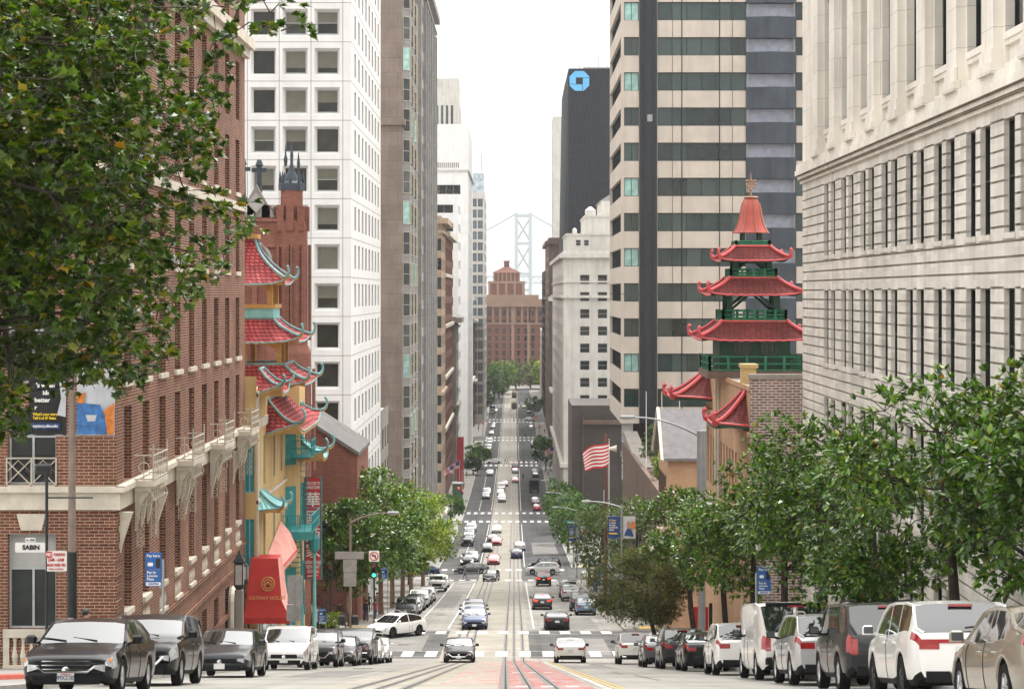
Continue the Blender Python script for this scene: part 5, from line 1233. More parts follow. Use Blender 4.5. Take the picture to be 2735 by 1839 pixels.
# ---------------------------------------------------------------- vehicles
# station curves along the body, s = 0 at the nose and 1 at the tail; heights in metres
KIND = {
 'sedan': dict(L=4.85, W=1.84, H=1.46, ax=(.195, .775), r=.335, cl=.20,
   zb=[(0, .56), (.012, .64), (.05, .72), (.12, .80), (.27, .93), (.6, .945), (.86, 1.03), (.955, 1.05), (.985, 1.0), (1, .90)],
   top=[(.27, .97), (.41, 1.37), (.50, 1.455), (.58, 1.46), (.68, 1.435), (.755, 1.36), (.895, 1.08)], pil=(.55, .735), wr=.60),
 'coupe': dict(L=4.6, W=1.9, H=1.32, ax=(.20, .78), r=.345, cl=.16,
   zb=[(0, .52), (.012, .60), (.05, .68), (.14, .80), (.29, .90), (.6, .93), (.84, 1.0), (.95, .98), (.985, .92), (1, .82)],
   top=[(.29, .94), (.44, 1.24), (.53, 1.315), (.60, 1.31), (.70, 1.26), (.78, 1.19), (.93, 1.0)], pil=(.62,), wr=.58),
 'fastback': dict(L=4.75, W=1.92, H=1.62, ax=(.185, .79), r=.365, cl=.20,
   zb=[(0, .58), (.012, .68), (.05, .80), (.12, .90), (.25, 1.02), (.6, 1.05), (.86, 1.13), (.95, 1.11), (.985, 1.05), (1, .95)],
   top=[(.23, 1.05), (.40, 1.48), (.51, 1.61), (.60, 1.62), (.72, 1.54), (.80, 1.45), (.955, 1.16)], pil=(.56,), wr=.60),
 'suv': dict(L=4.6, W=1.88, H=1.68, ax=(.195, .79), r=.37, cl=.25,
   zb=[(0, .70), (.012, .82), (.05, .93), (.12, .99), (.25, 1.08), (.6, 1.10), (.85, 1.16), (.95, 1.14), (.985, 1.10), (1, 1.02)],
   top=[(.25, 1.12), (.37, 1.53), (.46, 1.66), (.58, 1.68), (.80, 1.66), (.915, 1.60), (.985, 1.14)], pil=(.53, .73), wr=.64),
 'boxsuv': dict(L=4.4, W=1.9, H=1.78, ax=(.185, .79), r=.37, cl=.27,
   zb=[(0, .78), (.012, .92), (.05, 1.0), (.12, 1.06), (.25, 1.13), (.6, 1.14), (.85, 1.17), (.96, 1.15), (.99, 1.12), (1, 1.05)],
   top=[(.25, 1.17), (.34, 1.62), (.42, 1.77), (.58, 1.78), (.84, 1.77), (.955, 1.71), (.988, 1.16)], pil=(.52, .76), wr=.70),
 'hatch': dict(L=4.3, W=1.79, H=1.47, ax=(.20, .80), r=.32, cl=.19,
   zb=[(0, .56), (.012, .64), (.05, .74), (.12, .82), (.26, .95), (.6, .98), (.86, 1.04), (.95, 1.02), (.985, .97), (1, .88)],
   top=[(.26, .98), (.40, 1.38), (.50, 1.465), (.6, 1.47), (.80, 1.42), (.89, 1.36), (.98, 1.03)], pil=(.56, .77), wr=.60),
 'minivan': dict(L=5.0, W=1.93, H=1.76, ax=(.20, .79), r=.34, cl=.20,
   zb=[(0, .62), (.012, .72), (.05, .84), (.12, .96), (.20, 1.05), (.6, 1.06), (.9, 1.08), (.97, 1.06), (.99, 1.0), (1, .92)],
   top=[(.20, 1.08), (.335, 1.62), (.42, 1.74), (.55, 1.76), (.85, 1.73), (.945, 1.66), (.985, 1.08)], pil=(.46, .68), wr=.68),
 'pickup': dict(L=5.8, W=2.02, H=1.92, ax=(.175, .80), r=.40, cl=.32,
   zb=[(0, .95), (.008, 1.10), (.04, 1.16), (.12, 1.20), (.25, 1.26), (.6, 1.27), (.63, 1.30), (.97, 1.32), (.99, 1.30), (1, 1.22)],
   top=[(.25, 1.30), (.33, 1.72), (.38, 1.88), (.46, 1.92), (.55, 1.90), (.595, 1.84), (.62, 1.32)], pil=(.44,), wr=.72),
 'van': dict(L=5.7, W=2.02, H=2.10, ax=(.155, .79), r=.38, cl=.28,
   zb=[(0, .80), (.012, .92), (.05, 1.0), (.12, 1.10), (.17, 1.18), (.6, 1.2), (.9, 1.2), (.985, 1.2), (.992, 1.17), (1, 1.12)],
   top=[(.17, 1.22), (.27, 1.86), (.33, 2.03), (.5, 2.10), (.9, 2.09), (.972, 2.0), (.993, 1.24)], pil=(.36,), wr=.80),
}
def end_taper(s):
    return lerp([(0, .80), (.015, .88), (.05, .945), (.12, .985), (.3, 1), (.8, 1), (.93, .975), (.975, .93), (.99, .88), (1, .83)], s)
def carparts(kind):
    """half a dozen meshes of one body: body, windscreen, rear window, side windows, lamps"""
    k = KIND[kind]; L, W, H, r, cl = k['L'], k['W'], k['H'], k['r'], k['cl']; Ra = r+.055
    tp = k['top']; cow, hdr, rend, base = tp[0][0], tp[1][0], tp[-2][0], tp[-1][0]
    st = {0, .006, .015, .03, .055, .09, .5, .62, .93, .955, .975, .988, .995, 1, *[p[0] for p in tp], *[p[0] for p in k['zb']]}
    for p in k['pil']: st |= {p-.008, p+.008}
    st.add(cow+(hdr-cow)*.35)
    axy = [a*L for a in k['ax']]
    for a in axy:
        for q in range(-4, 5): st.add((a+Ra*math.sin(q*math.pi/8))/L)
    st = sorted(s for s in st if 0 <= s <= 1); st2 = [st[0]]
    for s in st[1:]:
        if s-st2[-1] > .0035: st2.append(s)
    st2[-1] = 1.0; st = st2
    rows = []
    for s in st:
        w = W/2*end_taper(s); zb = lerp(k['zb'], s); y = s*L
        z0 = cl+.10*max(0, 1-s/.06)*.6+.14*max(0, (s-.95)/.05)
        arch = 0
        for a in axy:
            if abs(y-a) < Ra: arch = max(arch, math.sqrt(Ra*Ra-(y-a)**2)+r)
        za = max(z0, arch)
        cab = cow < s < base
        if cab:
            zt = lerp(tp, s); f = min(1, max(0, (zt-zb)/(H-zb)))
            wr = w*(.92*(1-f)+k['wr']/.92*.92*f*1.18) if False else w*(.93+(k['wr']*1.28-.93)*f)
            p5 = (wr, zt-.035*f-.01); p6 = (wr*.72, zt-.004); p7 = (0, zt+.012)
        else:
            hump = .045 if s < cow else .02
            p5 = (w*.80, zb+hump*.6); p6 = (w*.5, zb+hump*.9); p7 = (0, zb+hump)
        def up(z, n): return max(z, za+.018*n)
        P = [(w*.90, max(za, z0) if arch else z0), (w*.965, up(z0+.10, 1)), (w*.995, up(z0+.28, 2)), (w*1.0, up(zb*.60+z0*.3, 3)), (w*.985, up(zb-.12, 4)), (w*.945, max(zb, za+.09)), p5, p6, p7]
        rows.append([(x, y-L/2, z) for x, z in P])
    parts = {}
    def put(name, pts, m): parts.setdefault(name, MB()).face(pts, m)
    n = len(rows[0]); suvish = kind in ('suv', 'boxsuv', 'hatch', 'minivan')
    for i in range(len(st)-1):
        s = (st[i]+st[i+1])/2
        for j in range(n-1):
            nm, m = 'body', 0
            if j == 0: m = 1 if kind not in ('van',) else 0
            if cow < s < hdr and j in (6, 7): nm = 'windscreen'
            elif rend < s < base and j in (6, 7) and kind != 'pickup': nm = 'rear_window'
            elif rend < s < base and kind == 'pickup' and j in (6, 7): nm = 'rear_window'
            elif j == 5 and cow+(hdr-cow)*.35 < s < rend+(base-rend)*(.25 if not suvish else .1):
                pill = any(abs(s-p) < .009 for p in k['pil'])
                if kind == 'van' and s > .36: pill = True
                if kind == 'minivan' and False: pill = True
                if not pill: nm = 'side_window'
            elif s < .075 and j in (3, 4) and st[i] >= .003: nm = 'headlight'
            elif s > .945 and kind in ('sedan', 'coupe', 'hatch', 'suv', 'fastback') and j == 4: nm = 'tail_light'
            elif s > .968 and kind in ('boxsuv', 'minivan', 'pickup', 'van') and j in (3, 4): nm = 'tail_light'
            for sg in (1, -1):
                q = [rows[i][j], rows[i][j+1], rows[i+1][j+1], rows[i+1][j]]
                q = [(x*sg, y, z) for x, y, z in q]
                if sg < 0: q = q[::-1]
                key = nm if nm in ('body', 'windscreen', 'rear_window') else nm+('+' if sg > 0 else '-')
                put(key, q, m)
    b = parts['body']
    for e, ro in ((0, rows[0]), (1, rows[-1])):
        b.face([(x, y, z) for x, y, z in ro]+[(-x, y, z) for x, y, z in ro[-2::-1]], 0)
    for i in range(len(st)-1):
        a, c = rows[i][0], rows[i+1][0]; b.face([a, c, (-c[0], c[1], c[2]), (-a[0], a[1], a[2])], 1)
    yf, yr = rows[0][0][1], rows[-1][0][1]; z1 = lerp(k['zb'], 0)*.985; zr = lerp(k['zb'], 1); hh = .13 if kind not in ('pickup', 'boxsuv', 'van') else .2
    for sg in (1, -1):
        h = parts['headlight+' if sg > 0 else 'headlight-']
        h.hexa([(sg*W*.285, yf-.004, z1-hh*.55), (sg*W*.399, yf-.004, z1-hh), (sg*W*.399, yf+.05, z1-hh), (sg*W*.285, yf+.05, z1-hh*.55), (sg*W*.285, yf-.004, z1-.005), (sg*W*.399, yf-.004, z1+.01), (sg*W*.399, yf+.05, z1+.01), (sg*W*.285, yf+.05, z1-.005)])
        t = parts['tail_light+' if sg > 0 else 'tail_light-']
        if kind in ('van', 'minivan', 'pickup', 'boxsuv'): x0, x1, za_, zb_ = .345, .413, zr*.70, zr*1.0
        else: x0, x1, za_, zb_ = .235, .413, zr*.83, zr*.975
        t.box(*sorted((sg*W*x0, sg*W*x1))[:1], yr-.05, za_, max(sg*W*x0, sg*W*x1), yr+.007, zb_)
    # pillars along the roof rail, painted
    for sg in (1, -1):
        rail = [Vector((rows[i][6][0]*sg, rows[i][6][1], rows[i][6][2]+.004)) for i in range(len(st)) if cow <= st[i] <= base]
        b.tube(rail, .03, 5, 0, caps=False)
    return parts, rows, st, k
_cp = {}
def smoothmesh(mb, mats, name, ang=38):
    o = mb.build(name, mats, None, smooth=True, ang=ang); me = o.data; bpy.data.objects.remove(o); return me
def wheelmesh(r, alloy):
    key = ('wheel', r, alloy)
    if key in _cp: return _cp[key]
    t = MB(); t.lathe([(r*.62, -.10), (r*.93, -.11), (r, -.075), (r, .075), (r*.93, .11), (r*.62, .10)], 0, 0, 22, ax='x', cap=False)
    rim = MB(); rim.lathe([(r*.66, .098), (r*.60, .085), (r*.56, .03)], 0, 0, 20, ax='x', cap=False, m=0); rim.lathe([(r*.56, .03), (.01, .03)], 0, 0, 20, ax='x', cap=False, m=1)
    for q in range(5):
        a = 2*math.pi*q/5
        for da in (-.16, .16):
            c, s_ = math.cos(a+da), math.sin(a+da)
            rim.tube([(.085, c*r*.12, s_*r*.12), (.07, c*r*.58, s_*r*.58)], .022, 4, 0)
    rim.lathe([(r*.16, .07), (r*.14, .095), (.01, .1)], 0, 0, 10, ax='x', cap=False)
    rim.lathe([(r*.62, -.09), (.01, -.07)], 0, 0, 16, ax='x', cap=False, m=1)
    _cp[key] = (smoothmesh(t, [M['rubber']], 'wheel'), smoothmesh(rim, [M[alloy], M['black_plastic']], 'rim')); return _cp[key]
def car_matrix(x, y, head):
    """head: compass angle of the nose in degrees, 0 = down the street (+Y), 180 = towards the camera"""
    a = math.radians(head); m = -slope(y)
    f = Vector((math.sin(a), math.cos(a), -m*math.cos(a))).normalized()
    upv = Vector((0, m, 1)).normalized(); by = -f; bx = by.cross(upv).normalized(); bz = bx.cross(by).normalized()
    mt = Matrix((bx, by, bz)).transposed().to_4x4(); mt.translation = Vector((x, y, gz(y)+.012)); return mt
GLS = {'c': 'car_glass', 't': 'tint_glass'}
def car(kind, col, x, y, head, label, group=None, cat='car', det=2, lights=None, brake=False, alloy='alloy', plate=None, name=None, grille='bars', glass='c', trim=None, opts=()):
    nm = name or {'sedan': 'sedan_car', 'coupe': 'coupe_car', 'fastback': 'electric_car', 'suv': 'suv_car', 'boxsuv': 'suv_car', 'hatch': 'hatchback_car', 'minivan': 'minivan', 'pickup': 'pickup_truck', 'van': 'cargo_van'}[kind]
    cat = {'minivan': 'minivan', 'pickup': 'pickup truck', 'van': 'van'}.get(kind, cat)
    mt = car_matrix(x, y, head)
    if kind not in _cp: _cp[kind] = carparts(kind)
    parts, rows, st, k = _cp[kind]; L, W, r = k['L'], k['W'], k['r']
    zf = lambda s: lerp(k['zb'], s)
    hl = M['head_on'] if lights else M['lamp_clear']; tl = M['brake_red'] if brake else M['lamp_red']; gl = M[GLS[glass]]
    if det == 0:
        key = (kind, col, bool(lights), brake)
        if key not in _cp:
            a = MB(); mats = [M[col], M['black_plastic'], gl, hl, tl, M['rubber'], M['plate']]
            for pn, pm in parts.items():
                off = len(a.v); a.v += pm.v; a.f += [tuple(i+off for i in f) for f in pm.f]
                mi = 2 if 'win' in pn else 3 if 'head' in pn else 4 if 'tail' in pn else None
                a.m += [mi]*len(pm.f) if mi is not None else pm.m
            for sg in (1, -1):
                for ax in k['ax']:
                    cx = sg*(W/2-.115); a.lathe([(.01, cx-.11), (r, cx-.10), (r, cx+.10), (.01, cx+.11)], ax*L-L/2, r, 12, 5, ax='x')
                a.box(sg*(W/2-.02)-.0, -L/2+L*k['top'][0][0]+.25, zf(.3)+.0, sg*(W/2+.2), -L/2+L*k['top'][0][0]+.36, zf(.3)+.16, 0)
            a.box(-.18, L/2-.01, .72, .18, L/2+.015, .86, 6); a.box(-.6, -L/2-.012, .38, .6, -L/2+.05, .55, 1)
            _cp[key] = smoothmesh(a, mats, nm)
        o = place(nm, _cp[key]); o.matrix_world = mt; return tag(o, label, cat, group)
    root = thing(nm, label, cat, group=group); root.matrix_world = mt
    def mesh(pn, name, mats):
        key = (kind, pn, tuple(m.name for m in mats))
        if key not in _cp: _cp[key] = smoothmesh(parts[pn], mats, name)
        return place(name, _cp[key], root)
    body = mesh('body', 'body', [M[col], M[trim] if trim else M['black_plastic']])
    ws = mesh('windscreen', 'windscreen', [gl]); rw = mesh('rear_window', 'rear_window', [gl])
    for sg in '+-':
        mesh('side_window'+sg, 'side_window', [gl]); mesh('headlight'+sg, 'headlight', [hl]); mesh('tail_light'+sg, 'tail_light', [tl])
    tw, rw_ = wheelmesh(r, alloy)
    for ax in k['ax']:
        for sg in (1, -1):
            wh = place('wheel', tw, root, loc=(sg*(W/2-.125), ax*L-L/2, r), rot=(0, 0, 0 if sg > 0 else math.pi)); place('rim', rw_, wh)
    def small(name, fn, m, par=root, smooth=False):
        key = (kind, name, fn.__name__, m.name)
        if key not in _cp:
            q = MB(); fn(q); _cp[key] = smoothmesh(q, [m], name, 30)
        return place(name, _cp[key], par)
    ym = -L/2+L*(k['top'][0][0]+.05)
    for sg in (1, -1):
        def mirror_r(q):
            q.bbox(W/2+.03, ym, zf(.3)+.02, W/2+.24, ym+.12, zf(.3)+.19, .04); q.tube([(W/2-.1, ym+.06, zf(.3)), (W/2+.08, ym+.06, zf(.3)+.06)], .03, 5)
        def mirror_l(q):
            q.bbox(-W/2-.24, ym, zf(.3)+.02, -W/2-.03, ym+.12, zf(.3)+.19, .04); q.tube([(-W/2+.1, ym+.06, zf(.3)), (-W/2-.08, ym+.06, zf(.3)+.06)], .03, 5)
        mi = small('mirror', mirror_r if sg > 0 else mirror_l, M[col] if 'bm' not in opts else M['black_plastic'])
        def mg_r(q): q.box(W/2+.05, ym+.121, zf(.3)+.045, W/2+.22, ym+.126, zf(.3)+.165)
        def mg_l(q): q.box(-W/2-.22, ym+.121, zf(.3)+.045, -W/2-.05, ym+.126, zf(.3)+.165)
        small('mirror_glass', mg_r if sg > 0 else mg_l, M['grey_glass'], mi)
        def hnd_r(q):
            for s in (.47, .66): q.box(W/2*.985, L*(s-.5), zf(.5)-.15, W/2+.02, L*(s-.5)+.18, zf(.5)-.115)
        def hnd_l(q):
            for s in (.47, .66): q.box(-W/2-.02, L*(s-.5), zf(.5)-.15, -W/2*.985, L*(s-.5)+.18, zf(.5)-.115)
        if det > 1:
            for s in (.47, .66):
                q = MB(); q.bbox(-.02, 0, 0, .02, .18, .035, .01); q.build('door_handle', M[col], root, loc=(sg*W/2, L*(s-.5), zf(.5)-.15))
    # front
    yf = -L/2
    zlo, zhi = zf(0)*.52, zf(0)*.98
    def grille_dark(q): q.bbox(-W*.27, yf-.016, zlo+.13, W*.27, yf+.1, zhi, .012)
    def intake(q): q.box(-W*.34, yf-.012, zlo-.10, W*.34, yf+.1, zlo+.06)
    def fogs(q): q.box(-W*.40, yf-.006, zlo-.04, -W*.36, yf+.1, zlo+.06)
    small('grille', grille_dark, M['black_plastic']); small('air_intake', intake, M['black_plastic'])
    if grille == 'bars':
        def chrome_bars(q):
            for i in range(3): q.box(-W*.25, yf-.024, zlo+.17+.075*i, W*.25, yf-.012, zlo+.19+.075*i)
            q.tube([(-W*.30, yf-.01, zhi-.02), (-W*.22, yf-.024, zlo+.13), (W*.22, yf-.024, zlo+.13), (W*.30, yf-.01, zhi-.02)], .022, 5)
        small('grille_trim', chrome_bars, M['chrome'])
    elif grille == 'vee':
        def chrome_vee(q): q.tube([(-W*.33, yf+.0, zhi-.02), (-W*.20, yf-.026, zlo+.06), (W*.20, yf-.026, zlo+.06), (W*.33, yf+.0, zhi-.02)], .028, 5)
        small('grille_trim', chrome_vee, M['chrome'])
    elif grille == 'big':
        def chrome_big(q):
            for i in range(4): q.box(-W*.36, yf-.03, zlo+.12+.115*i, W*.36, yf-.012, zlo+.165+.115*i)
            q.tube([(-W*.38, yf-.02, zhi), (-W*.38, yf-.02, zlo+.1), (W*.38, yf-.02, zlo+.1), (W*.38, yf-.02, zhi), (-W*.38, yf-.02, zhi)], .03, 5)
        small('grille_trim', chrome_big, M['chrome'])
    if 'emblem' in opts:
        def emb(q): q.lathe([(.01, yf-.035), (.075, yf-.03), (.075, yf-.012)], 0, zhi-.10, 12, ax='y')
        small('emblem', emb, M['chrome'])
    pz = zlo+.03
    def plate_f(q): q.box(-.16, yf-.032, pz-.075, .16, yf-.018, pz+.085)
    pf = small('number_plate', plate_f, M['plate'])
    if plate:
        text(plate, .115, M['navy'], root, (0, yf-.037, pz-.01), sxy=(.78, 1.0)); text('California', .045, M['ink_red'], root, (0, yf-.037, pz+.06))
    # rear
    yr = L/2; zr = zf(1)
    zp = zr*.78 if kind in ('sedan', 'coupe', 'hatch') else zr*.80
    def plate_r(q): q.box(-.16, yr+.006, zp-.08, .16, yr+.02, zp+.08)
    small('number_plate', plate_r, M['plate'])
    def rear_valance(q): q.box(-W*.36, yr-.1, k['cl']+.06, W*.36, yr+.012, k['cl']+.24)
    small('rear_bumper', rear_valance, M['black_plastic'])
    def brakebar(q):
        s = k['top'][-2][0]; z = k['top'][-2][1]; q.box(-.2, L*(s-.5)+.02, z-.045, .2, L*(s-.5)+.09, z-.005)
    small('brake_lamp', brakebar, tl)
    if kind in ('suv', 'boxsuv', 'minivan', 'hatch'):
        def wiper(q): q.tube([(.0, yr-.02, k['zb'][-3][1]+.06), (-.38, yr-.03, k['zb'][-3][1]+.10)], .016, 4)
        small('rear_wiper', wiper, M['black_plastic'])
    if det > 1:
        s0 = k['top'][0]
        def wipers(q):
            for a in (-.55, .05): q.tube([(a+.25, L*(s0[0]-.5)+.03, s0[1]+.04), (a-.25, L*(s0[0]-.5)+.17, s0[1]+.10)], .012, 4)
        small('wiper', wipers, M['black_plastic'])
        # panel gaps and a rubber sill line as hairline strips
        def gaps(q):
            for sg in (1, -1):
                for s in (k['top'][0][0]+.035, k['pil'][0], k['pil'][-1]+.10):
                    ii = min(range(len(st)), key=lambda i: abs(st[i]-s)); rr = rows[ii]
                    if any(abs(st[ii]*L-a*L) < r+.08 for a in k['ax']): continue
                    q.tube([(sg*(p[0]+.002), p[1], p[2]) for p in rr[1:6]], .006, 4)
        small('door_seam', gaps, M['black_plastic'])
    if 'rails' in opts:
        def rails(q):
            for sg in (1, -1):
                ss = [.44, .5, .6, .7, .8, .86]; pts = []
                for s in ss: pts.append((sg*W*.30, L*(s-.5), lerp(k['top'], s)+.055))
                q.tube([(pts[0][0], pts[0][1]-.05, pts[0][2]-.06)]+pts+[(pts[-1][0], pts[-1][1]+.05, pts[-1][2]-.07)], .02, 5)
        small('roof_rail', rails, M['alloy'] if 'drk' not in opts else M['black_plastic'])
    if 'lightbar' in opts:
        def bar(q): q.box(-W*.40, yr-.03, zr*.93, W*.40, yr+.012, zr*.99)
        small('light_bar', bar, tl)
    if 'exhaust' in opts:
        for sg in (1, -1):
            q = MB(); q.bbox(-.12, -.05, -.045, .12, .03, .045, .02); q.build('exhaust', M['chrome'], root, loc=(sg*W*.33, yr, k['cl']+.13))
    if 'post' in opts:                                        # van rear: centre post, hinges, bumper step
        q = MB(); s = k['top'][-2]; q.hexa([(-.06, L*(s[0]-.5)+.0, s[1]), (.06, L*(s[0]-.5)+.0, s[1]), (.06, L*(s[0]-.5)-.2, s[1]), (-.06, L*(s[0]-.5)-.2, s[1]), (-.06, L*.5, 1.2), (.06, L*.5, 1.2), (.06, L*.5-.2, 1.2), (-.06, L*.5-.2, 1.2)])
        q = MB(); q.tube([(0, L*(s[0]-.5)+.01, s[1]), (0, L*(.995-.5)+.01, 1.22)], .06, 4); q.build('door_post', M[col], root)
        q = MB(); q.bbox(-.85, yr-.1, .42, .85, yr+.22, .62, .04); q.build('step_bumper', M['black_plastic'], root)
        q = MB(); q.tube([(-.8, L*.478, 2.03), (.8, L*.478, 2.03)], .05, 6); q.build('drip_rail', M['black_plastic'], root)
    if 'amber' in opts:
        for sg in (1, -1):
            q = MB(); q.lathe([(.01, -.04), (.05, -.02), (.05, .05)], 0, 0, 10, ax='y'); q.build('indicator', M['amber'], root, loc=(sg*W*.425, yf+.16, zf(.03)-.04))
    return root
GL_, GR_ = 'cars parked nose uphill along the left kerb', 'cars parked along the right kerb'
# left row, noses towards the camera
car('sedan', 'paint_black', -9.2, 30.4, 180, 'sliver of a dark car cut off at the bottom left corner of the photo', GL_)
car('sedan', 'paint_black', -8.45, 40.6, 180, 'glossy black sedan with chrome grille bars and plate 9MXZ185, parked nearest at left', GL_, plate='9MXZ185', opts=('emblem', 'amber'))
car('suv', 'paint_black', -8.75, 49.2, 180, 'black SUV with a wing shaped chrome grille trim, parked behind the nearest black sedan', GL_, grille='vee')
car('sedan', 'paint_darkgrey', -8.75, 62.6, 180, 'charcoal sedan with a round emblem, parked between the black SUV and the white minivan', GL_, grille='', opts=('emblem',))
car('minivan', 'paint_white', -9.1, 82.6, 180, 'white older minivan parked at the left kerb under the red canopy', GL_, grille='', opts=('emblem', 'amber'))
car('suv', 'paint_black', -8.85, 93.0, 180, 'black SUV with angular headlights, parked behind the white minivan', GL_, grille='vee')
car('sedan', 'paint_darkgrey', -8.55, 100.2, 180, 'dark sedan half hidden between the black SUV and the big chrome pickup', GL_)
car('pickup', 'paint_darkgrey', -8.35, 107.6, 180, 'dark grey pickup truck with a broad chrome grille, near the crossing', GL_, grille='big')
car('sedan', 'paint_white', -8.3, 114.4, 180, 'white sedan squeezed in directly behind the chrome grille pickup', GL_, det=1)
car('hatch', 'paint_white', -8.15, 119.6, 180, 'white hatchback last in the left row before the crossing', GL_, det=1)
# right row, tails towards the camera
car('sedan', 'paint_tan', 7.5, 28.6, 0, 'tan sedan at the right edge of the photo, seen from behind its left side', GR_)
car('suv', 'paint_white', 7.5, 35.8, 0, 'pearl white SUV with a full width red light bar across its tailgate', GR_, opts=('lightbar',), alloy='dark_alloy')
car('boxsuv', 'paint_darkgrey', 7.5, 42.4, 0, 'boxy charcoal SUV with upright tail lights, parked ahead of the pearl white SUV', GR_, opts=('rails', 'drk', 'bm'))
car('suv', 'paint_silver', 7.45, 49.4, 0, 'silver SUV with roof rails, parked between the charcoal SUV and the white van', GR_, opts=('rails', 'bm'))
car('van', 'paint_white', 7.6, 57.2, 0, 'tall white cargo van with two square rear windows', GR_, opts=('post', 'bm'))
car('suv', 'paint_white', 7.35, 67, 0, 'white car half hidden in front of the cargo van', GR_, opts=('bm',))
car('sedan', 'paint_black', 7.25, 78.2, 0, 'black sedan with glowing red tail lights, ahead of the half hidden white car', GR_)
car('suv', 'paint_darkgrey', 7.0, 85.8, 0, 'dark SUV parked ahead of the black sedan with red tail lights', GR_)
car('sedan', 'paint_grey', 6.75, 93.8, 0, 'grey sedan mostly hidden, with only its left flank and mirror in view', GR_)
car('suv', 'paint_white', 6.45, 109.5, 0, 'white SUV with twin exhausts under the feathery tree by the crossing', GR_, opts=('exhaust', 'bm'))
# moving, near crossing
car('sedan', 'paint_black', -3.25, 121.4, 180, 'black sedan with a V shaped chrome grille climbing the left track', grille='vee', opts=('emblem',))
car('sedan', 'paint_white', 3.3, 120.0, 0, 'white sedan driving away downhill beside the red lane', opts=('bm',))
car('fastback', 'paint_white', -8.25, 142.8, 217, 'white electric hatchback with black glass roof turning across the first crossing', glass='t', alloy='dark_alloy', grille='')
car('fastback', 'paint_blue', -2.95, 153.2, 180, 'dark blue car at the head of the uphill queue on the left track', grille='', glass='c')
car('suv', 'paint_darkgrey', -3.15, 160.2, 180, 'dark SUV with headlights on, second in the uphill queue', lights=True, grille='')
car('suv', 'paint_grey', -3.3, 167.4, 180, 'grey SUV third in the uphill queue behind the dark SUV', det=1)
car('coupe', 'paint_black', 3.2, 152.4, 0, 'black sports coupe driving downhill just past the first crossing')
car('sedan', 'paint_darkgrey', 2.6, 188.2, 0, 'dark grey sedan with brake lights lit, ahead of the black coupe', brake=True)
car('suv', 'paint_black', 3.6, 248.0, 0, 'black SUV with bright red brake lights at the second crossing', brake=True, det=1)
GA, GB = 'cars parked nose uphill under the left magnolias', 'cars parked by the bus shelter'
car('suv', 'paint_darkgrey', -9.1, 172.2, 180, 'dark SUV with a star emblem, first in the row beneath the left magnolias', GA, opts=('emblem',))
for i, (kd, c, y, lb) in enumerate((('sedan', 'paint_silver', 179, 'silver sedan second in the row beneath the left magnolias'), ('sedan', 'paint_darkgrey', 185.5, 'dark sedan third in the row beneath the left magnolias'),
        ('suv', 'paint_white', 192, 'white SUV in the middle of the row beneath the left magnolias'), ('sedan', 'paint_black', 199, 'black sedan behind the white SUV beneath the left magnolias'),
        ('hatch', 'paint_silver', 206, 'silver hatchback last in the close row beneath the left magnolias'))):
    car(kd, c, -9.05+.05*i, y, 180, lb, GA, det=1)
car('pickup', 'paint_white', -8.7, 232, 180, 'white pickup truck with a black grille, parked near the second crossing', GA, grille='', det=1)
car('sedan', 'paint_white', -8.7, 244, 180, 'white sedan parked right behind the white pickup', GA, det=1)
car('hatch', 'paint_lightblue', 6.2, 176.6, 0, 'light blue hatchback parked on the right past the first crossing', GB)
car('suv', 'paint_darkgrey', 6.0, 184.6, 0, 'dark SUV parked right ahead of the light blue hatchback', GB, det=1)
car('suv', 'paint_silver', 5.75, 207, 0, 'silver SUV with red lights parked before the bus shelter', GB, det=1)
car('boxsuv', 'paint_grey', 5.7, 215, 0, 'grey wagon with roof rails, first car next to the bus shelter', GB, det=1, opts=('rails',))
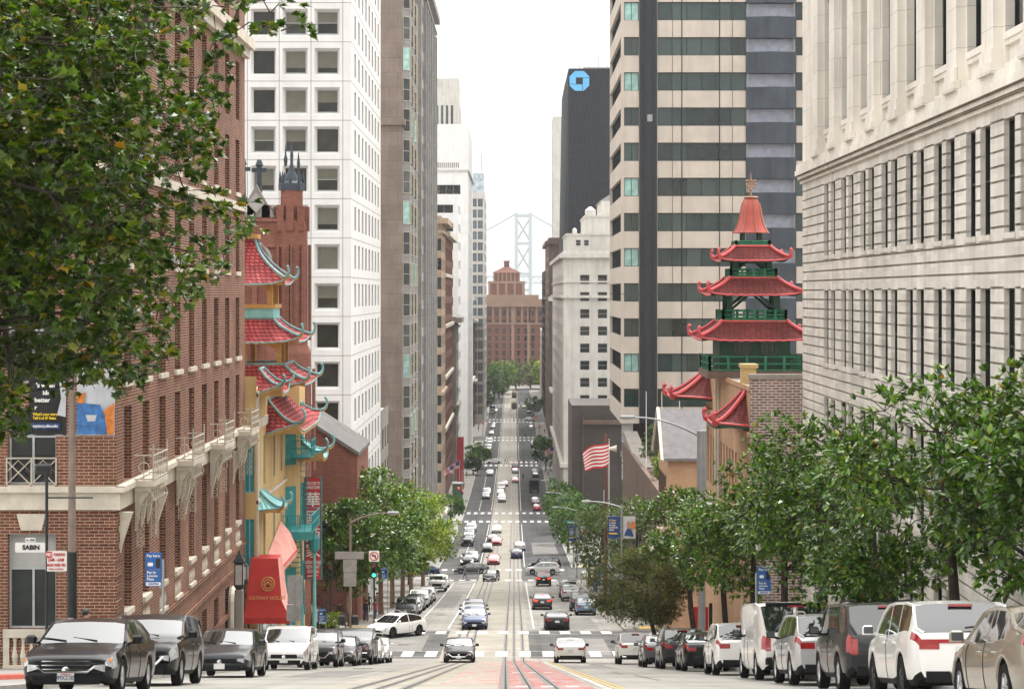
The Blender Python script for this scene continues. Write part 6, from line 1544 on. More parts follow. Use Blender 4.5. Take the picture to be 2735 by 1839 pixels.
# second crossing
car('suv', 'paint_white', 3.9, 275.5, 270, 'white SUV crossing from the right at the second crossing', det=1)
car('suv', 'paint_black', 4.3, 286.0, 270, 'black SUV crossing from the right behind the white SUV', det=1)
car('sedan', 'paint_grey', -5.8, 277.5, 270, 'grey sedan crossing to the left at the second crossing', det=1)
car('sedan', 'paint_blue', -12.4, 273, 270, 'blue car leaving the second crossing at far left', det=1)
car('hatch', 'paint_black', -2.95, 262, 188, 'black hatchback coming uphill out of the second crossing', det=1)
FAR = [
 ('sedan', 'paint_red', -3.0, 297.5, 180, 'red sedan waiting in front of the second crossing'), ('hatch', 'paint_black', -4.3, 327, 180, 'black hatchback in the second lane behind the red sedan'),
 ('sedan', 'paint_red', -3.0, 346, 180, 'second red sedan further back on the left track'), ('sedan', 'paint_black', -3.75, 354, 180, 'black car beside and behind the further red sedan'),
 ('sedan', 'paint_white', -3.25, 380, 180, 'white sedan alone below the third crossing on the left track'), ('suv', 'paint_black', -6.8, 295, 180, 'black SUV with headlights in the turning lane at the second crossing'),
 ('sedan', 'paint_white', -6.2, 304, 180, 'white sedan behind the black SUV in the turning lane'), ('pickup', 'paint_black', -7.9, 344, 180, 'black pickup first in the parked group of four past the second crossing'),
 ('suv', 'paint_white', -7.85, 355, 180, 'white SUV behind the black pickup in the parked group'), ('suv', 'paint_grey', -8.1, 372, 180, 'grey SUV third in the parked group behind the black pickup'),
 ('suv', 'paint_white', -8.0, 383, 180, 'white SUV last in the parked group below the third crossing'), ('sedan', 'paint_silver', .95, 331, 0, 'silver car with dark rear window driving down the right track'),
 ('hatch', 'paint_blue', .4, 311, 0, 'small blue car on the right track just past the second crossing'), ('hatch', 'paint_red', 5.0, 444, 0, 'red car parked first on the right past the third crossing'),
 ('suv', 'paint_darkgrey', 4.9, 456, 0, 'dark SUV parked ahead of the red car past the third crossing'), ('sedan', 'paint_white', 4.9, 466, 0, 'white sedan parked second ahead of the red car'),
 ('suv', 'paint_silver', -2.8, 470, 180, 'silver SUV leading the uphill line past the third crossing'), ('sedan', 'paint_black', -2.9, 481, 180, 'black sedan second in the line past the third crossing'),
 ('sedan', 'paint_white', -3.3, 494, 180, 'white sedan third in the line past the third crossing'), ('van', 'paint_white', -3.2, 508, 180, 'white van fourth in the line past the third crossing'),
 ('sedan', 'paint_red', -2.4, 522, 180, 'red sedan at the back of the line past the third crossing'), ('minivan', 'paint_grey', -6.7, 480, 180, 'grey minivan in the inner lane left of the uphill line'),
 ('minivan', 'paint_silver', -6.6, 494, 180, 'silver minivan directly behind the grey minivan'), ('suv', 'paint_white', -6.6, 558, 180, 'white SUV in the inner lane below the fourth crossing'),
 ('sedan', 'paint_silver', .3, 534, 0, 'silver sedan with a red tail light on the right track below the third crossing'), ('van', 'paint_red', .3, 580, 0, 'red vehicle at the fourth crossing on the right track'),
 ('sedan', 'paint_silver', .3, 568, 0, 'pale sedan just behind the red vehicle at the fourth crossing'), ('sedan', 'paint_black', 5.9, 552, 0, 'black car parked at right before the fourth crossing'),
 ('suv', 'paint_white', 5.9, 562, 0, 'white SUV parked at right before the fourth crossing'), ('sedan', 'paint_white', -5.9, 604, 270, 'white sedan crossing to the left at the fourth crossing'),
 ('van', 'paint_white', -8.3, 658, 180, 'white van parked first on the left past the fourth crossing'), ('van', 'paint_white', -8.3, 688, 180, 'white van parked further on near the fifth crossing'),
 ('hatch', 'paint_white', -8.2, 736, 180, 'white hatchback alone at the left kerb past the fifth crossing'), ('hatch', 'paint_white', -8.0, 771, 180, 'small white car at the left kerb before the sixth crossing'),
 ('suv', 'paint_black', -8.0, 783, 180, 'black SUV at the left kerb before the sixth crossing'), ('suv', 'paint_white', -8.0, 874, 180, 'white car by the far trees on the left'),
 ('suv', 'paint_grey', 6.4, 634, 0, 'grey SUV parked at right past the fourth crossing'), ('sedan', 'paint_white', 6.4, 646, 0, 'white sedan parked second at right past the fourth crossing'),
 ('suv', 'paint_black', 6.5, 672, 0, 'black SUV parked at right behind the fifth crossing'), ('sedan', 'paint_silver', 6.5, 684, 0, 'silver sedan parked at right nearest the fifth crossing'),
 ('sedan', 'paint_white', 6.5, 768, 0, 'white sedan parked at right before the sixth crossing'), ('suv', 'paint_black', 6.6, 782, 0, 'black SUV parked at right before the sixth crossing'),
 ('sedan', 'paint_white', 6.5, 818, 90, 'white sedan crossing to the right at the sixth crossing'), ('hatch', 'paint_cream', 4.2, 906, 0, 'pale orange taxi beside the cable cars'),
 ('suv', 'paint_white', 5.0, 922, 90, 'white SUV crossing behind the pale taxi'), ('suv', 'paint_silver', 6.7, 950, 0, 'silver SUV parked at right far down past the cable cars'),
 ('sedan', 'paint_black', 6.7, 962, 0, 'black sedan parked at right far down past the cable cars'), ('sedan', 'paint_black', 6.5, 868, 0, 'black sedan under the small tree at far right'),
]
for kd, c, x, y, h, lb in FAR: car(kd, c, x, y, h, lb, 'small vehicles further down the street', det=0, lights=(kd == 'suv' and y == 295), brake=(y in (534,)))
# box truck parked on the right, delivery truck far left, two cable cars
def boxtruck(x, y, head, col, label, boxcol, s=1.0):
    root = thing('box_truck', label, 'truck', group='small vehicles further down the street'); root.matrix_world = car_matrix(x, y, head)
    p = MB(); p.bbox(-1.05*s, -3.4*s, .5, 1.05*s, -1.6*s, 2.3*s, .15); p.build('cab', M[col], root)
    p = MB(); p.box(-.85*s, -3.43*s, 1.4*s, .85*s, -3.39*s, 2.1*s); p.build('windscreen', M['car_glass'], root)
    p = MB(); p.bbox(-1.2*s, -1.5*s, .8, 1.2*s, 3.4*s, 3.2*s, .08); p.build('cargo_box', M[boxcol], root)
    for sg in (-1, 1):
        for yy in (-2.6*s, 2.2*s):
            q = MB(); q.lathe([(.01, -.13), (.45, -.12), (.45, .12), (.01, .13)], 0, 0, 14, ax='x'); q.build('wheel', M['rubber'], root, loc=(sg*.95*s, yy, .45))
    return root
boxtruck(5.0, 503, 0, 'paint_white', 'box truck with black rear door parked at right past the third crossing', 'black_plastic')
boxtruck(-9.3, 868, 180, 'paint_white', 'dark blue box truck parked under the far trees on the left', 'navy')
def cable_car(x, y, label):
    root = thing('cable_car', label, 'cable car', group='cable cars'); root.matrix_world = car_matrix(x, y, 0)
    p = MB(); p.bbox(-1.15, -4, .5, 1.15, 4, 1.35, .06); p.build('body', M['paint_brown'], root)
    p = MB(); p.bbox(-1.2, -4.1, 2.75, 1.2, 4.1, 3.05, .12); p.bbox(-.6, -3, 3.05, .6, 3, 3.4, .1); p.build('roof', M['paint_cream'], root)
    p = MB()
    for a in (-1.1, -.4, .4, 1.1):
        for yy in (-3.9, -1.3, 1.3, 3.9): p.box(a-.06, yy-.06, 1.3, a+.06, yy+.06, 2.8)
    p.build('window_post', M['paint_brown'], root)
    p = MB(); p.box(-1.05, -3.85, 1.35, 1.05, 3.85, 2.75); p.build('window', M['car_glass'], root)
    p = MB()
    for yy in (-2, 2): p.box(-.7, yy-.5, .02, .7, yy+.5, .5)
    p.build('truck', M['rubber'], root)
cable_car(0, 904, 'brown cable car with cream roof, nearer of the two far down the right track')
cable_car(.1, 1000, 'brown cable car further down, behind the nearer cable car')
# ---------------------------------------------------------------- trees
from mathutils import noise as MN
def rdir(r): 
    while True:
        v = Vector((r.uniform(-1, 1), r.uniform(-1, 1), r.uniform(-1, 1)))
        if .05 < v.length < 1: return v.normalized()
PLANE = [(0, 0), (.10, .12), (.42, -.02), (.34, .22), (.52, .42), (.30, .46), (.26, .62), (.14, .60), (0, 1.0), (-.14, .60), (-.26, .62), (-.30, .46), (-.52, .42), (-.34, .22), (-.42, -.02), (-.10, .12)]
OVAL = [(0, 0), (.20, .28), (.22, .58), (0, 1.0), (-.22, .58), (-.20, .28)]
FINE = [(0, 0), (.11, .45), (0, 1.0), (-.11, .45)]
def leaf(mb, p, d, nrm, size, shape, fold=.0):
    d = d.normalized(); s = d.cross(nrm)
    if s.length < .05: s = d.cross(Vector((.3, .9, .2)))
    s = s.normalized(); n = s.cross(d)
    mb.face([p+s*(a*size)+d*(b*size)+n*(fold*abs(a)*size-.12*b*b*size) for a, b in shape])
def rosette(mb, p, d, size, shape, r, k, spread=.9, fold=.25):
    for i in range(k):
        q = (d+rdir(r)*spread).normalized(); leaf(mb, p, q, (Vector((0, 0, 1))+rdir(r)*.5), size*r.uniform(.75, 1.2), shape, fold)
def tree(name, label, x, y, H, rx, ry, rz, lean=(0, 0), trunk=.2, nclump=40, per=40, size=.22, shape=OVAL, lm='leaf_magnolia', bark='bark_dark', seed=1, group=None, crownz=None, k=4, flowers=0, stems=1, base=None, clip=None, droop=0, csz=.30, twigs=True, extra=(), shell=.45, carve=0):
    r = random.Random(seed); zb = gz(y)+.12 if base is None else base
    root = thing(name, label, 'tree', (x, y, zb), group=group)
    cz = crownz if crownz is not None else H-rz
    cc = Vector((lean[0], lean[1], cz)); mb = MB(); tr = MB(); cl = []
    tries = 0
    while len(cl) < nclump and tries < nclump*60:
        tries += 1; v = rdir(r)*(r.uniform(shell, 1)**.6)
        p = cc+Vector((v.x*rx, v.y*ry, v.z*rz))
        if clip and not clip(p+root.location): continue
        if carve and MN.noise(p*(carve/min(rx, ry))+Vector((seed, seed*2, 0))) < .0: continue
        cl.append(p)
    ex = [Vector(e) for e in extra]; cl += ex
    forks = []
    for sidx in range(stems):
        a = 6.28*sidx/max(1, stems)+r.random()
        b0 = Vector((math.cos(a)*.25*(stems > 1), math.sin(a)*.25*(stems > 1), 0)); hf = cc.z-rz*.75
        top = Vector((cc.x*.6+math.cos(a)*.5*(stems > 1), cc.y*.6+math.sin(a)*.5*(stems > 1), hf))
        mid = b0.lerp(top, .5)+Vector((r.uniform(-.12, .12), r.uniform(-.12, .12), 0))
        apex = cc+Vector((r.uniform(-.3, .3), r.uniform(-.3, .3), rz*.45))
        tr.tube([b0-Vector((0, 0, .3)), b0+Vector((0, 0, .25)), mid, top, top.lerp(apex, .5), apex], [trunk*1.25, trunk, trunk*.85, trunk*.75, trunk*.45, trunk*.12], 8)
        forks += [top, top.lerp(apex, .4), top.lerp(apex, .7)]
    hubs = []; used = {}; hk = -1
    if len(cl) > 30:
        for c in r.sample(cl, max(6, len(cl)//(14 if len(cl) < 200 else 40))):
            f = min(forks, key=lambda q: (q-c).length+max(0, q.z-c.z)*1.5); h = f.lerp(c, .82); L_ = (h-f).length
            m1 = f.lerp(h, .35)+rdir(r)*.10*L_; m2 = f.lerp(h, .7)+rdir(r)*.09*L_+Vector((0, 0, .05*L_)); t = trunk*r.uniform(.28, .42)*(.5 if len(cl) > 200 else 1)
            tr.tube([f, m1, m2, h], [t*1.2, t*.85, t*.6, t*.32], 6, caps=False); hubs += [(m1, t*.5), (m2, t*.4), (h, t*.3)]
    for c in cl:
        if hubs: f, t, hk = min(((q[0], q[1], i) for i, q in enumerate(hubs)), key=lambda q: (q[0]-c).length); used[hk] = used.get(hk, 0)+1
        else: f = min(forks, key=lambda q: (q-c).length+max(0, q.z-c.z)*1.5); t = trunk*.2
        L_ = (c-f).length; m_ = f.lerp(c, .55)+rdir(r)*.12*L_-Vector((0, 0, .12*droop*L_))
        if L_ < (1.8 if len(cl) > 200 else 9) and used.get(hk, 0) <= 7: tr.tube([f, m_, c], [max(t, .012), max(t*.6, .009), .006], 4, caps=False)
        R0 = csz*min(rx, ry, rz)*r.uniform(.75, 1.35)
        n = int(per*r.uniform(.6, 1.4))
        for i in range(n):
            v = rdir(r)*(r.random()**.45)*R0; p = c+Vector((v.x*1.1, v.y*1.1, v.z*.8))
            if clip and c not in ex and not clip(p+root.location, True): continue
            d = (v.normalized()*.9+(p-cc).normalized()*.5+Vector((0, 0, .25-droop)))
            rosette(mb, p, d.normalized(), size, shape, r, k)
            if twigs and i % 6 == 0: tr.tube([c, c.lerp(p, .6)+Vector((0, 0, .04)), p], [.014, .009, .004], 3, caps=False)
    tr.build('trunk', M[bark], root); cr = mb.build('crown', M[lm], root)
    for i in range(flowers):
        v = rdir(r); p = cc+Vector((v.x*rx, -abs(v.y)*ry*1.0, v.z*rz))*1.0
        c = min(cl, key=lambda q: (q-p).length); p = c+(p-c).normalized()*min(.5, (p-c).length)+Vector((0, -.25, .15))
        q = MB(); rosette(q, p, Vector((0, -.5, .8)), .27 if y < 120 else .4, OVAL, r, 9, .8, .3); q.build('blossom', M['blossom'], root)
    return root
# big plane tree hanging in at the upper left
from mathutils import noise as MN
CR = random.Random(77)
OUT = [(-400, 270), (0, 265), (40, 248), (57, 224), (88, 233), (130, 221), (175, 209), (195, 226), (215, 257), (228, 252), (245, 238), (281, 226), (303, 187), (351, 181), (373, 170), (395, 142), (432, 128), (437, -30)]
def clipA(p, strict=False):
    if p.y < 20: return False
    px = VX+p.x*FPX/p.y; py = HY-p.z*FPX/p.y
    if px > lerp(OUT, py)+R.uniform(-7, 5): return False
    if 27 < px < 72 and py > 386+R.uniform(-8, 6): return False
    if 72 <= px < 93 and py > 404+R.uniform(-8, 6): return False
    if MN.noise(Vector((p.x*.9, p.y*.5, p.z*1.1+3)))+.75*MN.noise(Vector((p.x*2.4+9, p.y*1.2, p.z*2.6))) < (-.12 if px > 150 else -.38): return False
    if strict: return True
    return (-50 < px and -40 < py < 460) or CR.random() < .10
tree('plane_tree', 'large plane tree with lobed leaves overhanging the street at the upper left', -11.6, 33.5, 15.5, 8.2, 6.0, 6.3, trunk=.34, nclump=1600, per=7, size=.185, shape=PLANE, lm='leaf_plane', bark='bark_dark', seed=5, k=4, crownz=9.4, clip=clipA, csz=.09, shell=.05,
     extra=[((640*K-VX)*33.5/FPX+11.6, 0, -(70*K-HY)*33.5/FPX-gz(33.5)-.12), ((615*K-VX)*33.5/FPX+11.6, 0, -(30*K-HY)*33.5/FPX-gz(33.5)-.12), ((560*K-VX)*33.5/FPX+11.6, 0, -(505*K-HY)*33.5/FPX-gz(33.5)-.12)])
GM = 'magnolia street trees on the right sidewalk'
for i, (x, y, H, rx, ry, rz, fl, tk, lb, ln) in enumerate((
    (10.2, 39.5, 6.8, 2.0, 2.6, 2.6, 0, .13, 'magnolia at the right edge of the photo with a slanting dark trunk', (.2, 0)),
    (10.3, 46.5, 7.7, 2.7, 2.9, 2.6, 1, .15, 'tall magnolia with a pale flower near its top left, behind the pearl white SUV', (-.5, 0)),
    (10.0, 55.5, 6.6, 2.3, 2.9, 2.7, 1, .15, 'magnolia with thin branches showing the stone wall beneath, above the charcoal SUV', (-.2, 0)),
    (10.0, 64.5, 8.4, 2.7, 2.9, 2.9, 1, .17, 'full magnolia behind the cargo van, above its roof', (-.3, 0)),
    (9.9, 73.0, 8.6, 2.7, 2.8, 2.9, 2, .16, 'broad magnolia just past the cargo van with scattered pale flowers', (-.3, 0)),
    (9.9, 82.5, 8.4, 2.6, 2.8, 2.8, 2, .16, 'magnolia in front of the worn brick side wall', (-.3, 0)),
    (9.9, 93.0, 8.1, 2.8, 2.8, 2.3, 3, .16, 'second last magnolia before the crossing, in front of the tan brick facade', (-.6, 0)),
    (9.2, 101.5, 8.5, 2.5, 2.4, 1.85, 3, .16, 'last magnolia before the crossing with low boughs and pale flowers, by the lamp mast', (-.9, 0)))):
    tree('magnolia_tree', lb, x, y, H, rx, ry, rz, ln, trunk=tk, nclump=58, per=26 if y < 60 else 30, size=.22, seed=20+i, group=GM, flowers=fl, k=5, csz=.25, shell=.25, crownz=H-rz, carve=1.5)
tree('pepper_tree', 'feathery olive green weeping tree above the white SUV by the crossing', 8.3, 116.5, 6.5, 3.1, 2.6, 2.1, lean=(-.9, 0), trunk=.15, nclump=95, per=60, size=.19, shape=FINE, lm='leaf_fine', seed=41, k=6, crownz=4.3, droop=.75, csz=.33)
GL2 = 'magnolia trees along the left sidewalk past the first crossing'
for i, (x, y, H, r_, lm, lb) in enumerate((
    (-12.6, 154, 9.6, 3.2, 'leaf_magnolia', 'leftmost magnolia of the left group, beside the church steps'), (-11.9, 163, 12.4, 4.0, 'leaf_magnolia', 'tallest magnolia of the left group, over the no left turn sign'),
    (-11.4, 174, 12.0, 3.7, 'leaf_magnolia', 'dense magnolia behind the green traffic light'), (-11.2, 187, 11.6, 3.7, 'leaf_magnolia', 'magnolia in the middle of the left group above the parked silver sedan'),
    (-11.0, 200, 11.2, 3.7, 'leaf_light', 'bright green magnolia right of centre in the left group'), (-10.8, 214, 11.2, 3.7, 'leaf_light', 'lighter tree with some yellowing leaves above the white pickup'),
    (-10.3, 229, 11.0, 4.0, 'leaf_light', 'yellow green tree at the right end of the left group'))):
    tree('magnolia_tree', lb, x, y, H, r_, r_, H*.36, trunk=.24, nclump=75, per=26, size=.36, lm=lm, bark='bark_tan', seed=60+i, group=GL2, k=5, flowers=(3, 4, 3, 2, 0, 0, 0)[i], csz=.23, twigs=False, carve=1.6)
for i, (nm, x, y, H, r_, lm, lb, dz) in enumerate((
    ('street_tree', 10.9, 174, 10.4, 3.0, 'leaf_olive', 'olive green street tree behind the wooden siren pole', 0), ('street_tree', 11.4, 190, 10.6, 3.6, 'leaf_olive', 'tall olive green tree under the terrace wall, right of the siren pole', 0),
    ('street_tree', 9.3, 208, 9.6, 3.0, 'leaf_olive', 'olive green tree behind the pair of banners', 0), ('street_tree', 9.4, 222, 9.0, 3.1, 'leaf_olive', 'dusty green tree beside the bus shelter', 0),
    ('street_tree', 9.3, 300, 9.2, 3.6, 'leaf_dark', 'dark green ficus nearest the second crossing on the right', 0), ('street_tree', 8.6, 322, 9.6, 3.6, 'leaf_dark', 'dark green ficus under the green street name sign', 0),
    ('street_tree', 8.8, 348, 9.8, 3.8, 'leaf_dark', 'dark green ficus in the middle of the right-hand row', 0), ('street_tree', 8.6, 378, 9.6, 3.8, 'leaf_dark', 'dark green ficus furthest down the right-hand row', 0),
    ('street_tree', -12.8, 248, 8.5, 3.0, 'leaf_light', 'light green tree partly hidden at the left side of the second crossing', 0), ('street_tree', -12.6, 405, 5.5, 2.6, 'leaf_dark', 'small round dark tree at the left of the third crossing', 0),
    ('street_tree', -10.2, 586, 7.2, 3.6, 'leaf_dark', 'round green tree on the left at the fourth crossing', 0), ('street_tree', -11.2, 560, 5.6, 2.6, 'leaf_dark', 'smaller tree just above the flags on the left', 0),
    ('street_tree', 9.0, 575, 9.0, 3.2, 'leaf_dark', 'upright green tree on the right at the fourth crossing', 0), ('street_tree', 8.5, 630, 6.0, 2.4, 'leaf_dark', 'small tree on the right past the fourth crossing', 0),
    ('street_tree', 8.3, 850, 8.2, 4.0, 'leaf_dark', 'round tree on the right near the cable cars', 0), ('street_tree', -12.2, 860, 9.0, 4.0, 'leaf_dark', 'green tree over the dark blue truck on the left', 0),
    ('shrub', 14.2, 184, 3.4, 1.5, 'leaf_light', 'leafy shrub in a planter on the terrace, left of the flagpoles', -17.6), ('shrub', 14.6, 200, 4.8, 2.2, 'leaf_olive', 'small tree growing on the stone terrace between the flagpoles', -17.6), ('shrub', 17.6, 188, 3.2, 1.6, 'leaf_olive', 'low shrub at the right end of the stone terrace', -17.6))):
    tree(nm, lb, x, y, H, r_, r_, H*.36 if nm != 'shrub' else H*.42, trunk=.2, nclump=44 if y < 400 else 34, per=14 if y < 250 else 11, size=.34 if y < 250 else .55 if y < 420 else .9, lm=lm, bark='bark_dark', seed=100+i, k=5, csz=.28, twigs=False, base=dz or None, group='trees along the right of the street' if x > 0 and nm != 'shrub' and y > 100 else None)
for i, (x, y, H, r_, lm) in enumerate(((-9.5, 968, 18, 7.5, 'leaf_dark'), (-7.5, 992, 17, 6.5, 'leaf_dark'), (-13, 950, 17, 6.5, 'leaf_dark'), (-5.5, 1040, 17, 7, 'leaf_light'), (1, 1085, 16, 7, 'leaf_olive'), (9, 1105, 15, 6, 'leaf_olive'), (15.5, 1095, 17, 5.5, 'leaf_light'))):
    lb = ('big dark tree crowding the far end of the street on the left', 'second big dark tree, to the right of the biggest one', 'dark tree at the left edge of the far clump', 'lighter green tree behind the dark far clump', 'pale olive tree in front of the brick office block', 'olive tree left of the far archway', 'bright tree at the right foot of the brick office block')[i]
    tree('park_tree', lb, x, y, H, r_, r_, H*.42, trunk=.4, nclump=48, per=9, size=1.3, lm=lm, seed=150+i, k=5, csz=.28, twigs=False, group='trees at the far end of the street')
# clipped hedge beside the church steps
q = MB(); r = random.Random(3)
for i in range(900):
    p = Vector((r.uniform(-15.4, -12.9), r.uniform(149.8, 150.5), gz(150)+.2+r.uniform(0, 1.1)**.8)); leaf(q, p, rdir(r)+Vector((0, -.3, .5)), rdir(r), .2, OVAL, .2)
o = q.build('hedge', M['leaf_light']); tag(o, 'clipped bright green hedge in front of the church steps', 'hedge')
# ---------------------------------------------------------------- street furniture
def post(root, h, r=.06, m='pole_black', n=10, taper=.7, z0=0, name='post', x=0, y=0):
    q = MB(); q.tube([(x, y, z0-.05), (x, y, z0+h)], [r, r*taper], n); return q.build(name, M[m], root)
def board(root, x0, z0, x1, z1, m, name='sign_board', y=-.02, t=.02, b=.02):
    q = MB(); q.prism([(x0+b, z0), (x1-b, z0), (x1, z0+b), (x1, z1-b), (x1-b, z1), (x0+b, z1), (x0, z1-b), (x0, z0+b)], y-t/2, y+t/2, 'y'); return q.build(name, M[m], root)
GW = .14
def street_lamp(x, y, H, arm, label, banners=None, mlo='galv', mhi='galv', split=None, rise=.5, r=.11, group='street lamps'):
    root = thing('street_lamp', label, 'street lamp', (x, y, gz(y)+GW), group=group)
    if split: post(root, split, r*1.25, mlo, 12, .95); post(root, H-split, r*1.0, mhi, 12, .6, split)
    else: post(root, H, r, mhi, 12, .6)
    q = MB(); n = 8
    q.tube([(arm*t, 0, H-.25+rise*(1-(1-t)**2)) for t in [i/n for i in range(n+1)]], [.06-.025*i/n for i in range(n+1)], 8); q.build('arm', M[mhi], root)
    q = MB(); s = 1 if arm > 0 else -1; a = arm; z = H-.25+rise
    q.bbox(min(a, a+s*.75), -.14, z-.06, max(a, a+s*.75), .14, z+.10, .05); h = q.build('lamp_head', M['galv'], root)
    q = MB(); q.box(min(a+s*.2, a+s*.65), -.10, z-.10, max(a+s*.2, a+s*.65), .10, z-.058); q.build('lens', M['lamp_glass'], h)
    q = MB(); q.lathe([(r*2, 0), (r*1.8, .25), (r*1.1, .45)], 0, 0, 12); q.build('base', M[mlo], root)
    return root
# --- near left lamp with two banners
H0 = 10.0
lamp = street_lamp(-10.8, 49.6, H0, 2.2, 'tall lamp post with black lower half and two university banners beneath the plane tree', mlo='pole_black', mhi='pole_brown', split=3.1, r=.10)
zb = gz(49.6)+GW
q = MB(); q.box(-.07, -.14, 1.2, .07, -.128, 1.5); q.build('sticker', M['sign_white'], lamp)
def banner(x, y, z0, z1, x0, x1, label, parts, m='banner_black'):
    o = thing('banner', label, 'banner', (x, y, z0), group='university banners')
    q = MB(); n = 8
    q.grid([[(x0+(x1-x0)*i/n, -.03+.03*math.sin(i*1.1+1), zz) for i in range(n+1)] for zz in (0, (z1-z0)*.5, z1-z0)]); q.build('cloth', M[m], o)
    q = MB()
    for zz in (0, z1-z0): q.tube([(x0, 0, zz), (0 if abs(x0) < 2 else x1, 0, zz)], .02, 5)
    q.build('bracket', M['galv'], o)
    return o
y_ = 49.6
o = banner(-10.8, y_, -3.45, -1.65, -1.06, -.12, 'black university banner with white and yellow lettering on the left side of the lamp post', 0)
h = 1.8
text("S", .15, M['ink_yellow'], o, (-.86, -.07, 1.42), align='LEFT', bold=.006)
text("'s when", .15, M['sign_white'], o, (-.86, -.07, 1.22), align='LEFT', bold=.006); text("ide", .15, M['sign_white'], o, (-.70, -.07, 1.04), align='LEFT', bold=.006)
text("better", .15, M['sign_white'], o, (-.9, -.07, .86), align='LEFT', bold=.006); text("r", .15, M['sign_white'], o, (-.9, -.07, .68), align='LEFT', bold=.006)
text("What's your story?\nTell it at SF State.", .085, M['ink_yellow'], o, (-.94, -.07, .47), align='LEFT', bold=.003, sxy=(.95, 1.1))
board(o, -1.06, .16, -.28, .30, 'banner_navy', 'banner_band', -.065, .004, .001); text("mystory.sfsu.edu", .09, M['sign_white'], o, (-.94, -.075, .23), align='LEFT', bold=.003)
q = MB(); q.prism([(-.35, .5), (-.14, .45), (-.12, 1.3), (-.3, 1.35), (-.25, .9)], -.075, -.065); q.build('banner_figure', M['banner_pale'], o)
o = banner(-10.8, y_, -3.45, -1.65, .12, 1.06, 'photo banner of a person in blue denim on the right side of the lamp post', 0, 'banner_pale')
q = MB(); q.prism([(.13, .03), (.85, .03), (.9, .3), (.7, .75), (.13, .8)], -.075, -.068); q.build('banner_figure', M['banner_blue'], o)
q = MB(); q.prism([(.13, .8), (.3, .78), (.35, 1.05), (.14, 1.0)], -.078, -.07); q.build('banner_figure', M['orange'], o)
q = MB(); q.prism([(.6, 1.6), (.85, 1.35), (.8, 1.3), (.55, 1.58)], -.078, -.07); q.build('banner_figure', M['orange'], o)
q = MB(); q.prism([(.88, .03), (1.04, .03), (1.04, .8), (.8, .6)], -.078, -.07); q.build('banner_figure', M['orange'], o)
q = MB(); q.prism([(.35, .5), (.62, .5), (.58, .35), (.4, .34)], -.079, -.074); q.build('banner_figure', M['banner_pale'], o)
# --- alley sign post
o = thing('sign_post', 'slim black post with SABIN street name and red no parking sign, far left', 'sign', (-11.05, 48.0, gz(48)+GW))
post(o, 5.0, .036, 'pole_black', 8, 1)
q = MB(); q.tube([(0, 0, 4.3), (1.1, 0, 4.3)], .02, 5); q.bbox(-.25, -.15, 4.85, .1, .15, 5.1, .04); q.build('bracket', M['pole_black'], o)
zq = lambda dy: -(dy*K-HY)*48/FPX-(gz(48)+GW)
board(o, -.74, zq(1256), -.03, zq(1234), 'sign_white'); text('SABIN', .15, M['ink_black'], o, (-.36, -.04, zq(1245)), bold=.006)
board(o, -.5, zq(1233), -.26, zq(1223), 'sign_white'); text('000', .07, M['ink_black'], o, (-.33, -.04, zq(1228))); q = MB(); q.tube([(-.48, -.04, zq(1228)), (-.41, -.04, zq(1228))], .008, 4); q.build('lettering', M['ink_black'], o)
board(o, -.02, zq(1299), .48, zq(1253), 'sign_white'); board(o, -.01, zq(1268), .14, zq(1254), 'ink_red', 'sign_band', -.034, .004)
text('NO', .10, M['sign_white'], o, (.065, -.04, zq(1261)), bold=.003, sxy=(.75, 1.1)); text('PARKING', .09, M['ink_red'], o, (.31, -.04, zq(1261)), bold=.002, sxy=(.72, 1.1))
text('2AM - 6AM', .10, M['ink_red'], o, (.23, -.04, zq(1273)), bold=.002, sxy=(.8, 1.1)); text('MON WED FRI', .085, M['ink_red'], o, (.23, -.04, zq(1285)), bold=.002, sxy=(.8, 1.1)); text('STREET CLEANING', .05, M['ink_red'], o, (.23, -.04, zq(1294)), sxy=(.85, 1.1))
# --- pay parking signs
def pay_sign(x, y, ztop, label, num, side=-1, m='galv', s=1.0):
    o = thing('parking_sign', label, 'parking sign', (x, y, gz(y)+GW), group='blue pay here parking signs')
    H = ztop-(gz(y)+GW); post(o, H-.2, .035, m, 8, 1); a, b = (-.5, -.04) if side < 0 else (.04, .5)
    board(o, a, H-.47, b, H, 'sign_blue'); board(o, a, H-.95, b, H-.49, 'sign_blue'); board(o, a+.02, H-.93, b-.02, H-.83, 'sign_white', 'sign_band', -.034, .004)
    c = (a+b)/2
    text('Pay here', .105, M['sign_white'], o, (c, -.04, H-.09), bold=.002); board(o, a+.07, H-.38, a+.22, H-.28, 'sign_white', 'sign_icon', -.034, .004)
    board(o, b-.16, H-.43, b-.04, H-.17, 'ink_black', 'sign_icon', -.034, .004, .02)
    text('Pay by\nLicense\nPlate', .10, M['sign_white'], o, (a+.05, -.04, H-.65), align='LEFT', bold=.002, sxy=(1, .95)); text(num, .075, M['sign_blue'], o, (c, -.04, H-.88), bold=.002)
    return o
pay_sign(-9.85, 57, -7.25, 'blue pay here parking sign at the left kerb behind the black SUV', '35007004', -1)
pay_sign(8.35, 70, -9.4, 'blue pay here parking sign above the white cargo van', '25007007', 1)
pay_sign(-12.1, 125.4, -19.4, 'blue pay here parking sign by the turquoise lamp post', '35007001', 1, 'pole_black')
pay_sign(-9.7, 156, -21.0, 'blue pay here parking sign right of the green traffic light', '35006001', -1)
o = thing('parking_sign', 'small white parking sign on a thin post beside the church steps', 'sign', (-11.7, 126.2, gz(126)+GW)); post(o, 2.6, .03, 'galv', 6, 1); board(o, -.75, 2.1, -.05, 2.65, 'sign_white'); text('NO PARKING', .09, M['ink_red'], o, (-.4, -.04, 2.4))
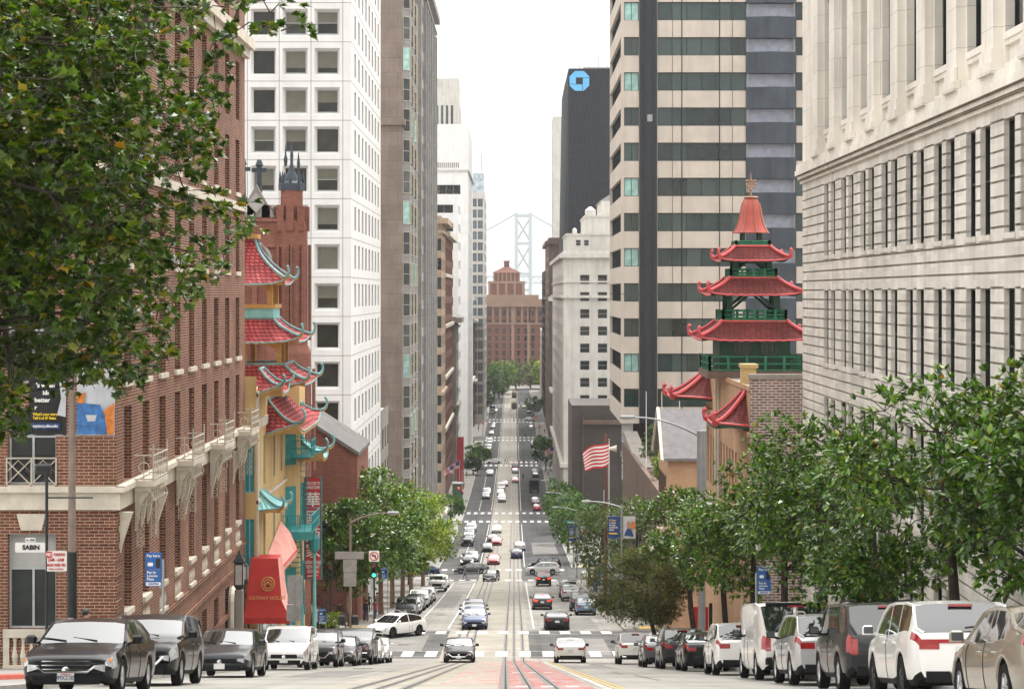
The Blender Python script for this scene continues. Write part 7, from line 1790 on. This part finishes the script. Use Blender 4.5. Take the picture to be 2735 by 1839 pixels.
# --- plain grey sign backs
o = thing('sign_post', 'two stacked grey sign backs on a post in front of the fire escape', 'sign', (-10.35, 96, gz(96)+GW)); Hb = -13.3-o.location.z; post(o, Hb, .04, 'galv', 8, 1); board(o, -.36, Hb-1.35, .36, Hb, 'sign_back'); board(o, -.40, Hb-2.15, .30, Hb-1.37, 'sign_back')
lampg = street_lamp(-10.25, 127.2, 8.5, 2.3, 'brown lamp post with grey sign backs and walk signals at the first crossing', mhi='pole_brown', mlo='pole_brown', r=.10, rise=.6)
zl = lambda dy, Y=127.2: -(dy*K-HY)*Y/FPX-(gz(Y)+GW)
board(lampg, -.95, zl(1271), .85, zl(1254), 'sign_back', y=-.14); board(lampg, -.45, zl(1301), .4, zl(1272), 'sign_back', y=-.14); board(lampg, -.42, zl(1333), .38, zl(1302), 'sign_back', y=-.14)
q = MB(); 
for a in (-.75, .1): q.bbox(a, -.2, zl(1420), a+.42, .2, zl(1400), .05)
q.build('walk_signal', M['pole_black'], lampg)
q = MB(); q.tube([(-.6, 0, zl(1398)), (.1, 0, zl(1398))], .03, 5); q.tube([(-.6, 0, zl(1422)), (.1, 0, zl(1422))], .03, 5); q.build('bracket', M['pole_black'], lampg)
# --- traffic signals
def signal(x, y, H, lit, label, face=-1, noleft=False, ped=True, s=1.0, group='traffic signals'):
    o = thing('traffic_signal', label, 'traffic light', (x, y, gz(y)+GW), group=group)
    post(o, H, .075*s, 'pole_black', 10, .9); q = MB(); q.lathe([(.17, 0), (.15, .4), (.09, .5)], 0, 0, 10); q.build('base', M['pole_black'], o)
    q = MB(); q.bbox(-.19, -.34, H-.95, .19, -.06, H+.15, .04); hd = q.build('signal_head', M['pole_black'], o)
    for i, (nm, c) in enumerate((('red', 'red_light'), ('yellow', None), ('green', 'green_light'))):
        z = H-.02-.36*i; q = MB(); q.lathe([(.13, -.36), (.13, -.345), (.01, -.335)], 0, 0, 12, ax='y'); 
        q.v = [(a, b, c_+z) for a, b, c_ in q.v]; q.build('lens', M[c] if nm == lit else M['lamp_red'] if nm == 'red' else M['black_plastic'], hd)
        q = MB(); pts = [(.155*math.cos(t), -.34, z+.155*math.sin(t)) for t in [math.pi*k/8 for k in range(9)]]; q.grid([pts, [(a, b-.22, c_) for a, b, c_ in pts]]); q.build('visor', M['pole_black'], hd)
    if noleft:
        board(o, -.38, H+.22, .38, H+1.02, 'sign_white', y=-.1)
        q = MB(); q.tube([(.30*math.cos(t), -.12, H+.62+.30*math.sin(t)) for t in [2*math.pi*k/20 for k in range(21)]], .035, 5); q.tube([(-.21, -.125, H+.83), (.21, -.125, H+.41)], .03, 5); q.build('prohibition_ring', M['ink_red'], o)
        q = MB(); q.prism([(.06, H+.42), (.14, H+.42), (.14, H+.68), (-.04, H+.72), (-.04, H+.79), (-.2, H+.67), (-.04, H+.56), (-.04, H+.63), (.06, H+.60)], -.117, -.112); q.build('arrow', M['ink_black'], o)
    return o
signal(-10.3, 149.6, 4.75, 'green', 'traffic light showing green under a no left turn sign', noleft=True)
signal(-13.6, 150.6, 4.6, '', 'unlit dark traffic light half hidden in the magnolia by the church', ped=False)
o = signal(8.5, 288.6, 4.3, 'red', 'red traffic light below the green street name sign on the right')
ks = thing('street_sign', 'green Kearny street name sign with a one way arrow beneath', 'street sign', (8.5, 288.3, gz(288)+GW)); post(ks, 6.6, .05, 'galv', 8, 1)
board(ks, -1.4, 6.15, .6, 6.65, 'sign_green', y=-.08); text('Kearny', .36, M['sign_white'], ks, (-.4, -.10, 6.40), bold=.008); board(ks, -.95, 5.5, .45, 5.95, 'ink_black', y=-.08); q = MB(); q.prism([(-.85, 5.72), (-.55, 5.9), (-.55, 5.78), (.35, 5.78), (.35, 5.66), (-.55, 5.66), (-.55, 5.54)], -.11, -.10); q.build('arrow', M['sign_white'], ks)
signal(8.6, 440.4, 4.5, 'red', 'red traffic light at the right of the third crossing'); signal(-11.2, 440.6, 4.5, 'red', 'red traffic light at the left of the third crossing'); signal(8.7, 703, 5.2, 'red', 'small red traffic light at the right before the fifth crossing'); signal(8.7, 613, 5, 'red', 'small red traffic light at the right of the fourth crossing'); signal(-11.1, 726, 5, 'red', 'small red traffic light at the left of the fifth crossing')
# --- right lamps
lm = street_lamp(9.3, 100.6, 11.4, -3.3, 'tall grey lamp mast with long arm and two boxes before the tan Chinatown building', r=.2, rise=1.0)
q = MB(); q.tube([(0, 0, 7.9), (0, 0, 11.5)], .24, 14); q.build('sleeve', M['galv'], lm)
q = MB(); q.bbox(-.75, -.3, 6.1, .8, .25, 7.9, .05); q.build('signal_box', M['sign_back'], lm)
lk = street_lamp(8.75, 165, 9.3, -2.5, 'grey lamp post with curved arm and two banners right of the siren pole', r=.10)
def sf_banners(x, y, z0, z1, sfx):
    o = banner(x, y, z0, z1, -1.12, -.12, 'navy university banner with lettering on the lamp post '+sfx, 0, 'banner_navy')
    hh = z1-z0
    text('SF State', .2, M['ink_yellow'], o, (-1.0, -.07, hh*.82), align='LEFT', bold=.005, sxy=(.8, 1)); text('is where\nbending\ntoward the\nfuture.', .19, M['sign_white'], o, (-1.0, -.07, hh*.55), align='LEFT', bold=.005, sxy=(.8, 1)); board(o, -1.05, hh*.2, -.35, hh*.26, 'ink_yellow', 'banner_band', -.065, .004, .001)
    o = banner(x, y, z0, z1, .12, 1.12, 'photo banner of a seated woman on the lamp post '+sfx, 0, 'banner_pale')
    q = MB(); q.prism([(.2, .25), (1.0, .15), (.75, .8), (.45, .85)], -.078, -.07); q.build('banner_figure', M['banner_navy'], o)
    q = MB(); q.prism([(.42, .8), (.68, .8), (.72, 1.3), (.55, 1.45), (.4, 1.3)], -.082, -.076); q.build('banner_figure', M['skin'], o)
    q = MB(); q.prism([(.75, .8), (1.1, .8), (1.1, 1.35), (.8, 1.4)], -.078, -.07); q.build('banner_figure', M['orange'], o)
sf_banners(8.75, 165, -19.85, -18.05, 'beside the siren pole')
lk2 = street_lamp(8.3, 268, 9.0, -2.5, 'lamp post with two small banners above the right-hand ficus trees', r=.10); sf_banners(8.3, 268, -32.6, -30.6, 'by the ficus trees')
for i, (x, y, a, lb) in enumerate(((8.6, 338, -2.6, 'lamp arm reaching over the right ficus row'), (8.6, 395, -2.6, 'further lamp arm over the end of the ficus row'), (-11.3, 442, 2.2, 'lamp post at the left of the third crossing'), (9, 520, -2.6, 'lamp post at right between third and fourth crossings'), (-11.3, 590, 2.4, 'lamp post inside the round tree at the fourth crossing'), (8.8, 800, -2.6, 'lamp arm over the small right tree at the sixth crossing'), (-11.0, 215, 2.2, 'lamp post among the left magnolias above the white pickup'))):
    street_lamp(x, y, 8.8, a, lb, r=.09)
# --- siren pole and flags
o = thing('utility_pole', 'tall reddish brown wooden pole with a white siren horn on top', 'utility pole', (8.7, 193, gz(193)+GW)); Hp = -13.3-o.location.z
post(o, Hp, .17, 'wood_pole', 12, .7)
q = MB(); zz = Hp-1.4; q.lathe([(.12, -.2), (.2, -.45), (.36, -.8)], 0, zz, 14, ax='y', cap=False)
for sg in (-1, 1): q.lathe([(.36, sg*1.05), (.30, sg*.95), (.16, sg*.5), (.16, sg*.1)], 0, zz, 14, ax='x')
q.build('siren', M['cream_trim'], o); q = MB(); q.lathe([(.2, -.5), (.1, -.52), (.01, -.5)], 0, zz, 12, ax='y'); q.build('siren_mouth', M['pole_black'], o)
q = MB(); q.box(-.22, -.25, Hp-6.5, -.08, -.1, Hp-5.3); q.tube([(.25, 0, Hp-3), (.25, 0, 0)], .04, 5); q.tube([(.2, 0, Hp-6.2), (.9, 0, Hp-7.4)], .05, 5); q.build('conduit', M['galv'], o)
def flag(name, label, x, y, zbase, H, fw, fh, group='flagpoles', flagdir=-1, stripes=13, sag=.28, canton=True, seed=2):
    p = thing('flagpole', label[0], 'flagpole', (x, y, zbase), group=group); post(p, H, .05, 'flag_white', 8, .6); q = MB(); q.lathe([(.01, H), (.09, H+.08), (.01, H+.16)], 0, 0, 8); q.build('ball', M['gold'], p)
    if not fw: return
    q = MB(); nx = 18; ny = stripes if stripes else 6; rows = []
    for j in range(ny+1):
        row = []
        for i in range(nx+1):
            u = i/nx; v = j/ny
            row.append((flagdir*(u*fw*(1-.10*v)), .22*math.sin(u*9+v*1.8)*u**.5, -v*fh*(.85+.15*math.sin(u*4))-sag*fw*u*u-.10*math.sin(u*7+v)))
        rows.append(row)
    for j in range(ny):
        for i in range(nx):
            mi = (0 if j % 2 == 0 else 1)
            if canton and i < nx*.38 and j < 7: mi = 2
            q.face([rows[j][i], rows[j][i+1], rows[j+1][i+1], rows[j+1][i]], mi)
    f = q.build('flag', [M['flag_red'], M['flag_white'], M['flag_blue']]); f.location = (x, y, zbase+H-.25); tag(f, label[1], 'flag')
zt = -17.5
flag('f', ('white flagpole right behind the wooden siren pole', 'large red and white striped flag streaming left behind the siren pole'), 8.95, 191, gz(191)+GW, 15.6, 2.5, 2.3, canton=False, sag=.35)
for X_, lb in ((12.7, 'leftmost of the three bare white flagpoles on the terrace'), (14.2, 'middle one of the three bare white flagpoles on the terrace'), (15.9, 'rightmost of the three bare white flagpoles on the terrace')): flag('f', (lb, ''), X_, 195, zt, 8.0, 0, 0)
for x, y, z, lb in ((-13.4, 452, -40, 'nearer small striped flag on the left past the third crossing'), (-12.6, 470, -40.6, 'further small striped flag on the left past the third crossing'), (10.2, 520, -41, 'small striped flag hanging at the right past the third crossing')):
    flag('f', ('angled pole carrying the '+lb, lb), x, y, z-2.5, 4.6, 2.4, 1.7, sag=.5)
o = thing('vertical_banner', 'tall narrow red banner hung on the left facade past the third crossing', 'banner', (-13.4, 505, -42)); q = MB(); q.box(-.9, -.05, -6.5, .9, .05, 6.5); q.build('cloth', M['sign_red'], o); q = MB(); q.tube([(-1.5, 0, 6.4), (1, 0, 6.4)], .08, 5); q.tube([(-1.5, 0, -6.4), (1, 0, -6.4)], .08, 5); q.build('bracket', M['galv'], o)
# --- bus shelter, parking board, kiosk, awnings
o = thing('bus_shelter', 'bus shelter with an olive advertisement panel beside the grey wagon', 'bus shelter', (9.3, 236, gz(236)+GW))
q = MB(); q.bbox(-.75, -.2, 2.75, .9, 4.2, 2.95, .05); q.build('roof', M['galv'], o)
q = MB(); q.bbox(-.65, -.12, .25, .75, .12, 2.7, .04); q.build('ad_panel', M['olive_panel'], o); board(o, -.45, 1.9, .1, 2.5, 'sign_white', 'poster', -.14); board(o, -.35, 1.2, 0, 1.6, 'sign_white', 'poster', -.14)
for xx, yy in ((-.7, 0), (.8, 0), (-.7, 4), (.8, 4)): post(o, 2.8, .05, 'pole_black', 6, 1, 0, 'post', xx, yy)
q = MB(); q.box(.76, .15, .3, .79, 3.9, 2.6); q.build('glass_wall', M['car_glass'], o); q = MB(); q.box(.3, .8, .42, .75, 3.2, .5); q.build('bench', M['galv'], o)
o = thing('parking_board', 'blue and white parking garage board with a large P on the right sidewalk', 'parking sign', (9.0, 205, gz(205)+GW)); post(o, 1.2, .08, 'galv', 8, 1)
board(o, -.6, 1.5, .55, 2.75, 'sign_blue'); text('P', 1.15, M['sign_white'], o, (0, -.05, 2.12), bold=.01); board(o, -.55, .2, .5, 1.48, 'sign_white'); board(o, .6, .6, 1.0, 1.9, 'sign_blue'); board(o, -1.0, .9, -.62, 2.0, 'sign_blue'); board(o, -.4, 2.8, .4, 3.5, 'sign_green')
for i in range(3): board(o, -.4, 1.15-.3*i, .3, 1.22-.3*i, 'sign_blue', 'lettering', -.034, .004, .001)
o = thing('kiosk', 'dark green news kiosk with small red lights at the left of the third crossing', 'kiosk', (-12.4, 446, gz(446)+GW)); q = MB(); q.bbox(-1.1, -1.2, 0, 1.1, 1.2, 5.6, .1); q.build('body', M['cloth_green'], o); q = MB(); q.bbox(-1.3, -1.4, 5.6, 1.3, 1.4, 5.9, .1); q.build('roof', M['galv'], o); q = MB(); q.lathe([(.01, -1.26), (.22, -1.25), (.22, -1.2)], .3, 4.8, 10, ax='y'); q.build('lamp', M['red_light'], o)
o = thing('canopy', 'pale angled shop canopy on the left sidewalk at the third crossing', 'canopy', (-14.5, 432, gz(432))); q = MB(); q.hexa([(-1.5, 0, 3.0), (2.0, 0, 2.6), (2.0, 5, 2.6), (-1.5, 5, 3.0), (-1.5, 0, 3.2), (2.0, 0, 2.75), (2.0, 5, 2.75), (-1.5, 5, 3.2)]); q.build('cover', M['galv'], o)
for yy in (.2, 4.8): post(o, 2.7, .06, 'pole_black', 6, 1, 0, 'post', 1.8, yy)
for i, (x0, y, lb) in enumerate(((-14.2, 330, 'leftmost pale striped awning on the grey stone tower'), (-14.2, 352, 'second pale awning below the grey stone tower'), (-14.0, 376, 'third pale awning below the grey stone tower near the crossing'))):
    o = thing('shop_awning', lb, 'awning', (x0, y, gz(y)+GW), group='awnings along the grey stone tower'); q = MB(); q.grid([[(-.8, 0, 5.4), (-.8, 9, 5.4)], [(1.5, 0, 3.7), (1.5, 9, 3.7)], [(1.5, 0, 3.3), (1.5, 9, 3.3)]]); q.face([(-.8, 0, 5.4), (1.5, 0, 3.7), (1.5, 0, 3.3), (-.8, 0, 3.3)]); q.build('cloth', M['cream_trim'], o); q = MB(); q.tube([(1.5, 0, 3.3), (1.5, 9, 3.3)], .05, 5); q.build('frame', M['galv'], o)
o = thing('sign_post', 'square red orange board on a dark post under the feathery tree, right side', 'sign', (10.3, 112, gz(112)+GW)); post(o, 3.2, .10, 'pole_black', 8, 1, 0, 'post', .55, 0); board(o, -.55, 1.7, .42, 3.0, 'awning_red')
# --- turquoise lamp post with a banded base, lanterns by the club entrance
o = thing('chinatown_lamp', 'turquoise Chinatown lamp post with a black and gold banded base', 'street lamp', (-12.25, 124.6, gz(124.6)+GW))
post(o, 6.5, .13, 'teal_light', 12, .6, 1.0); q = MB(); q.lathe([(.34, 0), (.34, .15), (.26, .2), (.30, .45), (.22, .5), (.26, .75), (.18, .8), (.22, 1.0), (.14, 1.1)], 0, 0, 14); q.build('base', M['gold'], o)
q = MB()
for z in (.17, .47, .77): q.lathe([(.31, z), (.31, z+.09)], 0, 0, 14)
q.build('band', M['ink_black'], o); q = MB(); q.lathe([(.1, 6.4), (.3, 6.6), (.34, 7.3), (.1, 7.6), (.02, 7.9)], 0, 0, 8); q.build('lantern', M['teal'], o)
o = thing('lantern_post', 'stone entrance pillar topped by a dark square lantern next to the red canopy', 'lantern', (-13.4, 99, gz(99)+GW)); q = MB(); q.bbox(-.2, -.2, 0, .2, .2, 3.6, .04); q.bbox(-.27, -.27, 0, .27, .27, .5, .04); q.build('pillar', M['stone_dim'], o)
q = MB(); q.lathe([(.16, 3.6), (.3, 3.75), (.3, 4.9), (.4, 4.95), (.12, 5.3), (.02, 5.5)], 0, 0, 4, off=math.pi/4); l = q.build('lantern', M['pole_black'], o); q = MB()
for sg in (-1, 1): q.box(sg*.215-.005, -.16, 3.85, sg*.215+.005, .16, 4.8); q.box(-.16, sg*.215-.005, 3.85, .16, sg*.215+.005, 4.8)
q.build('lamp_pane', M['lamp_glass'], l)
o = thing('wall_lantern', 'dark hanging wall lantern left of the red canopy', 'lantern', (-13.9, 104.5, -14.0)); q = MB(); q.tube([(-.7, 0, .5), (0, 0, .55), (0, 0, .2)], .03, 5); q.build('bracket', M['pole_black'], o); q = MB(); q.lathe([(.2, -.9), (.28, -.7), (.28, .05), (.02, .25)], 0, 0, 4, off=math.pi/4); q.build('lantern', M['pole_black'], o)
q = MB()
for sg in (-1, 1): q.box(-.15, sg*.205-.006, -.65, .15, sg*.205+.006, 0); q.box(sg*.205-.006, -.15, -.65, sg*.205+.006, .15, 0)
q.build('lamp_pane', M['lamp_glass'], o)
for i, (x, y) in enumerate(((7.9, 335), (8.2, 760))):
    o = thing('road_sign', ('orange roadworks sign among the ficus trees', 'orange roadworks sign far down the right kerb')[i], 'sign', (x, y, gz(y)+GW)); post(o, 4.6, .05, 'galv', 6, 1); q = MB(); q.prism([(0, 3.6), (.7, 4.3), (0, 5.0), (-.7, 4.3)], -.1, -.06); q.build('sign_board', M['orange'], o)

# ---------------------------------------------------------------- people
_pp = {}
def person_mesh(pose, top, bottom, key, legs_bare=False, arms='down'):
    k = (pose, top, bottom, arms)
    if k in _pp: return _pp[k]
    V = []; E = []; Rr = []
    def v(p, r, par=None):
        V.append(p); Rr.append(r)
        if par is not None: E.append((par, len(V)-1))
        return len(V)-1
    st = .30 if pose == 'walk' else .04
    pel = v((0, 0, .95), .135); wa = v((0, 0, 1.10), .125, pel); ch = v((0, -.01, 1.30), .145, wa); nk = v((0, 0, 1.47), .06, ch)
    hd = v((0, -.01, 1.56), .085, nk); h2 = v((0, -.015, 1.66), .095, hd); h3 = v((0, 0, 1.73), .06, h2); v((0, -.115, 1.60), .018, hd); v((.095, .01, 1.61), .016, hd); v((-.095, .01, 1.61), .016, hd)
    for sg in (-1, 1):
        f = sg*st; hip = v((sg*.10, 0, .86), .10, pel); kn = v((sg*.10, -f*.55-.02, .49), .065, hip); an = v((sg*.095, -f+.03, .10), .042, kn); v((sg*.10, -f-.13, .045), .038, an)
        sh = v((sg*.19, 0, 1.38), .062, ch)
        if arms == 'bag' and sg < 0: el = v((sg*.25, -.03, 1.13), .046, sh); wr = v((sg*.18, -.25, 1.12), .032, el)
        else: el = v((sg*.25, f*.35+.03, 1.12), .046, sh); wr = v((sg*.25, f*.6-.03, .87), .032, el)
        wp = Vector(V[wr]); dn = (wp-Vector(V[el])).normalized(); pm = v(tuple(wp+dn*.07), .030, wr); pp = Vector(V[pm])
        for q_ in range(4):
            o1 = pp+Vector((0, (q_-1.5)*.018, 0))+dn*.04; f1 = v(tuple(o1), .010, pm); v(tuple(o1+dn*(.035-.006*abs(q_-1.4))+Vector((-sg*.014, 0, 0))), .008, f1)
        v(tuple(wp+dn*.05+Vector((-sg*.02, -.045, 0))), .011, wr)
    me = bpy.data.meshes.new('p'); me.from_pydata(V, E, []); ob = bpy.data.objects.new('p', me); COL.objects.link(ob)
    sk = ob.modifiers.new('skin', 'SKIN'); sk.use_smooth_shade = True
    for i, r in enumerate(Rr): me.skin_vertices[0].data[i].radius = (r, r*.85)
    me.skin_vertices[0].data[0].use_root = True
    sb = ob.modifiers.new('sub', 'SUBSURF'); sb.levels = 1; sb.render_levels = 1
    out = bpy.data.meshes.new_from_object(ob.evaluated_get(bpy.context.evaluated_depsgraph_get())); bpy.data.objects.remove(ob)
    out.materials.clear()
    for m in ('skin', top, bottom, 'hair', 'cloth_black'): out.materials.append(M[m])
    for p in out.polygons:
        c = p.center; mi = 1
        if c.z < .10: mi = 4
        elif c.z < .93 and abs(c.x) < .2: mi = 2
        elif c.z > 1.46: mi = 0
        if c.z > 1.67 or (c.z > 1.55 and c.y > .03): mi = 3
        if abs(c.x) > .17 and c.z < .90 or (arms == 'bag' and c.y < -.25 and c.z > 1): mi = 0
        p.material_index = mi; p.use_smooth = True
    _pp[k] = out; return out
def person(x, y, head, pose, top, bottom, label, arms='down', s=1.0, on=True, pack=None, group=None):
    o = thing('person', label, 'person', (x, y, gz(y)+(GW if on else .02)), math.radians(180-head), group); o.scale = (s, s, s)
    place('body', person_mesh(pose, top, bottom, 0, arms=arms), o)
    q = MB(); q.lathe([(.02, 1.755), (.075, 1.735), (.108, 1.68), (.104, 1.62), (.07, 1.58)], 0, .015, 10, cap=False); q.build('hair', M['hair'], o, smooth=True)
    if pack: q = MB(); q.bbox(-.16, .12, .98, .16, .30, 1.42, .06); q.build('backpack', M[pack], o)
    return o
person(-11.0, 52.2, 90, 'walk', 'cloth_tan', 'cloth_black', 'person with short dark hair walking behind the nearest black sedan, only head and shoulders showing')
person(-12.75, 168, 180, 'stand', 'cloth_white', 'cloth_black', 'person in white printed shirt and black trousers standing at the church corner')
person(-11.7, 161, 0, 'walk', 'cloth_black', 'cloth_blue', 'person carrying a dark backpack, seen from behind near the traffic light', pack='cloth_black')
person(-11.1, 162.5, 20, 'walk', 'cloth_red', 'cloth_blue', 'person in a red and white top beside the one with the backpack')
person(-12.7, 177, 180, 'stand', 'cloth_black', 'cloth_black', 'person in all black further back under the magnolias')
person(-12.0, 178, 200, 'stand', 'cloth_grey', 'cloth_grey', 'person in grey clothes standing next to the one in all black')
person(-13.5, 157, 180, 'walk', 'cloth_black', 'cloth_red', 'person in dark top and maroon trousers left of the church corner group')
person(-6.4, 264, 90, 'walk', 'cloth_grey', 'cloth_blue', 'person in grey top and jeans striding over the second crossing', on=False)
person(8.95, 212, 200, 'stand', 'cloth_black', 'cloth_black', 'person in dark clothes waiting beside the parking board', arms='bag')
GP = 'tiny pedestrians far down the street'
for x, y, h, t, b, lb in ((-2.6, 602, 90, 'cloth_black', 'cloth_black', 'left one of a dark dressed pair on the fourth crossing'), (-2.0, 601, 100, 'cloth_grey', 'cloth_black', 'right one of a dark dressed pair on the fourth crossing'), (2.8, 601, 270, 'cloth_black', 'cloth_black', 'lone dark figure crossing at right of the red vehicle'),
        (4.1, 722, 270, 'cloth_black', 'cloth_black', 'dark figure walking on the fifth crossing'), (-.1, 812, 90, 'cloth_red', 'cloth_black', 'figure in red on the sixth crossing between the tracks'), (2.4, 542, 0, 'cloth_green', 'cloth_black', 'dark green clad figure between lanes past the third crossing'),
        (-12.6, 640, 180, 'cloth_white', 'cloth_black', 'pale shirted figure on the far left sidewalk'), (10.2, 660, 0, 'cloth_white', 'cloth_black', 'pale shirted figure on the far right sidewalk'), (10.4, 580, 0, 'cloth_black', 'cloth_blue', 'dark topped figure near the right tree at the fourth crossing')):
    person(x, y, h, 'walk', t, b, lb, on=abs(x) > 8, group=GP)

r = random.Random(4)
for i in range(18):
    sd = i % 2; x = r.uniform(-14, -11.4) if sd else r.uniform(8.8, 11.8); y = r.uniform(450, 800)
    if any(a-2 < y < b+2 for a, b in XS): y += 30
    person(x, y, r.choice((0, 180)), 'walk', ('cloth_black', 'cloth_grey', 'cloth_white', 'cloth_blue')[i % 4], 'cloth_black', 'tiny pedestrian walking on the '+('left' if sd else 'right')+' sidewalk far down the street', group='tiny walkers on the far '+('left' if sd else 'right')+' sidewalk')
# ---------------------------------------------------------------- light, air, camera
w = bpy.data.worlds.new('World'); SC.world = w; w.use_nodes = True
wn = w.node_tree; bg = wn.nodes['Background']
sky = wn.nodes.new('ShaderNodeTexSky'); sky.sky_type = 'NISHITA'; sky.sun_disc = False
SUN_EL, SUN_AZ = math.radians(60), math.radians(22)       # azimuth clockwise from +Y
sky.sun_elevation = SUN_EL; sky.sun_rotation = SUN_AZ; sky.air_density = 1.0; sky.dust_density = 6.0; sky.ozone_density = 1.0
hs = wn.nodes.new('ShaderNodeHueSaturation'); hs.inputs['Saturation'].default_value = .12; hs.inputs['Value'].default_value = 1.0
wn.links.new(sky.outputs[0], hs.inputs['Color'])
mx = wn.nodes.new('ShaderNodeMix'); mx.data_type = 'RGBA'; mx.inputs[0].default_value = .72       # cloud sheet: an even white overcast over the clear sky
wn.links.new(hs.outputs[0], mx.inputs[6]); mx.inputs[7].default_value = (8.6, 8.5, 8.3, 1)
tcw = wn.nodes.new('ShaderNodeTexCoord'); sxyz = wn.nodes.new('ShaderNodeSeparateXYZ'); wn.links.new(tcw.outputs['Generated'], sxyz.inputs[0])
mr = wn.nodes.new('ShaderNodeMapRange'); mr.inputs['From Min'].default_value = 0; mr.inputs['From Max'].default_value = 1; mr.inputs['To Min'].default_value = .72; mr.inputs['To Max'].default_value = 1.55
wn.links.new(sxyz.outputs[2], mr.inputs['Value'])
m2_ = wn.nodes.new('ShaderNodeMix'); m2_.data_type = 'RGBA'; m2_.blend_type = 'MULTIPLY'; m2_.inputs[0].default_value = 1
wn.links.new(mx.outputs[2], m2_.inputs[6]); wn.links.new(mr.outputs[0], m2_.inputs[7])
wn.links.new(m2_.outputs[2], bg.inputs[0]); bg.inputs[1].default_value = .15
sl = bpy.data.lights.new('sun', 'SUN'); sl.energy = 1.5; sl.angle = math.radians(12); sl.color = (1, .96, .9)
so = bpy.data.objects.new('sun', sl); COL.objects.link(so)
dv = Vector((math.sin(SUN_AZ)*math.cos(SUN_EL), math.cos(SUN_AZ)*math.cos(SUN_EL), math.sin(SUN_EL)))
so.rotation_euler = dv.to_track_quat('Z', 'Y').to_euler()
hb = MB(); hb.box(-2700, -60, -62, 2700, 7000, 135)
hm = bpy.data.materials.new('haze'); hm.use_nodes = True; hn = hm.node_tree; hn.nodes.remove(hn.nodes['Principled BSDF'])
pv = hn.nodes.new('ShaderNodeVolumePrincipled'); pv.inputs['Color'].default_value = (.88, .885, .89, 1); pv.inputs['Density'].default_value = .00011; pv.inputs['Anisotropy'].default_value = 0
hn.links.new(pv.outputs[0], hn.nodes['Material Output'].inputs['Volume'])
if HAZE:
    ho = struct(hb.build('haze', hm), 'stuff')
cam = bpy.data.cameras.new('camera'); co = bpy.data.objects.new('camera', cam); COL.objects.link(co)
co.location = (0, 0, 0); co.rotation_euler = (math.pi/2, 0, 0)
cam.lens = FPX/1024*36; cam.sensor_width = 36; cam.shift_x = -(VX-512)/1024; cam.shift_y = -(344-HY)/1024
cam.clip_start = .5; cam.clip_end = 9000
SC.camera = co
SC.view_settings.view_transform = 'Standard'; SC.view_settings.look = 'None'; SC.view_settings.exposure = EXPOSURE; SC.view_settings.gamma = 1
SC.render.film_transparent = False
SC.cycles.max_bounces = 6; SC.cycles.diffuse_bounces = 3; SC.cycles.glossy_bounces = 3; SC.cycles.transmission_bounces = 2; SC.cycles.volume_bounces = 0
SC.cycles.use_denoising = True
